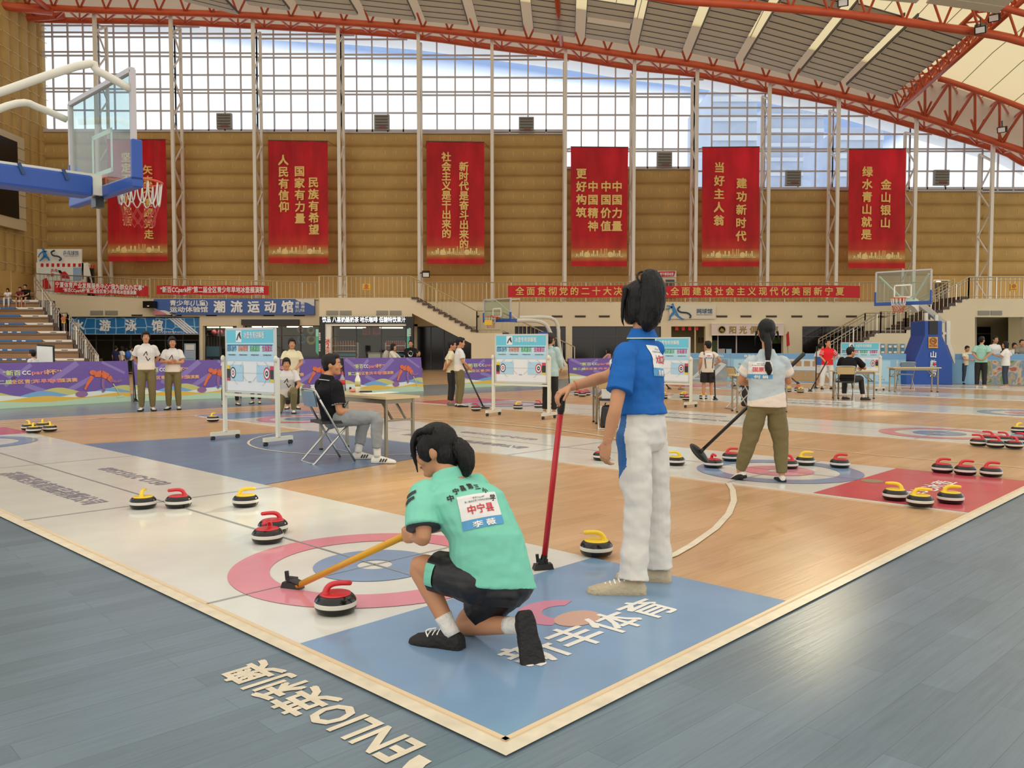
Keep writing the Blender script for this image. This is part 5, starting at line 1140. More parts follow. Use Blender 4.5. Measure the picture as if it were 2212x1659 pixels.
# ------------------------------------------------------------------ barriers
M_pur = mat('purple print', '6a4f9c', .5, var=.05, vs=2); M_pur2 = mat('pale purple print', '8672b2', .5); M_wy = mat('yellow wave print', 'd8b048', .5); M_wl = mat('lime wave print', 'bdbb72', .5); M_wb = mat('blue wave print', '6fa2cc', .5); M_wc = mat('pale wave print', 'd6dcd2', .5); M_wg = mat('mint wave print', 'b0ccb0', .5)
M_or = mat('orange athlete print', 'd9683a', .5, var=.2, vs=8); M_vi = mat('violet athlete print', '8a5f90', .5); M_t1 = mat('lime lettering', 'c8d88a', .5); M_t2 = mat('pink lettering', 'e08a90', .5); M_t3 = mat('peach lettering', 'e0a878', .5)
PM = [M_pur, M_pur2, M_wy, M_wl, M_wb, M_wc, M_wg, M_or, M_vi, M_t1, M_t2, M_t3, M_text, M_frame]
def purple_barrier(P0, P1, h, lab):
    P0, P1 = V(P0), V(P1); X = P1 - P0; W = X.length; X /= W; N = X.cross(ZZ); U = (ZZ - N * .12).normalized(); NN = X.cross(U)
    t = thing('barrier_panel', lab, 'barrier', P0, 'purple printed barrier panels'); b = MB()
    b.prism([P0, P0 + X * W, P0 + X * W + U * h, P0 + U * h], -NN * .02); b.build('panel', [M_pur], t); b = MB()
    def P(x, y, l): return P0 + X * (x * W) + U * (y * h) + NN * l
    def strip(fy0, fy1, m, l, n=28):
        for k in range(n):
            a, c = k / n, (k + 1) / n; b.poly([P(a, fy0(a), l), P(c, fy0(c), l), P(c, fy1(c), l), P(a, fy1(a), l)], m)
    zero = lambda x: .0
    for x0, y0, x1, y1, wd in ((.02, .98, .2, .62, .05), (.3, .95, .12, .5, .04), (.42, .55, .62, .97, .06), (.8, .98, .97, .7, .03), (.25, .5, .4, .3, .05), (.55, .35, .72, .62, .05)):
        p, q = P(x0, y0, .002), P(x1, y1, .002); n_ = NN.cross((q - p).normalized()) * wd; b.poly([p - n_, q - n_, q + n_, p + n_], 1)
    strip(zero, lambda x: .33 + .08 * math.cos(x * 13 + .2), 3, .003); strip(zero, lambda x: .28 + .07 * math.cos(x * 13 + 1.6), 4, .004); strip(zero, lambda x: .24 + .05 * math.cos(x * 9 - .4), 5, .005); strip(zero, lambda x: .2 + .035 * math.cos(x * 11 + 2.4), 2, .006); strip(zero, lambda x: .125 + .03 * math.cos(x * 8), 6, .007)
    for s_, x, m in (('“新百', .17, 9), ('CC', .265, 12), ('park', .355, 10), ('杯”', .445, 11)): b.text(s_, P(x, .72, .009), X, U, h * .105, m, W * (.11 if s_ != 'CC' else .055), bold=.03)
    for s_, x, m in (('第二届', .1, 9), ('全区青少', .245, 11), ('年旱地', .375, 10), ('冰壶', .46, 10), ('展演赛', .545, 11)): b.text(s_, P(x, .53, .009), X, U, h * .085, m, W * .042 * len(s_), bold=.035)
    def limb(pts, m, l=.011):
        for (xa, ya, ra), (xb, yb, rb) in zip(pts, pts[1:]):
            p, q = P(xa, ya, l), P(xb, yb, l); n_ = NN.cross((q - p).normalized()); b.poly([p - n_ * ra * h, q - n_ * rb * h, q + n_ * rb * h, p + n_ * ra * h], m)
    limb([(.735, .68, .05), (.79, .7, .085), (.84, .62, .07), (.865, .5, .05)], 7); limb([(.72, .64, .045), (.685, .5, .035), (.655, .34, .025)], 7, .012); limb([(.8, .58, .04), (.79, .42, .035), (.8, .3, .03), (.78, .27, .03)], 8, .013); limb([(.85, .54, .04), (.9, .49, .03), (.94, .53, .025)], 8, .012); limb([(.87, .45, .015), (.9, .28, .012), (.915, .14, .012)], 3, .013); limb([(.89, .13, .02), (.945, .14, .02)], 6, .014)
    b.poly([P(.725 + .026 * math.cos(a), .73 + .06 * math.sin(a), .014) for a in [2 * PI * k / 14 for k in range(14)]], 7); b.poly([P(.63 + .045 * math.cos(a), .235 + .07 * math.sin(a), .014) for a in [2 * PI * k / 18 for k in range(18)]], 8)
    b.build('print', PM, t)
    MB().bar(P(0, 0, -.03), P(0, 1, -.03), .025, .025, 0, NN).build('side_post', M_black, t); MB().bar(P(1, 0, -.03), P(1, 1, -.03), .025, .025, 0, NN).build('side_post', M_black, t)
    b = MB()
    for x in (.15, .85): b.bar(P(x, .92, -.03), V((P(x, 0, 0) - N * .5)), .025, .025, 0, X)
    b.build('rear_brace', M_black, t); return t
def fy(x, y): return fl(x, y)
purple_barrier(fl(-28, 885), fl(283, 867), .93, 'purple printed barrier at the far left, below the bleachers')
purple_barrier(fl(291, 867), fl(517, 859), .93, 'purple printed barrier behind the two players in olive trousers')
purple_barrier(fl(522, 859), fl(740, 851), .93, 'purple printed barrier behind the squatting player')
purple_barrier(fl(748, 853), fl(915, 845), .95, 'purple printed barrier right of the seated man, people leaning on it')
purple_barrier(fl(984, 839), fl(1192, 829), .88, 'purple printed barrier behind the two boys with the broom')
purple_barrier(fl(1231, 828), fl(1432, 823), .84, 'purple printed barrier above the outstretched arm of the girl in blue')
M_bb = mat('sky blue print', '86b4d0', .5, var=.06, vs=1.5); M_bb2 = mat('deep sky print', '6a9cc6', .5); M_collage = None
def collage():
    m = mat('colourful aerial print', 'a08060', .5); nt = m.node_tree; n = nt.nodes; l = nt.links; tc = n.new('ShaderNodeTexCoord')
    z = n.new('ShaderNodeTexNoise'); z.inputs['Scale'].default_value = 1.3; z.inputs['Detail'].default_value = 3; z.inputs['Distortion'].default_value = 1.5; l.new(tc.outputs['Object'], z.inputs['Vector'])
    cr = n.new('ShaderNodeValToRGB'); e = cr.color_ramp.elements; e[0].position = .3; e[0].color = (*lin('4a5a3a'), 1); e[1].position = .72; e[1].color = (*lin('b06048'), 1)
    for p, c in ((.4, '6f8a6a'), (.46, 'b89a70'), (.52, '5f86a0'), (.58, 'c4b090'), (.65, '9a4a4a')):
        q = e.new(p); q.color = (*lin(c), 1)
    l.new(z.outputs['Fac'], cr.inputs[0]); l.new(cr.outputs[0], n['Principled BSDF'].inputs['Base Color']); return m
M_col2 = collage(); M_room = mat('brown room photo print', 'a5875c', .5, var=.12, vs=1.5); M_greyp = mat('grey arena photo print', '8b9498', .5, var=.3, vs=2)
def blue_barrier(x0, y0, x1, y1, kind, lab, h=1.0):
    P0, P1 = fl(x0, y0), fl(x1, y1); X = P1 - P0; W = X.length; X /= W; N = X.cross(ZZ); t = thing('barrier_panel', lab, 'barrier', P0, 'sky blue printed barrier panels')
    MB().prism([P0, P0 + X * W, P0 + X * W + ZZ * h, P0 + ZZ * h], -N * .04).build('panel', M_bb, t); b = MB()
    def P(x, y, l): return P0 + X * (x * W) + ZZ * (y * h) + N * l
    def rc(xa, ya, xb, yb, m, l=.004): b.poly([P(xa, ya, l), P(xb, ya, l), P(xb, yb, l), P(xa, yb, l)], m)
    rc(0, .82, 1, .99, 1)
    if kind == 'arena': rc(.06, .04, .94, .78, 2); b.poly([P(.1, .06, .006), P(.6, .06, .006), P(.92, .6, .006), P(.75, .7, .006), P(.4, .5, .006)], 3); b.poly([P(.2, .1, .008), P(.5, .1, .008), P(.8, .58, .008), P(.7, .62, .008)], 2); b.text('水体育中心', P(.7, .86, .006), X, ZZ, .09, 4, .5)
    if kind == 'text':
        rc(.06, .06, .94, .78, 5); [rc(.15, .2 + .13 * k, .2, .26 + .13 * k, 2, .006) for k in range(4)]; b.text('体育中心', P(.4, .86, .006), X, ZZ, .09, 4, .5)
    if kind == 'room':
        rc(.04, .04, .96, .8, 3); b.poly([P(.04, .04, .006), P(.96, .04, .006), P(.8, .42, .006), P(.2, .42, .006)], 6)
        for k in range(5): rc(.08 + .17 * k, .56, .2 + .17 * k, .74, 6, .007); rc(.1 + .17 * k, .36, .22 + .17 * k, .4, 2, .008); rc(.1 + .17 * k, .22, .12 + .17 * k, .36, 2, .008)
    if kind == 'plain':
        rc(.05, .08, .6, .78, 5); [rc(.3 + .06 * k, .12, .34 + .06 * k, .17, 2, .006) for k in range(3)]; [rc(.3 + .06 * k, .22, .34 + .06 * k, .27, 2, .006) for k in range(2)]
    if kind == 'collage': rc(.1, .02, 1, .79, 7); b.text('体育', P(.75, .86, .006), X, ZZ, .09, 4, .4)
    rc(0, 0, 1, .02, 2, .006); b.build('print', [M_bb, M_bb2, M_greyp, mat('pale arena print', 'c0c8ca', .5), M_text, mat('pale sky print', 'a2cade', .5), M_room, M_col2], t)
blue_barrier(1480, 822.5, 1577, 824, 'arena', 'sky blue barrier with grey arena photo behind the boy in the striped vest')
blue_barrier(1578, 824, 1690, 825.5, 'text', 'sky blue barrier with text panel behind the girl in olive trousers')
blue_barrier(1691, 825.5, 1800, 827.5, 'room', 'sky blue barrier with brown room photo behind the man in red')
blue_barrier(1801, 827.5, 1872, 829, 'text', 'sky blue barrier behind the far wheeled board')
blue_barrier(1873, 829, 1956, 830.5, 'plain', 'sky blue barrier left of the blue hoop base')
blue_barrier(2050, 829.5, 2092, 830.5, 'none', 'narrow plain sky blue barrier right of the blue hoop base')
blue_barrier(2092, 830.5, 2330, 834, 'collage', 'colourful printed barrier behind the man in the mint shirt')

# ------------------------------------------------------------------ basketball hoops
M_pad = mat('royal blue padding', '1f4a9c', .4, bump=.04, bs=12); M_hoopw = mat('off white hoop steel', 'd6d2c4', .35); M_rim = mat('orange rim', 'd0522e', .4); M_net = mat('white net cord', 'd8d4cc', .7); M_netr = mat('red net cord', 'b23a34', .7)
def hoop_board(t, Cb, R, F, w, h, padw=.09, nets=True, alu=M_frame):
    """Cb = bottom centre of the board, R = along the board, F = towards the court"""
    Cb, R, F = V(Cb), V(R).normalized(), V(F).normalized()
    def q(x, z, l=0): return Cb + R * x + ZZ * z + F * l
    MB().prism([q(-w / 2, 0), q(w / 2, 0), q(w / 2, h), q(-w / 2, h)], F * .012).build('backboard', glass('backboard glass', (232, 242, 238), .04, .03, (200, 215, 215)), t)
    b = MB(); f_ = .045
    b.bar(q(-w / 2, h), q(w / 2, h), f_, f_, 0, ZZ); b.bar(q(-w / 2, 0), q(w / 2, 0), f_, f_, 0, ZZ); b.bar(q(-w / 2, 0), q(-w / 2, h), f_, f_, 0, F); b.bar(q(w / 2, 0), q(w / 2, h), f_, f_, 0, F); b.build('board_frame', alu, t)
    b = MB(); iw, ih, z0, s_ = w * .33, h * .43, h * .14, .045
    for x0, z_0, x1, z1 in ((-iw / 2, z0, iw / 2, z0 + s_), (-iw / 2, z0 + ih - s_, iw / 2, z0 + ih), (-iw / 2, z0, -iw / 2 + s_, z0 + ih), (iw / 2 - s_, z0, iw / 2, z0 + ih)): b.prism([q(x0, z_0, .013), q(x1, z_0, .013), q(x1, z1, .013), q(x0, z1, .013)], F * .002)
    b.build('target_square', M_white, t)
    b = MB(); pt = padw; zt_ = h * .36
    for s2 in (-1, 1): b.prism([q(s2 * w / 2 - .02 * s2, -.03, -.03), q(s2 * (w / 2 + .035), -.03, -.03), q(s2 * (w / 2 + .035), zt_, -.03), q(s2 * w / 2 - .02 * s2, zt_, -.03)], F * pt)
    b.prism([q(-w / 2 - .035, -.09, -.03), q(w / 2 + .035, -.09, -.03), q(w / 2 + .035, .02, -.03), q(-w / 2 - .035, .02, -.03)], F * pt); o = b.build('padding', M_pad, t); md = o.modifiers.new('b', 'BEVEL'); md.width = .015; md.segments = 2
    rc = q(0, .12, .15 + .225); n = 24
    ring = [rc + (R * math.cos(a) + F * math.sin(a)) * .225 for a in [2 * PI * k / n for k in range(n)]]
    b = MB().tube(ring, .011, 0, 8, closed=True); b.box(q(0, .1, .07), (.16, .14, .02), 0, R, F); b.box(q(0, .08, .015), (.18, .02, .12), 0, R, F); b.build('rim', M_rim, t, sm=False)
    b = MB()
    for k in range(12):
        a0, a1 = 2 * PI * k / 12, 2 * PI * (k + 1) / 12; p = lambda a, r, z: rc + (R * math.cos(a) + F * math.sin(a)) * r - ZZ * z; m = (a0 + a1) / 2
        b.tube([p(a0, .22, 0), p(a0 * .7 + m * .3, .2, .17), p(m, .19, .235), p(a1 * .7 + m * .3, .2, .17), p(a1, .22, 0)], .0075, 0, 5, 3)
    o1 = b.build('net', M_net, t, sm=True); b = MB()
    for k in range(12):
        a0, a1, a2 = (2 * PI * (k + d_) / 12 for d_ in (0, .5, 1)); p = lambda a, r, z: rc + (R * math.cos(a) + F * math.sin(a)) * r - ZZ * z
        b.tube([p(a1, .19, .235), p(a2, .165, .31), p(a1, .15, .38), p(a2, .14, .45)], .005, 0, 4); b.tube([p(a1, .19, .235), p(a0, .165, .31), p(a1, .15, .38), p(a0, .14, .45)], .005, 0, 4)
    b.build('lower_net', M_netr, t)
    return q
t = thing('basketball_hoop', 'near basketball hoop hanging in at the upper left with glass board and blue padded arm', 'basketball hoop', uv(-2.0, 7.03))
q = hoop_board(t, uv(1.4, 7.03, 2.84), VD, UD, 1.62, 1.0, .1)
b = MB(); b.bar(uv(1.28, 7.03, 2.84), uv(-1.9, 7.03, 2.84), .26, .2, 0, ZZ); o = b.build('arm_padding', M_pad, t); md = o.modifiers.new('b', 'BEVEL'); md.width = .025; md.segments = 2
MB().bar(uv(1.28, 7.03, 2.95), uv(-1.9, 7.03, 2.95), .18, .03, 0, ZZ).build('arm_plate', M_hoopw, t)
b = MB()
for u_ in (1.0, .62, .2, -.4): b.bar(uv(u_, 6.89, 2.96), uv(u_ + .04, 6.89, 2.86), .03, .012, 0, VD)
b.build('pad_strap', mat('dark blue strap', '2a4470', .6), t)
MB().tube([uv(1.4, 6.24, 3.66), uv(1.12, 6.3, 3.78), uv(.95, 6.33, 3.79), uv(-.3, 6.62, 3.12), uv(-1.9, 6.9, 2.6)], .036, 0, 12, 4).build('stay', M_hoopw, t, sm=True); MB().tube([uv(1.34, 7.79, 3.66), uv(1.05, 7.74, 3.72), uv(.85, 7.7, 3.71), uv(.2, 7.55, 3.38), uv(-1.9, 7.2, 2.7)], .036, 0, 12, 4).build('stay', M_hoopw, t, sm=True)
b = MB(); b.box(uv(1.32, 7.03, 2.86), (.1, .2, .2), 0, UD, VD); b.box(uv(1.36, 7.03, 2.7), (.08, .12, .1), 1, UD, VD); b.build('mount', [M_hoopw, M_black], t)
b = MB(); b.bar(uv(-1.9, 7.03, 0), uv(-1.9, 7.03, 2.95), .3, .3); b.box(uv(-2.4, 7.03, .2), (1.8, 1.1, .4), 0, UD, VD); b.build('base', M_pad, t)

t = thing('basketball_hoop', 'far right basketball hoop on a tall blue padded base with a no smoking plate', 'basketball hoop', at(2018, 832, 27.0).xy.to_3d())
Cb = at(1950, 653, 26.4); q = hoop_board(t, Cb, VD, -UD, 1.66, .98, .09)
b = MB(); base = [(1998, 693), (2036, 693), (2036, 725), (2058, 779), (2058, 832), (1977, 832), (1977, 779), (1998, 725)]
planepoly(b, base, 27.0, 1.0); b.prism([at(1957, 783, 27.0), at(1957, 832, 27.0), at(1978, 832, 27.0), at(1978, 783, 27.0)], (0, 1.0, 0)); o = b.build('base_padding', M_pad, t); md = o.modifiers.new('b', 'BEVEL'); md.width = .03; md.segments = 2
b = MB(); rect(b, 2007, 693, 2026, 722, 26.97, .05); b.build('recess', M_black, t)
b = MB(); rect(b, 2006, 728, 2026, 752, 26.96, .03, 0); c = at(2016, 736.5, 26.94)
ring = [c + V((.1 * math.cos(a), -.005, .1 * math.sin(a))) for a in [2 * PI * k / 20 for k in range(20)]]; b.tube(ring, .012, 1, 6, closed=True); b.bar(ring[8] , ring[18], .018, .01, 1); b.bar(c + V((-.05, 0, -.02)), c + V((.06, 0, .0)), .02, .008, 2); b.tube([c + V((.06, 0, .0)), c + V((.05, 0, .04)), c + V((.02, 0, .06))], .006, 2, 5)
b.text('禁止吸烟', at(2016, 749, 26.93), (1, 0, 0), ZZ, .06, 1, .24, bold=.02); b.build('no_smoking_plate', [mat('yellow plate', 'c8a054', .45), mat('dark red print', '9c2a24', .5), M_black], t)
b = MB()
for ch, y in (('山', 772), ('东', 792), ('万', 813)): b.text(ch, at(2016, y, 26.95), (1, 0, 0), ZZ, .19, 0, bold=.03)
b.build('lettering', M_text, t)
b = MB(); A_ = at(2014, 690, 27.4); Cq = Cb + UD * .1 + ZZ * .05
b.loft([[p + d_ for d_ in (VD * .08 - ZZ * hh, VD * -.08 - ZZ * hh, VD * -.08 + ZZ * hh, VD * .08 + ZZ * hh)] for p, hh in ((Cq, .05), (Cq + UD * .75 - ZZ * .02, .16), (Cq + UD * 1.15 - ZZ * .14, .2))]); b.loft([[p + d_ for d_ in (V((-hh, -.1, 0)), V((hh, -.1, 0)), V((hh, .1, 0)), V((-hh, .1, 0)))] for p, hh in ((Cq + UD * 1.2 + ZZ * .02, .16), (V((A_.x + .5, A_.y + .3, A_.z - .1)), .12))]); b.build('boom', M_hoopw, t)
b = MB(); b.bar(at(2000, 692, 27.2), at(2000, 676, 27.2), .1, .1, 0, ZZ); b.bar(at(2022, 694, 27.3), at(2022, 680, 27.3), .1, .1); b.bar(at(2047, 693, 27.6), at(2047, 745, 27.6), .12, .12, 0, (0, 1, 0)); b.bar(at(2047, 740, 27.6), at(2063, 784, 27.6), .12, .12, 0, (0, 1, 0)); b.bar(at(2036, 720, 27.6), at(2048, 720, 27.6), .08, .08); b.build('frame_post', M_hoopw, t)
b = MB(); b.tube([q(-.75, .85, -.03), q(-.2, .1, -.35)], .03); b.build('stay', M_hoopw, t); b = MB(); b.tube([q(.75, .85, -.03), q(.1, .1, -.35)], .03); b.build('stay', M_hoopw, t)

t = thing('basketball_hoop', 'middle basketball hoop in front of the staircase, white frame and blue padding', 'basketball hoop', at(1190, 815, 35.5).xy.to_3d())
Cb = at(1074, 691, 34.0); q = hoop_board(t, Cb, VD, -UD, 1.5, .84, .09)
b = MB(); b.bar(q(0, -.0, -.06), q(0, -.0, -1.1), .16, .14, 0, ZZ); b.build('arm_padding', M_pad, t)
b = MB(); P0 = q(0, 0, -1.1); b.tube([P0, at(1152, 692, 35.2), at(1178, 700, 35.4), at(1190, 722, 35.6)], .09, 0, 8, 3); b.tube([at(1120, 686, 34.9), at(1188, 686, 35.5), at(1205, 705, 35.7), at(1207, 735, 35.8), at(1213, 772, 36), at(1222, 790, 36)], .08, 0, 8, 3); b.build('boom', M_hoopw, t)
MB().tube([q(.68, .8, -.03), q(.68, .84, -.6), q(0, .05, -1.2)], .028, 0, 8).build('stay', M_hoopw, t); MB().tube([q(-.68, .8, -.03), q(-.68, .84, -.6), q(0, .05, -1.3)], .028, 0, 8).build('stay', M_hoopw, t)
b = MB(); planepoly(b, [(1164, 717), (1184, 717), (1196, 780), (1200, 812), (1150, 812), (1154, 780)], 35.4, .9); b.build('base_padding', M_pad, t)
o = MB().box(at(1055, 697, 33.4), (.3, .3, .2)).build('net_tag', mat('yellow notice', 'd9b032', .5), t)

# ------------------------------------------------------------------ loose things at the sides
t = thing('flip_chart', 'white flip chart in a black frame behind the first purple barrier', 'flip chart', at(97, 800, 19.6).xy.to_3d())
c = at(97, 766, 19.6); MB().box(c, (.36, .03, .38), 0, V((1, 0, -.06))).build('paper', M_paper, t); MB().box(c + V((.01, .03, .02)), (.4, .02, .42), 0, V((1, 0, -.06))).build('frame', M_black, t)
for s_ in (-1, 1): MB().tube([c + V((.14 * s_, .05, .1)), V((c.x + .3 * s_, c.y + .1, .0))], .015, 0, 6).build('leg', M_black, t)
MB().tube([c + V((0, .05, .1)), V((c.x, c.y + .5, .0))], .015, 0, 6).build('leg', M_black, t)
t = thing('flag', 'small red flag on a stick right of the club shop', 'flag', at(1703, 800, 44.2).xy.to_3d())
a, c = at(1703, 775, 44.2), at(1701, 716, 44.2); MB().tube([V((a.x, a.y, 0)), c], .02, 0, 6).build('stick', M_leg, t); b = MB(); b.prism([at(1699, 722, 44.2), at(1704, 716, 44.1), at(1706, 746, 44.1), at(1700, 749, 44.2)], (0, .05, 0)); b.build('cloth', mat('flag red', 'c9202a', .6), t)
t = thing('info_stand', 'row of blue pocket boards above the barrier left of the blue hoop base', 'display stand', at(1930, 800, 30).xy.to_3d())
b = MB(); rect(b, 1900, 742, 1958, 764, 30, .05); b.prism([at(1902, 764, 30), at(1902, 764, 30) * 1 + V((0.0, 0, -.95)), at(1956, 764, 30) + V((0, 0, -.95)), at(1956, 764, 30)], (0, .03, 0)); b.build('panel', mat('beige stand panel', 'c4bda2', .5), t); b = MB()
for x in (1907, 1923, 1934, 1950): rect(b, x - 4, 743, x + 4, 763, 29.97, .03, 0); rect(b, x - 3, 746, x + 3, 751, 29.95, .02, 1); rect(b, x - 3, 759, x + 3, 763, 29.95, .02, 1)
b.build('pocket', [mat('teal blue pocket', '4f86a8', .5), M_white], t)
t = thing('laptop_desk', 'desk with grey laptop inside the club shop', 'desk', at(1562, 797, 45.6)); MB().box(at(1565, 780, 45.6), (1.1, .5, .85), 0).build('desk', M_frame, t); MB().box(at(1560, 759, 45.5), (.42, .03, .28), 0).build('laptop', M_frame, t); MB().box(at(1573, 759, 45.5), (.36, .03, .26), 0).build('monitor', BCOL['sky'], t)
# ------------------------------------------------------------------ people: builder
from mathutils import noise as mnoise
_ts = bpy.data.scenes.new('remesh_bench')
def remesh(mb, vox, it=4, fac=.5):
    """union of overlapping lofts grown into one continuous skin"""
    me = bpy.data.meshes.new('t'); me.from_pydata([tuple(v) for v in mb.v], [], mb.f); bm = bmesh.new(); bm.from_mesh(me); bmesh.ops.recalc_face_normals(bm, faces=bm.faces); bm.to_mesh(me); bm.free()
    o = bpy.data.objects.new('t', me); _ts.collection.objects.link(o); r = o.modifiers.new('r', 'REMESH'); r.mode = 'VOXEL'; r.voxel_size = vox
    if it: s = o.modifiers.new('s', 'SMOOTH'); s.iterations = it; s.factor = fac
    vl = _ts.view_layers[0]; vl.update(); dg = vl.depsgraph; m2 = bpy.data.meshes.new_from_object(o.evaluated_get(dg), depsgraph=dg)
    R = MB(); R.v = [v.co.copy() for v in m2.vertices]; R.f = [tuple(p.vertices) for p in m2.polygons]; R.m = [0] * len(R.f); R.n = [v.normal.copy() for v in m2.vertices]
    bpy.data.objects.remove(o); bpy.data.meshes.remove(me); bpy.data.meshes.remove(m2); return R
def wrinkle(R, amp, fr=(14, 14, 7), seed=0):
    for i, n in enumerate(R.n):
        p = R.v[i]; k = mnoise.noise(V((p.x * fr[0] + seed, p.y * fr[1], p.z * fr[2]))) + .5 * mnoise.noise(V((p.x * fr[0] * 2.3, p.y * fr[1] * 2.3 + seed, p.z * fr[2] * 2.1))); R.v[i] = p + n * (amp * k)
    return R
def paint(R, fn):
    for i, f in enumerate(R.f):
        c = V((0, 0, 0))
        for j in f: c += R.v[j]
        R.m[i] = fn(c / len(f))
    return R
def ring(c, X, Y, a, b, n=20, p=2.0):
    out = []
    for j in range(n):
        t = 2 * PI * j / n; ct, st = math.cos(t), math.sin(t); out.append(c + X * (a * math.copysign(abs(ct) ** (2 / p), ct)) + Y * (b * math.copysign(abs(st) ** (2 / p), st)))
    return out
def limb(mb, pts, rr, n=14, k=4):
    mb.tube(pts, rr, 0, n, k); mb.ell(pts[0], (rr[0],) * 3, 0, None, 10, 6); mb.ell(pts[-1], (rr[-1],) * 3, 0, None, 10, 6)
def rot(v, ax, a): return Matrix.Rotation(a, 3, ax) @ v
def hand(mb, w, d, n, th, s, curl=.35, spread=.06):
    """palm, four unequal fingers and a thumb; n = palm side, th = thumb side"""
    d = V(d).normalized(); n = (V(n) - d * V(n).dot(d)).normalized(); w_ = d.cross(n); w_ = w_ if w_.dot(V(th)) > 0 else -w_
    mb.loft([ring(w + d * (l * s) , w_, n, a * s, b * s, 12, 2.4) for l, a, b in ((-.03, .024, .019), (0, .026, .018), (.03, .036, .017), (.065, .041, .015), (.088, .038, .012))])
    ax = w_ if w_.cross(d).dot(n) > 0 else -w_
    for i, (o, L, r) in enumerate(((.03, .068, .0088), (.0105, .078, .0092), (-.0095, .072, .0088), (-.029, .056, .0078))):
        p = w + d * (.082 * s) + w_ * (o * s); dd = (d + w_ * (spread * (1.5 - i))).normalized(); pts = [p]; c = curl * (1 + .08 * i)
        for q, f in enumerate((.45, .31, .24)): dd = rot(dd, ax, c); p = p + dd * (L * f * s); pts.append(p)
        mb.tube(pts, [r * s, r * s * .98, r * s * .92, r * s * .8], 0, 8, 2); mb.ell(pts[-1], (r * s * .8,) * 3, 0, None, 8, 5)
    p = w + d * (.028 * s) + w_ * (.028 * s); t1 = (d * .75 + w_ * .75 + n * .25).normalized(); t2 = (d * .95 + w_ * .25 + n * (.25 + curl * .5)).normalized(); q = p + t1 * (.035 * s); e = q + t2 * (.032 * s)
    mb.tube([p - t1 * .01, p, q, e, e + t2 * (.018 * s)], [.012 * s, .0125 * s, .0105 * s, .0095 * s, .007 * s], 0, 8, 2)
HEADR = ((-.112, .022, .020, .052), (-.100, .040, .036, .040), (-.075, .054, .060, .020), (-.04, .064, .079, .004), (0, .0705, .089, -.002), (.035, .073, .0935, -.005), (.065, .068, .089, -.009), (.092, .052, .070, -.012), (.108, .030, .042, -.013), (.113, .008, .01, -.013))
def head(mb, c, f, u, s):
    r = f.cross(u).normalized(); mb.loft([ring(c + u * (z * s) + f * (y * s), r, f, a * s, b * s, 20, 2.15) for z, a, b, y in HEADR])
    g = lambda x, y, z: c + r * (x * s) + f * (y * s) + u * (z * s)
    mb.tube([g(0, .078, .018), g(0, .094, -.008), g(0, .102, -.026)], [.007 * s, .0095 * s, .0125 * s], 0, 8, 2); mb.ell(g(0, .1, -.027), (.013 * s, .011 * s, .009 * s), 0, (r, f, u), 8, 6)
    for x in (-.012, .012): mb.ell(g(x, .092, -.03), (.008 * s, .009 * s, .007 * s), 0, (r, f, u), 8, 5)
    mb.ell(g(0, .08, -.062), (.024 * s, .016 * s, .012 * s), 0, (r, f, u), 10, 6); mb.ell(g(0, .076, -.092), (.022 * s, .018 * s, .016 * s), 0, (r, f, u), 10, 6)
    for x in (-1, 1):
        mb.ell(g(.074 * x, -.008, -.008), (.011 * s, .021 * s, .032 * s), 0, ((r * .95 + f * -.25 * x).normalized(), f, u), 8, 6); mb.ell(g(.045 * x, .06, -.03), (.024 * s, .024 * s, .024 * s), 0, (r, f, u), 8, 6)
def shoe(mb, an, d, up, s, wd=1., L=.255, hi=1.):
    """foot-shaped loft: heel behind the ankle, toe ahead, flat sole"""
    d = V(d).normalized(); up = (V(up) - d * V(up).dot(d)).normalized(); x = d.cross(up); H = an - up * (.078 * s) - d * (.062 * s); rings = []
    for t, w, h in ((-.01, .020, .045), (.04, .031, .066), (.2, .035, .078), (.38, .036, .074), (.55, .041, .060), (.75, .046, .046), (.9, .040, .036), (.98, .024, .026), (1.01, .008, .014)):
        c = H + d * (L * s * t); w *= s * wd; h *= s * hi; rings.append([c - x * w * .9, c - x * w + up * h * .3, c - x * w * .85 + up * h * .72, c - x * w * .35 + up * h, c + x * w * .35 + up * h, c + x * w * .85 + up * h * .72, c + x * w + up * h * .3, c + x * w * .9])
    mb.loft(rings)
SKIN = mat('skin', 'c08a66', .5, spec=.35, var=.05, vs=12); SKIN2 = mat('tanned skin', 'a87050', .5, spec=.35, var=.06, vs=10)
HAIR = mat('black hair', '0c0908', .45, spec=.3, bump=.5, bs=120, stretch=(1, 1, .12)); HAIRB = mat('dark brown hair', '2a1a14', .45, spec=.35, bump=.5, bs=120, stretch=(1, 1, .12))
M_eye = mat('dark eye', '140e0c', .2); M_brow = mat('eyebrow', '221713', .7); M_lip = mat('lip', 'a3594c', .5)
def cloth(name, c, tr=0): return mat(name, c, .75, spec=.2, bump=.25, bs=14, var=.03, vs=6)
DEF = dict(pel=(0, 0, .90), wai=(0, .0, 1.03), che=(0, .01, 1.20), nek=(0, -.015, 1.375), hd=(0, .025, 1.525), sh=(.152, -.005, 1.305), el=(.205, -.03, 1.075), wr=(.215, .04, .85), hn=(.215, .07, .78), hp=(.085, 0, .86), kn=(.1, .015, .47), an=(.105, -.03, .085))
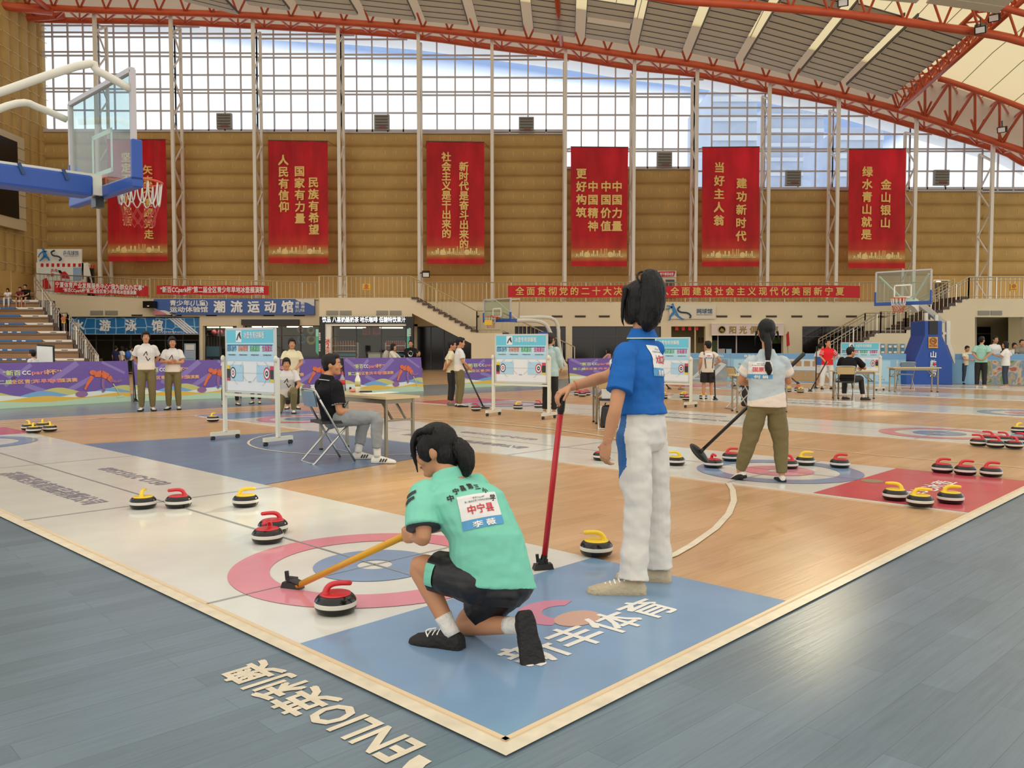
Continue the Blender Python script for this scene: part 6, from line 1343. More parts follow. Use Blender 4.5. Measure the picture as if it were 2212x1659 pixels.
ARM = dict(down={}, back=dict(el=(.225, -.09, 1.09), wr=(.085, -.165, .93), hn=(.02, -.17, .9)), clasp=dict(el=(.215, .03, 1.085), wr=(.065, .17, .92), hn=(.015, .19, .86)), hip=dict(el=(.33, -.06, 1.12), wr=(.2, .07, 1.0), hn=(.15, .1, 1.02)),
           front=dict(el=(.22, .05, 1.08), wr=(.13, .24, 1.03), hn=(.1, .3, 1.04)), lean=dict(el=(.24, .22, 1.08), wr=(.08, .36, 1.05), hn=(.0, .38, 1.05)), low=dict(el=(.215, .02, 1.08), wr=(.15, .2, .93), hn=(.13, .25, .89)), point=dict(el=(.22, .1, 1.1), wr=(.16, .32, 1.17), hn=(.14, .39, 1.2)))
def pose(P, face, H, armL='down', armR='down', headaz=None, over=None, tilt=0., wide=1.):
    P = V(P); k = H / 1.65; f, r = az(face), az(face + 90); J = {}
    g = lambda t: P + r * (t[0] * k) + f * (t[1] * k) + ZZ * (t[2] * k)
    for n_ in ('pel', 'wai', 'che', 'nek', 'hd'): J[n_] = g(DEF[n_])
    for sd, sg, arm in (('L', -1, armL), ('R', 1, armR)):
        for n_ in ('sh', 'el', 'wr', 'hn', 'hp', 'kn', 'an'):
            t = ARM[arm].get(n_, DEF[n_]); w_ = wide if n_ in ('kn', 'an') else 1; J[n_ + sd] = g((t[0] * sg * w_, t[1], t[2]))
        J['to' + sd] = (f + r * (.22 * sg)).normalized()
    if armL == armR == 'cross' or (armL, armR) == ('cross', 'cross'): pass
    hf = az(face if headaz is None else headaz); J['hf'] = (hf - ZZ * tilt).normalized(); J['hu'] = (ZZ + hf * tilt).normalized(); J['k'] = k
    for n_, t in (over or {}).items(): J[n_] = g(t)
    return J
ARM['cross'] = {}
def crossed(J, P, face, H):
    k = H / 1.65; f, r = az(face), az(face + 90); g = lambda x, y, z: V(P) + r * (x * k) + f * (y * k) + ZZ * (z * k)
    J.update(elR=g(.225, .07, 1.075), wrR=g(.02, .2, 1.09), hnR=g(-.09, .17, 1.1), elL=g(-.225, .07, 1.075), wrL=g(-.03, .17, 1.055), hnL=g(.1, .16, 1.06)); return J

def person(label, J, shirt=None, pants=None, shoes=None, hair='short', skin=SKIN, vox=.011, face=True, haircol=None, base=None, build=1., curl=(.35, .35), palm=(None, None), extra=None, wr_amp=.004, bare=0, tail=None, cover=None, sock=None, fringe=True, headk=1.0):
    """shirt = (material, sleeve length 0..2, width, hem drop); pants = (material, length 0..2, width); shoes = material"""
    k = J['k']; bs = V(base) if base is not None else V(((J['anL'] + J['anR']) / 2).to_2d().to_3d())
    t = thing('person', label, 'person', bs); haircol = haircol or HAIR
    rt = (J['shR'] - J['shL']).normalized(); rp = (J['hpR'] - J['hpL']).normalized(); up = (J['nek'] - J['pel']).normalized(); fw = up.cross(rt).normalized(); upp = (J['wai'] - J['pel']).normalized(); fp = upp.cross(rp).normalized(); B = build
    wmid = (rt + rp).normalized(); fm = (fw + fp).normalized(); hk = k ** .55 * headk
    # ---- skin
    b = MB(); b.loft([ring(J['pel'] - upp * .06 * k, rp, fp, .11 * k, .075 * k), ring(J['wai'], wmid, fm, .10 * k, .07 * k), ring(J['che'], rt, fw, .115 * k, .078 * k), ring(J['nek'] - up * .04 * k, rt, fw, .085 * k, .055 * k), ring(J['nek'] + up * .01 * k, rt, fw, .05 * k, .048 * k)])
    hc = J['hd']; b.tube([J['nek'] - up * .03 * k, J['nek'] + up * .02 * k, hc - J['hu'] * .065 * hk - J['hf'] * .012 * hk], [.055 * k, .047 * k, .047 * hk], 0, 14, 3); head(b, hc, J['hf'], J['hu'], hk)
    for sd in 'LR':
        limb(b, [J['sh' + sd], J['sh' + sd].lerp(J['el' + sd], .5), J['el' + sd], J['el' + sd].lerp(J['wr' + sd], .35), J['wr' + sd]], [.043 * k * B, .041 * k * B, .034 * k * B, .036 * k * B, .0235 * k])
        limb(b, [J['hp' + sd], J['hp' + sd].lerp(J['kn' + sd], .5), J['kn' + sd], J['kn' + sd].lerp(J['an' + sd], .35), J['an' + sd]], [.078 * k * B, .067 * k * B, .048 * k * B, .05 * k * B, .033 * k])
    R = remesh(b, min(vox, .009)) if face != 'back' else remesh(b, vox)
    for i, sd in enumerate('LR'):
        d = J['hn' + sd] - J['wr' + sd]; pn = palm[i]
        if pn is None: pn = -rt if sd == 'R' else rt
        hb = MB(); thd = V(J.get('th' + sd, fw)); hand(hb, J['wr' + sd], d, pn, thd, k * .95, curl[i])
        if vox < .008: hb = remesh(hb, .0034, 3)
        R.add(hb.v, hb.f, 0)
    R.build('body', skin, t, sm=True)
    # ---- face
    r = J['hf'].cross(J['hu']).normalized(); g = lambda x, y, z: hc + r * (x * hk) + J['hf'] * (y * hk) + J['hu'] * (z * hk); fr = (r, J['hf'], J['hu'])
    if face and face != 'back':
        for x in (-1, 1):
            e = MB().ell(g(.031 * x, .0785, .006), (.0145 * hk, .008 * hk, .0065 * hk), 1, fr, 10, 6); e.ell(g(.031 * x, .0835, .006), (.0068 * hk, .005 * hk, .0066 * hk), 0, fr, 8, 6); e.build('eye', [M_eye, mat('eye white', 'd8d0c8', .3)], t, sm=True)
            MB().tube([g(.014 * x, .089, .024), g(.032 * x, .085, .030), g(.05 * x, .074, .025)], [.002 * hk, .0026 * hk, .0014 * hk], 0, 6, 2).build('eyebrow', M_brow, t)
        MB().tube([g(-.021, .086, -.061), g(-.008, .0945, -.058), g(.008, .0945, -.058), g(.021, .086, -.061)], [.002 * hk, .0055 * hk, .0055 * hk, .002 * hk], 0, 8, 2).build('mouth', M_lip, t, sm=True)
    # ---- hair
    h = MB(); hv = min(vox, .009)
    h.ell(g(0, -.018 if hair == 'short' else -.013, .032), (.0825 * hk, .099 * hk, .094 * hk), 0, fr, 20, 12)
    if hair == 'short':
        h.ell(g(0, -.045, -.01), (.072 * hk, .058 * hk, .075 * hk), 0, fr, 16, 10); h.ell(g(0, .04, .088), (.058 * hk, .045 * hk, .032 * hk), 0, fr, 14, 8)
        for x in (-1, 1): h.ell(g(.066 * x, .015, .03), (.016 * hk, .035 * hk, .034 * hk), 0, fr, 10, 6)
    else:
        h.ell(g(0, -.045, -.025), (.075 * hk, .06 * hk, .085 * hk), 0, fr, 16, 10)
        if hair in ('bob', 'long'):
            for x in (-1, 1): h.ell(g(.066 * x, .0, -.03), (.022 * hk, .055 * hk, .085 * hk), 0, fr, 10, 8)
            h.ell(g(0, -.055, -.08), (.07 * hk, .045 * hk, .06 * hk), 0, fr, 14, 8)
        else:
            for x in (-1, 1): h.ell(g(.069 * x, .024, .012), (.016 * hk, .042 * hk, .058 * hk), 0, fr, 10, 6)
        if fringe: h.ell(g(0, .055, .07), (.062 * hk, .038 * hk, .034 * hk), 0, fr, 14, 8)
    hr = remesh(h, hv, 2)
    if vox < .009: wrinkle(hr, .0025, (60, 60, 10))
    for pts, rr in (tail or []):
        q = MB(); q.tube(pts, rr, 0, 14, 5); q = remesh(q, hv * .8, 1) if vox < .009 else q
        if vox < .009: wrinkle(q, .004, (70, 70, 9))
        hr.add(q.v, q.f, 0)
    hr.build('hair', haircol, t, sm=True)
    # ---- shirt
    out = {}
    if shirt:
        m, sl, w, drop = shirt; b = MB(); hem = J['pel'] - upp * (drop * k); sc = (J['shL'] + J['shR']) / 2
        rings = [ring(hem, rp, fp, .166 * k * w * B, .122 * k * w * B, 24, 2.3), ring(hem.lerp(J['wai'], .5), rp, fp, .16 * k * w * B, .118 * k * w * B, 24, 2.3), ring(J['wai'], wmid, fm, .15 * k * w * B, .112 * k * w * B, 24, 2.2), ring(J['che'], rt, fw, .162 * k * w * B, .116 * k * w * B, 24, 2.2), ring(J['che'].lerp(sc, .55), rt, fw, .158 * k * w * B, .106 * k * w, 24, 2.2), ring(sc + up * .022 * k, rt, fw, .112 * k * B, .074 * k, 24, 2.1), ring(J['nek'] + up * .012 * k, rt, fw, .066 * k, .06 * k, 24)]
        b.loft(rings)
        for sd in 'LR':
            a, c, d = J['sh' + sd], J['el' + sd], J['wr' + sd]; a2 = a.lerp(sc, .3)
            if sl <= 1: b.tube([a2, a, a.lerp(c, sl * .5), a.lerp(c, sl)], [.05 * k, .058 * k * B, .064 * k * w * B, .07 * k * w * B], 0, 16, 3)
            else: b.tube([a2, a, a.lerp(c, .5), c, c.lerp(d, (sl - 1))], [.06 * k, .066 * k * B, .06 * k * w, .052 * k * w, .04 * k * w], 0, 16, 4)
        S_ = remesh(b, vox * .8, 3); wrinkle(S_, wr_amp * k, (9, 9, 15), len(label)); ms = m if isinstance(m, (list, tuple)) else [m]
        if len(ms) > 1: paint(S_, J['paint'])
        out['shirt'] = S_; out['shirt_o'] = S_.build('shirt', ms, t, sm=True)
    if pants:
        m, ln, w = pants; b = MB(); wt = J['wai'] - upp * (J.get('wd', .03) * k); wf = J.get('wf', 1)
        b.loft([ring(wt, rp, fp, .138 * k * B * wf, .1 * k * B * wf, 22, 2.2), ring(J['pel'], rp, fp, .156 * k * B, .116 * k * B, 22, 2.2), ring(J['pel'] - upp * (.075 * k), rp, fp, .15 * k * B, .112 * k * B, 22, 2.2), ring(J['pel'] - upp * (.12 * k), rp, fp, .1 * k * B, .08 * k, 22)])
        for sd in 'LR':
            a, c, d = J['hp' + sd], J['kn' + sd], J['an' + sd]; b.ell(a, (.095 * k * B * J.get('hip', 1),) * 3, 0, None, 16, 10)
            if ln <= 1: b.tube([a, a.lerp(c, ln * .5), a.lerp(c, ln)], [.094 * k * B * J.get('hip', 1), .095 * k * w * B, .09 * k * w * B], 0, 18, 3)
            else: e = c.lerp(d, ln - 1); b.tube([a, a.lerp(c, .5), c, c.lerp(e, .5), e], [.09 * k * B, .082 * k * w * B, .067 * k * w, .062 * k * w, .054 * k * w * J.get('cuff', 1)], 0, 18, 3)
        P_ = remesh(b, vox * .85, 3); wrinkle(P_, wr_amp * 1.3 * k, (10, 10, 12), 3 + len(label)); ms = m if isinstance(m, (list, tuple)) else [m]
        if len(ms) > 1: paint(P_, J['ppaint'])
        out['pants'] = P_; P_.build('trousers' if ln > 1 else 'shorts', ms, t, sm=True)
    if sock:
        for sd in 'LR':
            a, c = J['an' + sd], J['kn' + sd]; MB().tube([a - (c - a).normalized() * .02 * k, a.lerp(c, .12), a.lerp(c, .24)], [.036 * k, .037 * k, .041 * k], 0, 14, 2).build('sock', sock, t, sm=True)
    if shoes:
        for sd in 'LR':
            b = MB(); u_ = J.get('su' + sd, ZZ); ck = J.get('sk', 1); shoe(b, J['an' + sd], J['to' + sd], u_, k, ck, J.get('sl', .255), J.get('shi', 1)); q = remesh(b, min(vox, .008), 2)
            if vox < .008: wrinkle(q, .0025, (40, 40, 40), 5)
            so = q.build('shoe', shoes, t, sm=True)
            if cover:
                b = MB(); shoe(b, J['an' + sd] - u_ * .0 , J['to' + sd], u_, k, 1.2, .275, .8); remesh(b, .008, 2).build('shoe_cover', cover, t, sm=True)
    out['t'] = t
    if extra: extra(t, out, J)
    return out
class Decal:
    """lays flat artwork over a garment: every vertex is dropped onto the cloth along -N"""
    def __init__(s, R, C, X, Y, N):
        s.bvh = BVHTree.FromPolygons([tuple(v) for v in R.v], R.f); s.C, s.X, s.N = V(C), V(X).normalized(), V(N).normalized(); s.Y = V(Y); s.Y = (s.Y - s.X * s.Y.dot(s.X)).normalized(); s.mb = MB()
    def pt(s, x, y, l):
        p = s.C + s.X * x + s.Y * y; h = s.bvh.ray_cast(p + s.N * .35, -s.N, .8)
        return (h[0] if h[0] is not None else p) + s.N * l
    def rect(s, x0, y0, x1, y1, m, l=.004, n=10):
        for i in range(n):
            for j in range(n):
                q = [(x0 + (x1 - x0) * (i + a) / n, y0 + (y1 - y0) * (j + b) / n) for a, b in ((0, 0), (1, 0), (1, 1), (0, 1))]; s.mb.poly([s.pt(*p, l) for p in q], m)
    def text(s, body, x, y, size, w, m, l=.006, bold=.02):
        vs, fs = glyphs(body); x0, x1 = min(v.x for v in vs), max(v.x for v in vs); k = size / .86; kx = w / (x1 - x0)
        for i, (bx, by) in enumerate(((0, 0), (1, 1), (-1, 1), (1, -1), (-1, -1)) if len(body) < 8 else ((0, 0),)): s.mb.add([s.pt(x + (v.x - (x0 + x1) / 2 + bx * bold) * kx, y + (v.y + by * bold) * k, l + i * .0002) for v in vs], fs, m)
    def poly(s, pts, m, l=.005): s.mb.poly([s.pt(*p, l) for p in pts], m)
    def stroke(s, a, b, w, m, l=.005, n=4):
        a, b = V(a), V(b); q = V((-(b - a).y, (b - a).x)).normalized() * w / 2
        for i in range(n): p0, p1 = a.lerp(b, i / n), a.lerp(b, (i + 1) / n); s.poly([tuple(p0 - q), tuple(p1 - q), tuple(p1 + q), tuple(p0 + q)], m, l)
M_bib = mat('white number cloth', 'dedcd8', .6); M_bibb = mat('blue name band', '4f95c4', .55); M_bibr = mat('red bib print', 'c9323c', .55); M_bibk = mat('black bib print', '24201f', .6)
def bib(t, R, C, X, Y, N, w, h, big, name, top=True):
    D = Decal(R, C, X, Y, N); D.rect(-w / 2, -h / 2 + h * .27, w / 2, h / 2, 0); D.rect(-w / 2, -h / 2, w / 2, -h / 2 + h * .27, 1)
    D.text(big, 0, -h * .06, h * .25, w * .66, 2); D.text(name, 0, -h * .46, h * .17, w * (.17 * len(name) + .05), 3)
    if top: D.text('“新百CCpark杯”', 0, h * .36, h * .055, w * .34, 4); D.text('第二届全区青少年旱地冰壶展演赛', 0, h * .27, h * .055, w * .72, 4)
    D.mb.build('number_bib', [M_bib, M_bibb, M_bibr, M_text, M_bibk], t)
# ------------------------------------------------------------------ the four large figures
M_mint = cloth('mint jersey', '7cc9b0'); M_bshort = mat('black sports fabric', '15151a', .45, bump=.2, bs=18); M_cover = mat('black shoe cover', '120f0e', .7, bump=.5, bs=45); M_sockw = mat('white sock', 'dcd8d0', .8, bump=.4, bs=60); M_dk = mat('charcoal trim', '2b2d33', .6)
def kneeling():
    J = dict(k=.93, pel=at(1066, 1250, 3.45), wai=at(1049, 1162, 3.46), che=at(1010, 1088, 3.52), nek=at(966, 1022, 3.57), hd=at(943, 972, 3.62), shL=at(912, 1062, 3.47), shR=at(1034, 1046, 3.66), elL=at(915, 1160, 3.37), wrL=at(893, 1160, 3.53), hnL=at(868, 1155, 3.60), elR=at(955, 1130, 3.78), wrR=at(915, 1146, 3.62), hnR=at(893, 1150, 3.55),
             hpL=at(1017, 1254, 3.40), hpR=at(1106, 1258, 3.47), knL=at(905, 1222, 3.52), knR=at(1003, 1348, 3.60), anL=at(974, 1364, 3.43), anR=at(1118, 1362, 3.36), toL=az(-66), toR=(at(1160, 1452, 3.25) - at(1140, 1330, 3.31)).normalized(), suR=V((-.35, .94, .1)), hf=(az(-72) - ZZ * .3).normalized(), hu=(ZZ + az(-72) * .3 + V((.06, 0, 0))).normalized(), sk=1.28, sl=.27, shi=1.12, hip=1.1)
    J['hu'] = (J['hu'] - J['hf'] * J['hu'].dot(J['hf'])).normalized()
    J['anR'] = at(1128, 1352, 3.345); J['thL'] = ZZ; J['thR'] = ZZ
    hd = J['hd']; hf, hu = J['hf'], J['hu']; tb = hd - hf * .1 + hu * .02
    tail = [([tb, at(985, 962, 3.60), at(1003, 985, 3.58), at(1008, 1008, 3.57), at(1005, 1030, 3.56)], [.035, .05, .046, .036, .014]), ([at(935, 930, 3.56), at(905, 935, 3.6), at(892, 962, 3.6), at(898, 1000, 3.6), at(903, 1022, 3.6)], [.02, .018, .013, .008, .003])]
    def extra(t, out, J):
        R = out['shirt']; up = (J['nek'] - J['pel']).normalized(); rt = (J['shR'] - J['shL']).normalized(); N = -(up.cross(rt)).normalized()
        N = (N * .75 + V((.0, -.5, .1))).normalized(); C = at(1032, 1106, 3.42); X = at(1082, 1095, 3.45) - at(985, 1118, 3.43); Yb = at(1022, 1068, 3.47) - at(1040, 1140, 3.41)
        bib(t, R, C, X, Yb, N, .19, .142, '中宁县', '李 薇')
        D = Decal(R, at(1020, 1060, 3.47), X, Yb, N)
        for ch, x, y, a in zip('中宁县第三小学', (962, 975, 991, 1010, 1027, 1044, 1062), (1088, 1070, 1060, 1052, 1052, 1060, 1078), range(7)):
            p = at(x, y, 3.47); q = p - D.C; D.text(ch, q.dot(D.X), q.dot(D.Y) - .012, .026, .026, 0, .004, .03)
        D.mb.build('back_lettering', M_bibk, t)
        a, c = J['shL'], J['elL']
        b = MB(); e0, e1 = a.lerp(c, .73), a.lerp(c, .82); b.tube([e0, e1], [.0695, .071], 0, 20); b.build('sleeve_band', M_dk, t, sm=True)
        for f_ in (.1, .24):
            p = a.lerp(c, f_); d_ = V((-.62, -.45, .2)).normalized(); D2 = Decal(R, p, V((.6, -.7, .2)), V((-.2, 0, 1)), d_); D2.stroke((-.03, -.025), (.028, .012), .016, 0); D2.mb.build('shoulder_stripe', M_dk, t)
        h0, k0 = J['hpL'], J['knL']; D3 = Decal(out['pants'], h0.lerp(k0, .66), (k0 - h0).normalized(), ZZ, V((-.55, -.8, .1)).normalized()); D3.rect(-.045, -.05, .02, .045, 0, .005, 8); D3.mb.build('side_patch', M_mint, t)
        b = MB(); p = at(950, 1352, 3.36); q = J['toL'];
        for i in range(3): c_ = J['anL'] + q * (.05 + .022 * i) - ZZ * (.012 + .006 * i); s_ = q.cross(ZZ); b.tube([c_ - s_ * .03, c_ + ZZ * .014, c_ + s_ * .03], .0035, 0, 6, 3)
        b.tube([J['anL'] + q * .07 + ZZ * .005, J['anL'] + q * .1 - q.cross(ZZ) * .03 - ZZ * .0, J['anL'] + q * .085 - q.cross(ZZ) * .045 - ZZ * .02], .003, 0, 6, 3); b.build('shoe_lace', M_text, t)
    person('person kneeling on one knee in a mint green jersey, black shorts and black shoe covers', J, (M_mint, .78, 1.2, .03), (M_bshort, .7, 1.04), M_cover, 'pony', SKIN, .0065, True, base=fl(1040, 1405), curl=(1.15, 1.15), palm=(V((.25, .9, .1)), V((-.2, -.9, 0))), extra=extra, tail=tail, sock=M_sockw, build=.98, wr_amp=.0065)
kneeling()
M_polo = cloth('royal blue polo', '1f62ae'); M_wtr = mat('white track trousers', 'd4d0c8', .55, bump=.35, bs=9); M_ecover = mat('beige fabric shoe cover', 'b9ab90', .85, bump=.5, bs=50); M_navy = mat('blue side panel', '1d5f9e', .55); M_cuffw = mat('white cuff', 'dcdcd8', .7)
def standing():
    J = dict(k=1.0, pel=at(1386, 925, 4.33), wai=at(1384, 868, 4.335), che=at(1381, 795, 4.35), nek=at(1388, 727, 4.37), hd=at(1380, 655, 4.41), shL=at(1352, 762, 4.23), shR=at(1414, 758, 4.49), elL=at(1330, 880, 4.12), wrL=at(1312, 955, 4.13), hnL=at(1306, 985, 4.15), elR=at(1312, 812, 4.62), wrR=at(1234, 836, 4.60), hnR=at(1212, 848, 4.585),
             hpL=at(1368, 948, 4.26), hpR=at(1404, 944, 4.40), knL=at(1378, 1095, 4.23), knR=at(1418, 1088, 4.42), anL=at(1368, 1266, 4.18), anR=at(1424, 1236, 4.41), toL=az(-84), toR=az(-75), hf=az(-40), hu=ZZ.copy(), thL=az(-58), thR=V((0, 0, -1)), sk=1.2, sl=.295, shi=1.12, cuff=1.28, wd=.03)
    J['anL'].z = .088; J['anR'].z = .088; hd = J['hd']; f_ = J['hf']; rr_ = f_.cross(ZZ)
    tail = [([at(1392, 606, 4.34), at(1404, 600, 4.31), at(1412, 625, 4.29), at(1408, 665, 4.29), at(1400, 700, 4.29), at(1396, 716, 4.29)], [.03, .05, .064, .064, .048, .012]), ([at(1352, 622, 4.38), at(1346, 655, 4.37), at(1344, 690, 4.37), at(1349, 708, 4.37)], [.016, .012, .007, .002]), ([at(1424, 650, 4.4), at(1428, 680, 4.38), at(1424, 705, 4.37)], [.012, .008, .002])]
    def extra(t, out, J):
        R = out['shirt']; fw = az(-55); N = -fw; N = (N + V((.15, -.25, 0))).normalized(); X = V((.87, .46, 0)); C = at(1424, 779, 4.30); X = (at(1440, 780, 4.4) - at(1402, 776, 4.24)).normalized()
        bib(t, R, at(1421, 780, 4.32), X, ZZ, N, .165, .158, '大武口区', '陈睿荣')
        b = MB(); c = J['nek'] + ZZ * .012; X0, Y0 = az(32), az(-58); n = 24
        for i in range(n):
            a0, a1 = 2 * PI * i / n, 2 * PI * (i + 1) / n
            def rp(a, r, z): return c + X0 * (r * math.cos(a)) + Y0 * (r * .92 * math.sin(a)) + ZZ * z
            b.poly([rp(a0, .062, .03), rp(a1, .062, .03), rp(a1, .088, -.018), rp(a0, .088, -.018)], 0); b.poly([rp(a0, .088, -.018), rp(a1, .088, -.018), rp(a1, .0885, -.0235), rp(a0, .0885, -.0235)], 1)
        b.build('collar', [M_polo, mat('lime piping', 'd8dcae', .6)], t)
        a, c = J['shR'], J['elR']; MB().tube([a.lerp(c, .72), a.lerp(c, .8)], [.07, .071], 0, 18).build('sleeve_cuff', M_cuffw, t, sm=True)
        D = Decal(R, J['shL'].lerp(J['elL'], .12), V((.6, -.8, 0)), ZZ, V((-.8, -.55, .2)).normalized()); D.poly([(-.045 + .02 * math.cos(a_), -.0 + .028 * math.sin(a_)) for a_ in [2 * PI * i / 12 for i in range(12)]], 0, .004); D.poly([(-.03 + .014 * math.cos(a_), -.05 + .02 * math.sin(a_)) for a_ in [2 * PI * i / 12 for i in range(12)]], 0, .004); D.mb.build('shoulder_badge', mat('pale gold print', 'd8c49a', .6), t)
        w = J['wrR']; d = (J['elR'] - w).normalized(); s_, u_ = perp(d); b = MB(); b.tube([w + d * .025 + (s_ * math.cos(x) + u_ * math.sin(x)) * .0285 for x in [2 * PI * i / 16 for i in range(16)]], .0022, 0, 6, closed=True); b.build('wrist_string', mat('orange cord', 'd4602e', .6), t)
        b = MB(); q = J['toL']; s_ = q.cross(ZZ)
        for i in range(5): c_ = J['anL'] + q * (.045 + .022 * i) + ZZ * (.012 - .0085 * i); b.tube([c_ - s_ * .03 - ZZ * .012, c_ + q * .008, c_ + s_ * .03 - ZZ * .012], .0042, 0, 6, 3)
        b.build('shoe_lace', M_text, t)
        c = at(1389, 599, 4.36); MB().tube([c + V((.03 * math.cos(x), .02 * math.sin(x), .03 * math.sin(x))) for x in [2 * PI * i / 14 for i in range(14)]], .006, 0, 6, closed=True).build('hair_tie', HAIR, t)
    def panel(c):
        a, e = J['hpL'], J['knL']; q = (c - a).dot(e - a) / (e - a).length_squared; r = (c - a.lerp(e, q)).to_2d().normalized(); d = r.dot(V((-.9, -.44))); low = .62 + .09 * (r.dot(V((.44, -.9))))
        return 1 if d > .9 and low < c.z < .96 and (c - a).to_2d().length < .16 else 0
    J['ppaint'] = panel
    person('person standing in a blue polo and white track trousers, one hand on the red broom', J, (M_polo, .72, 1.0, -.075), ([M_wtr, M_navy], 2.0, 1.08), M_ecover, 'bob', SKIN, .0065, True, base=fl(1380, 1278), curl=(.42, .55), palm=(V((.6, .4, 0)), V((.1, .1, -1))), extra=extra, tail=tail, build=.97, wr_amp=.007)
standing()
M_pale = cloth('pale blue tee', 'b4c2c6'); M_creamt = cloth('cream tee', 'ded4c6'); M_oliv = mat('olive cotton', '6f6540', .8, bump=.3, bs=10, var=.04, vs=5); M_shoew = mat('white shoe', 'd2ccc0', .6)
def back_view():
    Y = 7.68; J = dict(k=.95, pel=at(1656, 865, Y), wai=at(1656, 838, Y), che=at(1656, 800, Y), nek=at(1657, 757, Y), hd=at(1656, 716, Y + .02), shL=at(1624, 780, Y), shR=at(1691, 781, Y), elL=at(1601, 823, Y + .1), wrL=at(1640, 832, Y + .27), hnL=at(1658, 832, Y + .3), elR=at(1703, 824, Y + .08), wrR=at(1690, 806, Y + .26), hnR=at(1698, 796, Y + .3),
             hpL=at(1636, 885, Y), hpR=at(1676, 886, Y), knL=at(1618, 955, Y + .03), knR=at(1686, 955, Y + .02), anL=at(1598, 1018, 7.78), anR=at(1689, 1026, 7.68), toL=(az(-22) - ZZ * .35).normalized(), toR=az(8), suL=(ZZ + az(-22) * .35).normalized(), hf=az(8), hu=ZZ.copy(), cuff=.82)
    J['anR'].z = .082
    def pnt(c):
        z_edge = J['pel'].z + .045 + .27 * (c.x - J['pel'].x)
        for sd in 'LR':
            a, e = J['sh' + sd], J['el' + sd]; tq = (c - a).dot(e - a) / (e - a).length_squared
            if .3 < tq < .55 and (c - a.lerp(e, tq)).length < .1 and abs(c.x - J['pel'].x) > .155: return 1
        return 1 if c.z < z_edge else 0
    J['paint'] = pnt
    tail = [([at(1656, 722, Y - .09), at(1659, 745, Y - .11), at(1659, 768, Y - .125), at(1658, 780, Y - .13)], [.03, .034, .027, .02]), ([at(1658, 779, Y - .13), at(1659, 790, Y - .13), at(1661, 800, Y - .13), at(1662, 810, Y - .13)], [.014, .03, .032, .012]), ([at(1634, 715, Y), at(1631, 735, Y - .0), at(1632, 748, Y)], [.012, .006, .002]), ([at(1679, 715, Y), at(1683, 735, Y), at(1682, 745, Y)], [.012, .006, .002])]
    def extra(t, out, J):
        bib(t, out['shirt'], at(1646, 800, Y - .13), V((1, 0, 0)), ZZ, V((0, -1, 0)), .2, .155, '固原市', '何 娟')
        c = at(1658, 780, Y - .13); MB().tube([c + V((.02 * math.cos(a), .02 * math.sin(a), 0)) for a in [2 * PI * k / 12 for k in range(12)]], .007, 0, 6, closed=True).build('hair_tie', M_sockw, t)
    person('person seen from behind in a pale blue tee and olive trousers carrying a black broom', J, ([M_pale, M_creamt], .64, 1.1, .06), (M_oliv, 1.95, 1.12), M_shoew, 'pony', SKIN, .008, 'back', base=fl(1645, 1042), curl=(1.1, 1.1), palm=(V((0, .3, -1)), V((0, .3, -1))), extra=extra, tail=tail, cover=M_cover, build=1.02, wr_amp=.006)
back_view()
M_blk = cloth('black polo', '131215'); M_jean = mat('grey jeans', '8b9092', .8, bump=.25, bs=12, var=.06, vs=8); M_shoeb = mat('white trainer', 'd8d4c8', .5)
def seated():
    J = dict(k=1.06, pel=at(722, 899, 9.22), wai=at(716, 878, 9.2), che=at(710, 848, 9.22), nek=at(707, 819, 9.24), hd=at(717, 788, 9.28), shR=at(728, 832, 9.06), shL=at(690, 831, 9.40), elR=at(733, 888, 9.0), wrR=at(757, 889, 9.1), hnR=at(768, 893, 9.14), elL=at(722, 885, 9.5), wrL=at(757, 890, 9.35), hnL=at(768, 894, 9.25),
             hpR=at(736, 904, 9.1), hpL=at(724, 904, 9.32), knR=at(812, 903, 8.97), knL=at(786, 906, 9.44), anR=at(815, 975, 8.95), anL=at(774, 970, 9.28), toR=az(94), toL=az(88), hf=az(86), hu=ZZ.copy(), thR=az(80), thL=az(80))
    J['anR'].z = .09; J['anL'].z = .09
    def extra(t, out, J):
        R = out['shirt']; c = J['nek'] + ZZ * .012; b = MB(); X0, Y0 = az(150), az(60); n = 20
        def rp(a, r, z): return c + X0 * (r * math.cos(a)) + Y0 * (r * math.sin(a)) + ZZ * (z - .012 * math.sin(a))
        for i in range(n):
            a0, a1 = 2 * PI * i / n, 2 * PI * (i + 1) / n; b.poly([rp(a0, .066, .035), rp(a1, .066, .035), rp(a1, .092, -.02), rp(a0, .092, -.02)], 0); b.poly([rp(a0, .092, -.02), rp(a1, .092, -.02), rp(a1, .093, -.027), rp(a0, .093, -.027)], 1)
        b.build('collar', [M_blk, M_sockw], t)
        for sd in 'RL': a, e = J['sh' + sd], J['el' + sd]; MB().tube([a.lerp(e, .74), a.lerp(e, .755)], .0775, 0, 18).build('sleeve_piping', M_sockw, t, sm=True)
        for sd in 'RL':
            q = J['to' + sd]; s_ = q.cross(ZZ); b = MB(); 
            for i in range(3): p = J['an' + sd] + q * (.055 + .028 * i) - ZZ * .03 + s_ * .04; p2 = p - ZZ * .035 - q * .02 + s_ * .004; b.bar(p, p2, .012, .012)
            b.build('shoe_stripe', M_bibk, t)
    person('person seated in profile on a folding chair, black polo, grey jeans, white trainers', J, (M_blk, .76, 1.08, .04), (M_jean, 1.8, .98), M_shoeb, 'short', SKIN, .009, True, base=V((-1.95, 9.15, 0)), curl=(.5, .5), palm=(V((0, 0, -1)), V((0, 0, -1))), extra=extra, sock=M_sockw, fringe=False, wr_amp=.006)
seated()
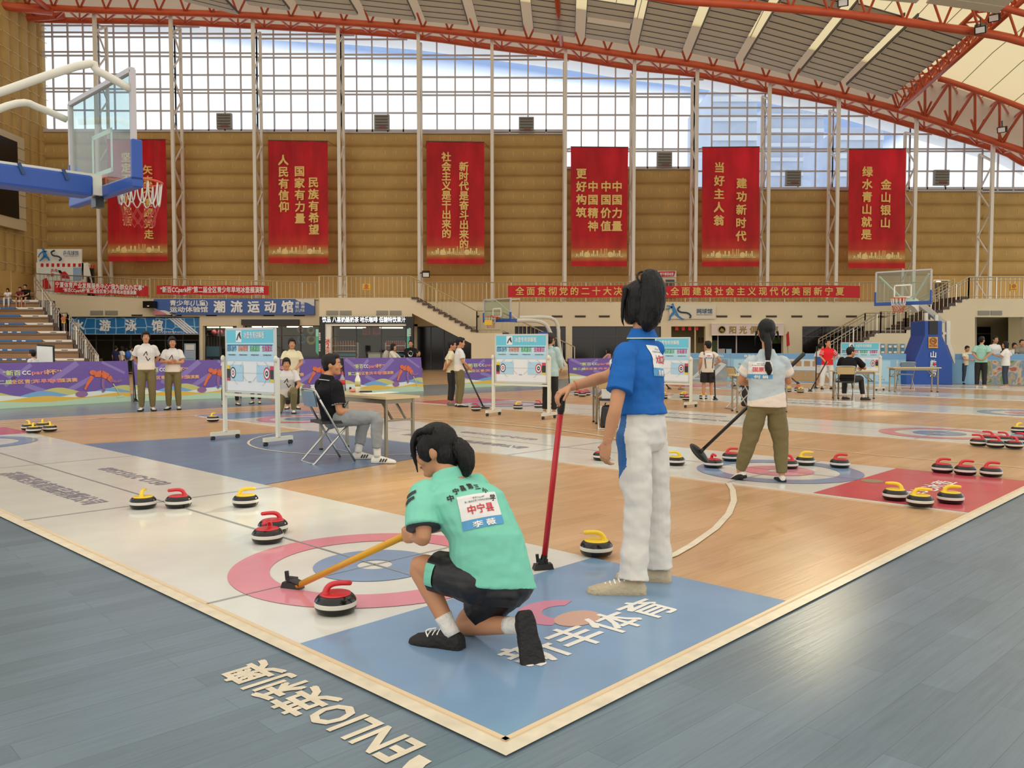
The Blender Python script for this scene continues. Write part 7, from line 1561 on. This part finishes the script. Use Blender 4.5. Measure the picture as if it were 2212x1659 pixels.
# ------------------------------------------------------------------ the other people in the hall
M_tee = cloth('white tee', 'd2d0cc'); M_blkt = mat('black trousers', '161518', .75, bump=.2, bs=10); M_crm = cloth('cream polo', 'd8cfae'); M_redT = cloth('bright red tee', 'd8222a'); M_mintT = cloth('mint tee', '94c4b4'); M_wtee = cloth('bright white tee', 'dedcd8')
M_tie = mat('tie dye jacket', 'b4cccb', .75, var=.22, vs=6); M_vest = cloth('cream vest', 'd6ccbc'); M_navy2 = cloth('navy tee', '22284a'); M_bgrad = cloth('blue sport top', '3a62a4'); M_hood = cloth('cream hooded top', 'd0c4b0'); M_greyT = cloth('grey tee', '7e7a70'); M_den = mat('dark denim', '2e3c4c', .8); M_maroon = cloth('maroon top', '6a2a2c'); M_gsho = mat('grey trainer', '6e6a6c', .6); M_bsho = mat('black trainer', '1a191b', .6); M_yelT = cloth('yellow green top', 'a8a058'); M_wsh = mat('white shorts', 'd4d0cc', .7)
UNI = dict(shirt=([M_tee, M_creamt], .72, 1.05, .05), pants=(M_oliv, 1.98, 1.1), shoes=M_shoew, cover=M_cover)
def two_tone(J): J['paint'] = lambda c: 1 if c.z < J['pel'].z + .09 else 0; J['cuff'] = .85; return J
def chevron(t, out, J, lower=True):
    up = (J['nek'] - J['pel']).normalized(); rt = (J['shR'] - J['shL']).normalized(); fw = up.cross(rt); D = Decal(out['shirt'], J['che'] - up * .06, -rt, up, fw)
    D.stroke((-.045, -.0), (.01, .085), .014, 0); D.stroke((.01, .085), (.025, .01), .014, 0)
    if lower: D.stroke((-.005, -.01), (.035, -.095), .014, 0); D.stroke((.035, -.095), (.075, -.045), .014, 0)
    D.mb.build('chest_print', M_bibk, t)
def ptail(J, L=.2, low=.0, r=.03):
    f, u, h, k = J['hf'], J['hu'], J['hd'], J['k']; p = h - f * .1 * k + u * (.02 - low) * k
    return [([p, p - f * .035 * k - u * .03 * k, p - f * .03 * k - u * L * .6 * k, p - f * .01 * k - u * L * k], [r * .7 * k, r * k, r * .8 * k, r * .25 * k])]
def who(x, yf, ytop, fcg, label, armL='down', armR='down', Y=None, cross=False, vox=.011, hair='short', tl=None, headaz=None, tilt=0., prep=None, over=None, wide=1., P=None, **kw):
    if P is None: P = fl(x, yf) if Y is None else V((at(x, 700, Y).x, Y, 0))
    Yd = P.y; H = P.z * 0 + at(x, ytop, Yd).z - P.z - .005; J = pose(P, fcg, H, armL, armR, headaz, over, tilt, wide)
    if cross: crossed(J, P, fcg, H)
    if prep: prep(J)
    kw.setdefault('wr_amp', .003); return person(label, J, vox=vox, hair=hair, tail=ptail(J, *tl) if tl else None, base=P, **kw)
CL = lambda lower=True: (lambda t, o, J: chevron(t, o, J, lower))
who(318, 888, 714, 158, 'person standing with hands behind the back, white chevron tee, taller of the pair', 'back', 'back', hair='pony', tl=(.22, .05), headaz=150, prep=two_tone, extra=CL(), vox=.0095, **UNI)
who(375, 885, 726, 168, 'person standing with crossed arms, white chevron tee, shorter of the pair', cross=True, hair='bob', headaz=150, tilt=.12, prep=two_tone, extra=CL(False), vox=.0095, **UNI)
def squat():
    P = fl(620, 893); f, r = az(165), az(255); g = lambda x, y, z: P + r * x + f * y + ZZ * z
    J = dict(k=.9, pel=g(0, -.12, .36), wai=g(0, -.09, .5), che=g(0, -.02, .66), nek=g(0, 0, .8), hd=g(0, .05, .935), shL=g(-.15, 0, .765), shR=g(.15, 0, .765), elL=g(-.22, .05, .54), wrL=g(-.16, .22, .45), hnL=g(-.1, .27, .45), elR=g(.22, .0, .53), wrR=g(.26, .12, .34), hnR=g(.27, .17, .28), hpL=g(-.08, -.1, .34), hpR=g(.09, -.1, .32), knL=g(-.13, .28, .44), knR=g(.14, .2, .07), anL=g(-.12, .17, .085), anR=g(.16, -.16, .1), toL=f, toR=(f * .35 - ZZ * .94).normalized(), suR=-f, hf=(az(165) - ZZ * .08).normalized(), hu=(ZZ + az(165) * .08).normalized()); two_tone(J)
    person('person squatting on one knee beside the wheeled board, white chevron tee and olive trousers', J, UNI['shirt'], UNI['pants'], M_shoew, 'pony', SKIN, .0095, True, base=P, extra=CL(), cover=M_cover, wr_amp=.003)
squat()
who(632, 884, 730, 165, 'person in cream polo standing with clasped hands behind the squatting one', 'clasp', 'clasp', hair='pony', headaz=160, vox=.0095, shirt=(M_crm, .72, 1.05, .1), pants=(M_blkt, 1.9, 1.0), shoes=M_shoew, cover=M_cover)
who(498, 876, 752, 150, 'person mostly hidden behind the near wheeled board, feet apart', shirt=(M_tee, .72, 1.05, .05), pants=(M_blkt, 1.85, 1.0), shoes=M_shoew, cover=M_cover, wide=1.8)
who(553, 872, 756, 175, 'person mostly hidden behind the near wheeled board, feet together', shirt=(M_tee, .72, 1.05, .05), pants=(M_blkt, 1.85, 1.0), shoes=M_shoew, cover=M_cover)
who(993, 879, 728, 70, 'boy in white tee and olive trousers pushing a black broom', 'low', 'low', headaz=85, tilt=.2, prep=two_tone, extra=lambda t, o, J: chevron(t, o, J), vox=.0095, curl=(1.1, 1.1), **UNI)
who(975, 876, 735, 75, 'boy in cream polo and black trousers standing behind the broom holder', 'back', 'back', headaz=95, tilt=.1, vox=.01, shirt=(M_crm, .72, 1.05, .06), pants=(M_blkt, 1.88, 1.05), shoes=M_gsho)
who(1188, 897, 718, 30, 'woman with long ponytail in a pale tie dye jacket behind the middle board', 'down', 'low', hair='pony', tl=(.3, -.03, .04), headaz=40, vox=.01, face='back', shirt=(M_tie, 1.8, 1.1, .12), pants=(M_blkt, 1.9, 1.0), shoes=M_shoew, haircol=HAIRB)
def vest(t, out, J):
    fw = az(0); D = Decal(out['shirt'], J['che'], az(88), ZZ, -az(-2))
    for x in (-.1, .1): D.stroke((x * 1.1, .16), (x * .75, -.24), .014, 0); D.stroke((x * 1.1 + .018, .16), (x * .75 + .018, -.24), .007, 1)
    D.mb.build('vest_stripe', [M_maroon, M_bibk], t); bib(t, out['shirt'], J['che'] + ZZ * .04 - az(0) * .1, az(92), ZZ, -az(0), .15, .12, '石嘴山', '王 宇', False)
who(1528, 868, 736, 5, 'boy in a cream striped vest and black shorts walking away with a broom', 'down', 'hip', headaz=-25, vox=.01, face='back', shirt=([M_vest], .5, 1.1, .1), pants=(M_blkt, .85, 1.15), shoes=M_shoew, extra=vest, sock=M_sockw)
who(1470, 842, 765, 120, 'person hidden behind the third wheeled board, one shoe showing below', shirt=(M_tee, .7, 1.05, .05), pants=(M_blkt, .8, 1.1), shoes=M_gsho, wide=.8)
def redtrim(t, out, J):
    for sd in 'LR':
        a, e = J['sh' + sd], J['el' + sd]; b = MB()
        for q in (.2, .4, .6): b.tube([a.lerp(e, q), a.lerp(e, q + .05)], .072, 0, 14)
        b.build('sleeve_stripe', M_wtee, t)
who(1786, 842, 733, 178, 'man with glasses in a bright red tee and white trousers leaning on a broom', 'hip', 'low', headaz=170, vox=.01, curl=(.6, 1.1), shirt=(M_redT, .8, 1.15, .08), pants=(M_wtr, 1.9, 1.2), shoes=M_bsho, extra=redtrim, wide=1.5)
def grad(J): J['paint'] = lambda c: 1 if c.z < J['wai'].z + .1 else 0
who(1771, 838, 741, 60, 'boy in a white and blue top and white shorts behind the man in red', 'down', 'low', headaz=70, prep=grad, shirt=([M_tee, M_bgrad], .75, 1.05, .05), pants=(M_wsh, .8, 1.1), shoes=M_shoew, face=False)
def seat2():
    P = V((at(1832, 800, 19.22).x, 19.22, 0)); f, r = az(35), az(125); g = lambda x, y, z: P + r * x + f * y + ZZ * z
    J = dict(k=1.0, pel=g(0, -.02, .53), wai=g(0, .0, .65), che=g(0, .06, .84), nek=g(0, .1, .99), hd=g(.02, .16, 1.12), shL=g(-.17, .08, .95), shR=g(.17, .1, .95), elL=g(-.26, .3, .76), wrL=g(-.1, .45, .74), hnL=g(-.02, .48, .74), elR=g(.3, .3, .75), wrR=g(.2, .5, .74), hnR=g(.14, .55, .74), hpL=g(-.09, 0, .5), hpR=g(.09, 0, .5), knL=g(-.16, .4, .5), knR=g(.2, .36, .5), anL=g(-.16, .36, .085), anR=g(.26, .36, .085), toL=az(60), toR=az(80), hf=az(80), hu=ZZ.copy())
    def tr(t, o, J):
        for sd in 'LR': a, c = J['kn' + sd], J['an' + sd]; d = az(125) * .06; b = MB(); b.bar(a + d, a.lerp(c, .8) + d, .012, .03); b.build('side_stripe', M_wtee, t)
    person('seated man in black tee and black trousers with white stripe at the far table', J, (M_blk, .75, 1.1, .04), (M_blkt, 1.85, 1.0), M_bsho, 'short', SKIN, .01, True, base=V((P.x, P.y, 0)), extra=tr, sock=M_sockw, wr_amp=.003)
seat2()
who(2118, 838.5, 726, 30, 'man in a mint tee and black trousers standing with hands behind the back', 'back', 'back', headaz=60, face='back', shirt=(M_mintT, .8, 1.08, .08), pants=(M_blkt, 1.92, 1.15), shoes=M_shoew)
who(2171, 837.5, 737, -45, 'woman in a white tee and dark jeans pointing over the barrier', 'point', 'hip', hair='bob', headaz=-70, shirt=(M_wtee, .8, 1.12, .12), pants=(M_den, 1.9, .95), shoes=mat('pale pink trainer', 'c8aca8', .6))
who(2150, 800, 726, 175, 'man in white tee facing us behind the colourful barrier', Y=27.8, shirt=(M_wtee, .75, 1.15, .08), pants=(M_den, 1.9, 1.1), shoes=M_bsho, headaz=170)
who(2090, 800, 747, 178, 'boy leaning his chin on crossed arms on the narrow blue barrier', 'lean', 'lean', Y=27.4, shirt=(M_crm, .6, 1.0, .08), pants=(M_den, 1.9, 1.1), shoes=M_bsho, tilt=.3)
who(2192, 800, 740, 185, 'girl looking over the colourful barrier behind the grey shirted boy', Y=28.2, hair='pony', shirt=(M_tee, .7, 1.0, .08), pants=(M_den, 1.9, 1.0), shoes=M_bsho)
who(2208, 800, 733, 190, 'boy in a grey tee resting his arms on the colourful barrier', 'lean', 'lean', Y=27.2, shirt=(M_greyT, .75, 1.1, .08), pants=(M_den, 1.9, 1.1), shoes=M_bsho)
who(848, 800, 742, 100, 'woman in a cream hooded top with backpack leaning on a purple barrier', 'lean', 'lean', Y=24.6, hair='bob', headaz=110, shirt=(M_hood, 1.8, 1.15, .1), pants=(M_den, 1.9, 1.05), shoes=M_shoew, extra=lambda t, o, J: MB().ell(J['che'] - az(100) * .2 - ZZ * .05, (.11, .15, .22), 0, (az(100), az(10), ZZ), 14, 10).build('backpack', mat('grey backpack', 'a89e92', .8), t, sm=True))
def dog(t, out, J): D = Decal(out['shirt'], J['che'] - ZZ * .03, az(268), ZZ, az(178)); D.poly([(.075 * math.cos(a) * (1 + .15 * math.sin(5 * a)), .09 * math.sin(a)) for a in [2 * PI * k / 24 for k in range(24)]], 0); D.poly([(.02 * math.cos(a) - .01, .05 * math.sin(a)) for a in [2 * PI * k / 12 for k in range(12)]], 1, .008); D.mb.build('chest_print', [M_wtee, M_bibk], t)
who(887, 800, 735, 178, 'heavy man in a black tee with round white print behind the barrier', Y=26.5, shirt=(M_blk, .8, 1.12, .1), pants=(M_den, 1.9, 1.1), shoes=M_bsho, build=1.25, extra=dog)
who(902, 800, 757, 120, 'small boy in dark top at the end of the purple barrier', Y=25.6, shirt=(M_blk, .75, 1.05, .08), pants=(M_den, 1.9, 1.0), shoes=M_bsho)
who(1315, 800, 752, -60, 'dark haired person in pink behind the barrier near the blue sleeve', 'lean', 'lean', Y=30.0, hair='long', shirt=(cloth('dusty pink top', 'c08a88'), 1.7, 1.1, .1), pants=(M_den, 1.9, 1.0), shoes=M_bsho, face=False)
who(69, 800, 756, -80, 'boy in a white and maroon jacket walking behind the first purple barrier', Y=19.3, headaz=-80, shirt=(M_tee, 1.8, 1.1, .1), pants=(M_blkt, 1.9, 1.0), shoes=M_bsho, extra=lambda t, o, J: (lambda D: (D.stroke((-.0, .1), (-.02, -.3), .06, 0), D.mb.build('jacket_stripe', M_maroon, t)))(Decal(o['shirt'], J['che'], az(-80), ZZ, az(-170))))
for x, yt, fc, sh, pn, lab, hr in ((249, 747, 10, M_navy2, M_blkt, 'person in navy with back turned at the swimming entrance', 'short'), (262, 748, 25, M_wtee, M_blkt, 'person in pale tee with back turned at the swimming entrance', 'bob'), (272, 752, -20, M_yelT, M_den, 'person in yellow green top at the swimming entrance', 'short'), (281, 748, 20, M_wtee, M_blkt, 'person with a bright blue backpack at the swimming entrance', 'short')):
    who(x, 800, yt, fc, lab, Y=36.5 + .3 * (x % 3), hair=hr, face='back', vox=.014, shirt=(sh, .75, 1.05, .08), pants=(pn, 1.9, 1.0), shoes=M_bsho, extra=(lambda t, o, J: MB().ell(J['che'] - az(20) * .17 - ZZ * .05, (.15, .11, .2), 0, (az(110), az(20), ZZ), 14, 10).build('backpack', mat('bright blue backpack', '2a5aa8', .7), t, sm=True)) if 'backpack' in lab else None)
def sitter(x, ytop, Y, zs, face, label, sh, pn, sho, hair='short', lean=.12):
    P = V((at(x, 640, Y).x, Y, zs)); f, r = az(face), az(face + 90); H = at(x, ytop, Y).z - zs; k = H / .86 * .9; g = lambda a, b, c: P + r * (a * k) + f * (b * k) + ZZ * (c * k)
    J = dict(k=k, pel=g(0, 0, .1), wai=g(0, .03, .22), che=g(0, .08, .4), nek=g(0, .12, .55), hd=g(0, .16, .69), shL=g(-.17, .1, .5), shR=g(.17, .1, .5), elL=g(-.2, .26, .3), wrL=g(-.1, .42, .22), hnL=g(-.05, .47, .2), elR=g(.2, .26, .3), wrR=g(.1, .42, .22), hnR=g(.05, .47, .2), hpL=g(-.09, .02, .08), hpR=g(.09, .02, .08), knL=g(-.15, .42, .1), knR=g(.15, .42, .1), anL=g(-.15, .46, -.27), anR=g(.15, .46, -.27), toL=f, toR=f, hf=(f - ZZ * .2).normalized(), hu=(ZZ + f * .2).normalized())
    for n_ in ('anL', 'anR'): J[n_].z = zs - .37 + .075 * k
    person(label, J, (sh, .7, 1.05, .04), (pn, .9 if pn is M_blkt else 1.9, 1.0), sho, hair, SKIN, .014, False, base=P, wr_amp=.002)
sitter(19, 619, 38.7, 3.36, 170, 'person in white seated on the top bleacher step, leftmost of three', M_wtee, M_wsh, M_shoew, 'bob')
sitter(45, 616, 38.7, 3.36, 165, 'person in maroon and shorts seated on the top bleacher step', M_maroon, M_blkt, M_shoew)
sitter(59, 609, 38.9, 3.36, 180, 'person in black tee seated on the top bleacher step beside the railing', M_blk, M_blkt, M_bsho)
who(1562, 800, 751, 178, 'person behind the laptop inside the dark club shop', Y=46.4, vox=.014, shirt=(M_greyT, .75, 1.0, .05), pants=(M_den, 1.9, 1.0), shoes=M_bsho, face=False)
bpy.data.scenes.remove(_ts)
# ------------------------------------------------------------------ tidy up the lettering source
if _fo.name in C.objects: C.objects.unlink(_fo)
bpy.data.objects.remove(_fo); bpy.data.curves.remove(_fc)
# hang pieces that belong to a part below that part (thing > part > sub-part)
NEST = dict(print='panel', panel_frame='panel', caster='foot', target_square='backboard', board_frame='backboard', lower_net='net', label_band='body', cap='body', number_bib='shirt', back_lettering='shirt', sleeve_band='shirt', shoulder_stripe='shirt', collar='shirt', sleeve_cuff='shirt',
            shoulder_badge='shirt', sleeve_piping='shirt', chest_print='shirt', vest_stripe='shirt', sleeve_stripe='shirt', jacket_stripe='shirt', side_patch='shorts', side_panel='trousers', side_stripe='trousers', shoe_lace='shoe', shoe_stripe='shoe', hair_tie='hair', lens='housing', lettering='board', emblem='board', wave_print='board', strip_print='edge_strip', pad_strap='arm_padding', no_smoking_plate='base_padding', eye='body', eyebrow='body', mouth='body')
for t_ in [o for o in bpy.data.objects if o.type == 'EMPTY' and o.get('category')]:
    ch = {}
    for c_ in sorted(t_.children, key=lambda o: o.name): ch.setdefault(c_.name.split('.')[0], []).append(c_)
    for a_, b_ in NEST.items():
        if a_ in ch and b_ in ch:
            for i_, c_ in enumerate(ch[a_]):
                tg = ch[b_][min(i_ * len(ch[b_]) // len(ch[a_]), len(ch[b_]) - 1)]; c_.parent = tg; c_.location = (0, 0, 0)
for o in bpy.data.objects:
    if '_o' in o: del o['_o']
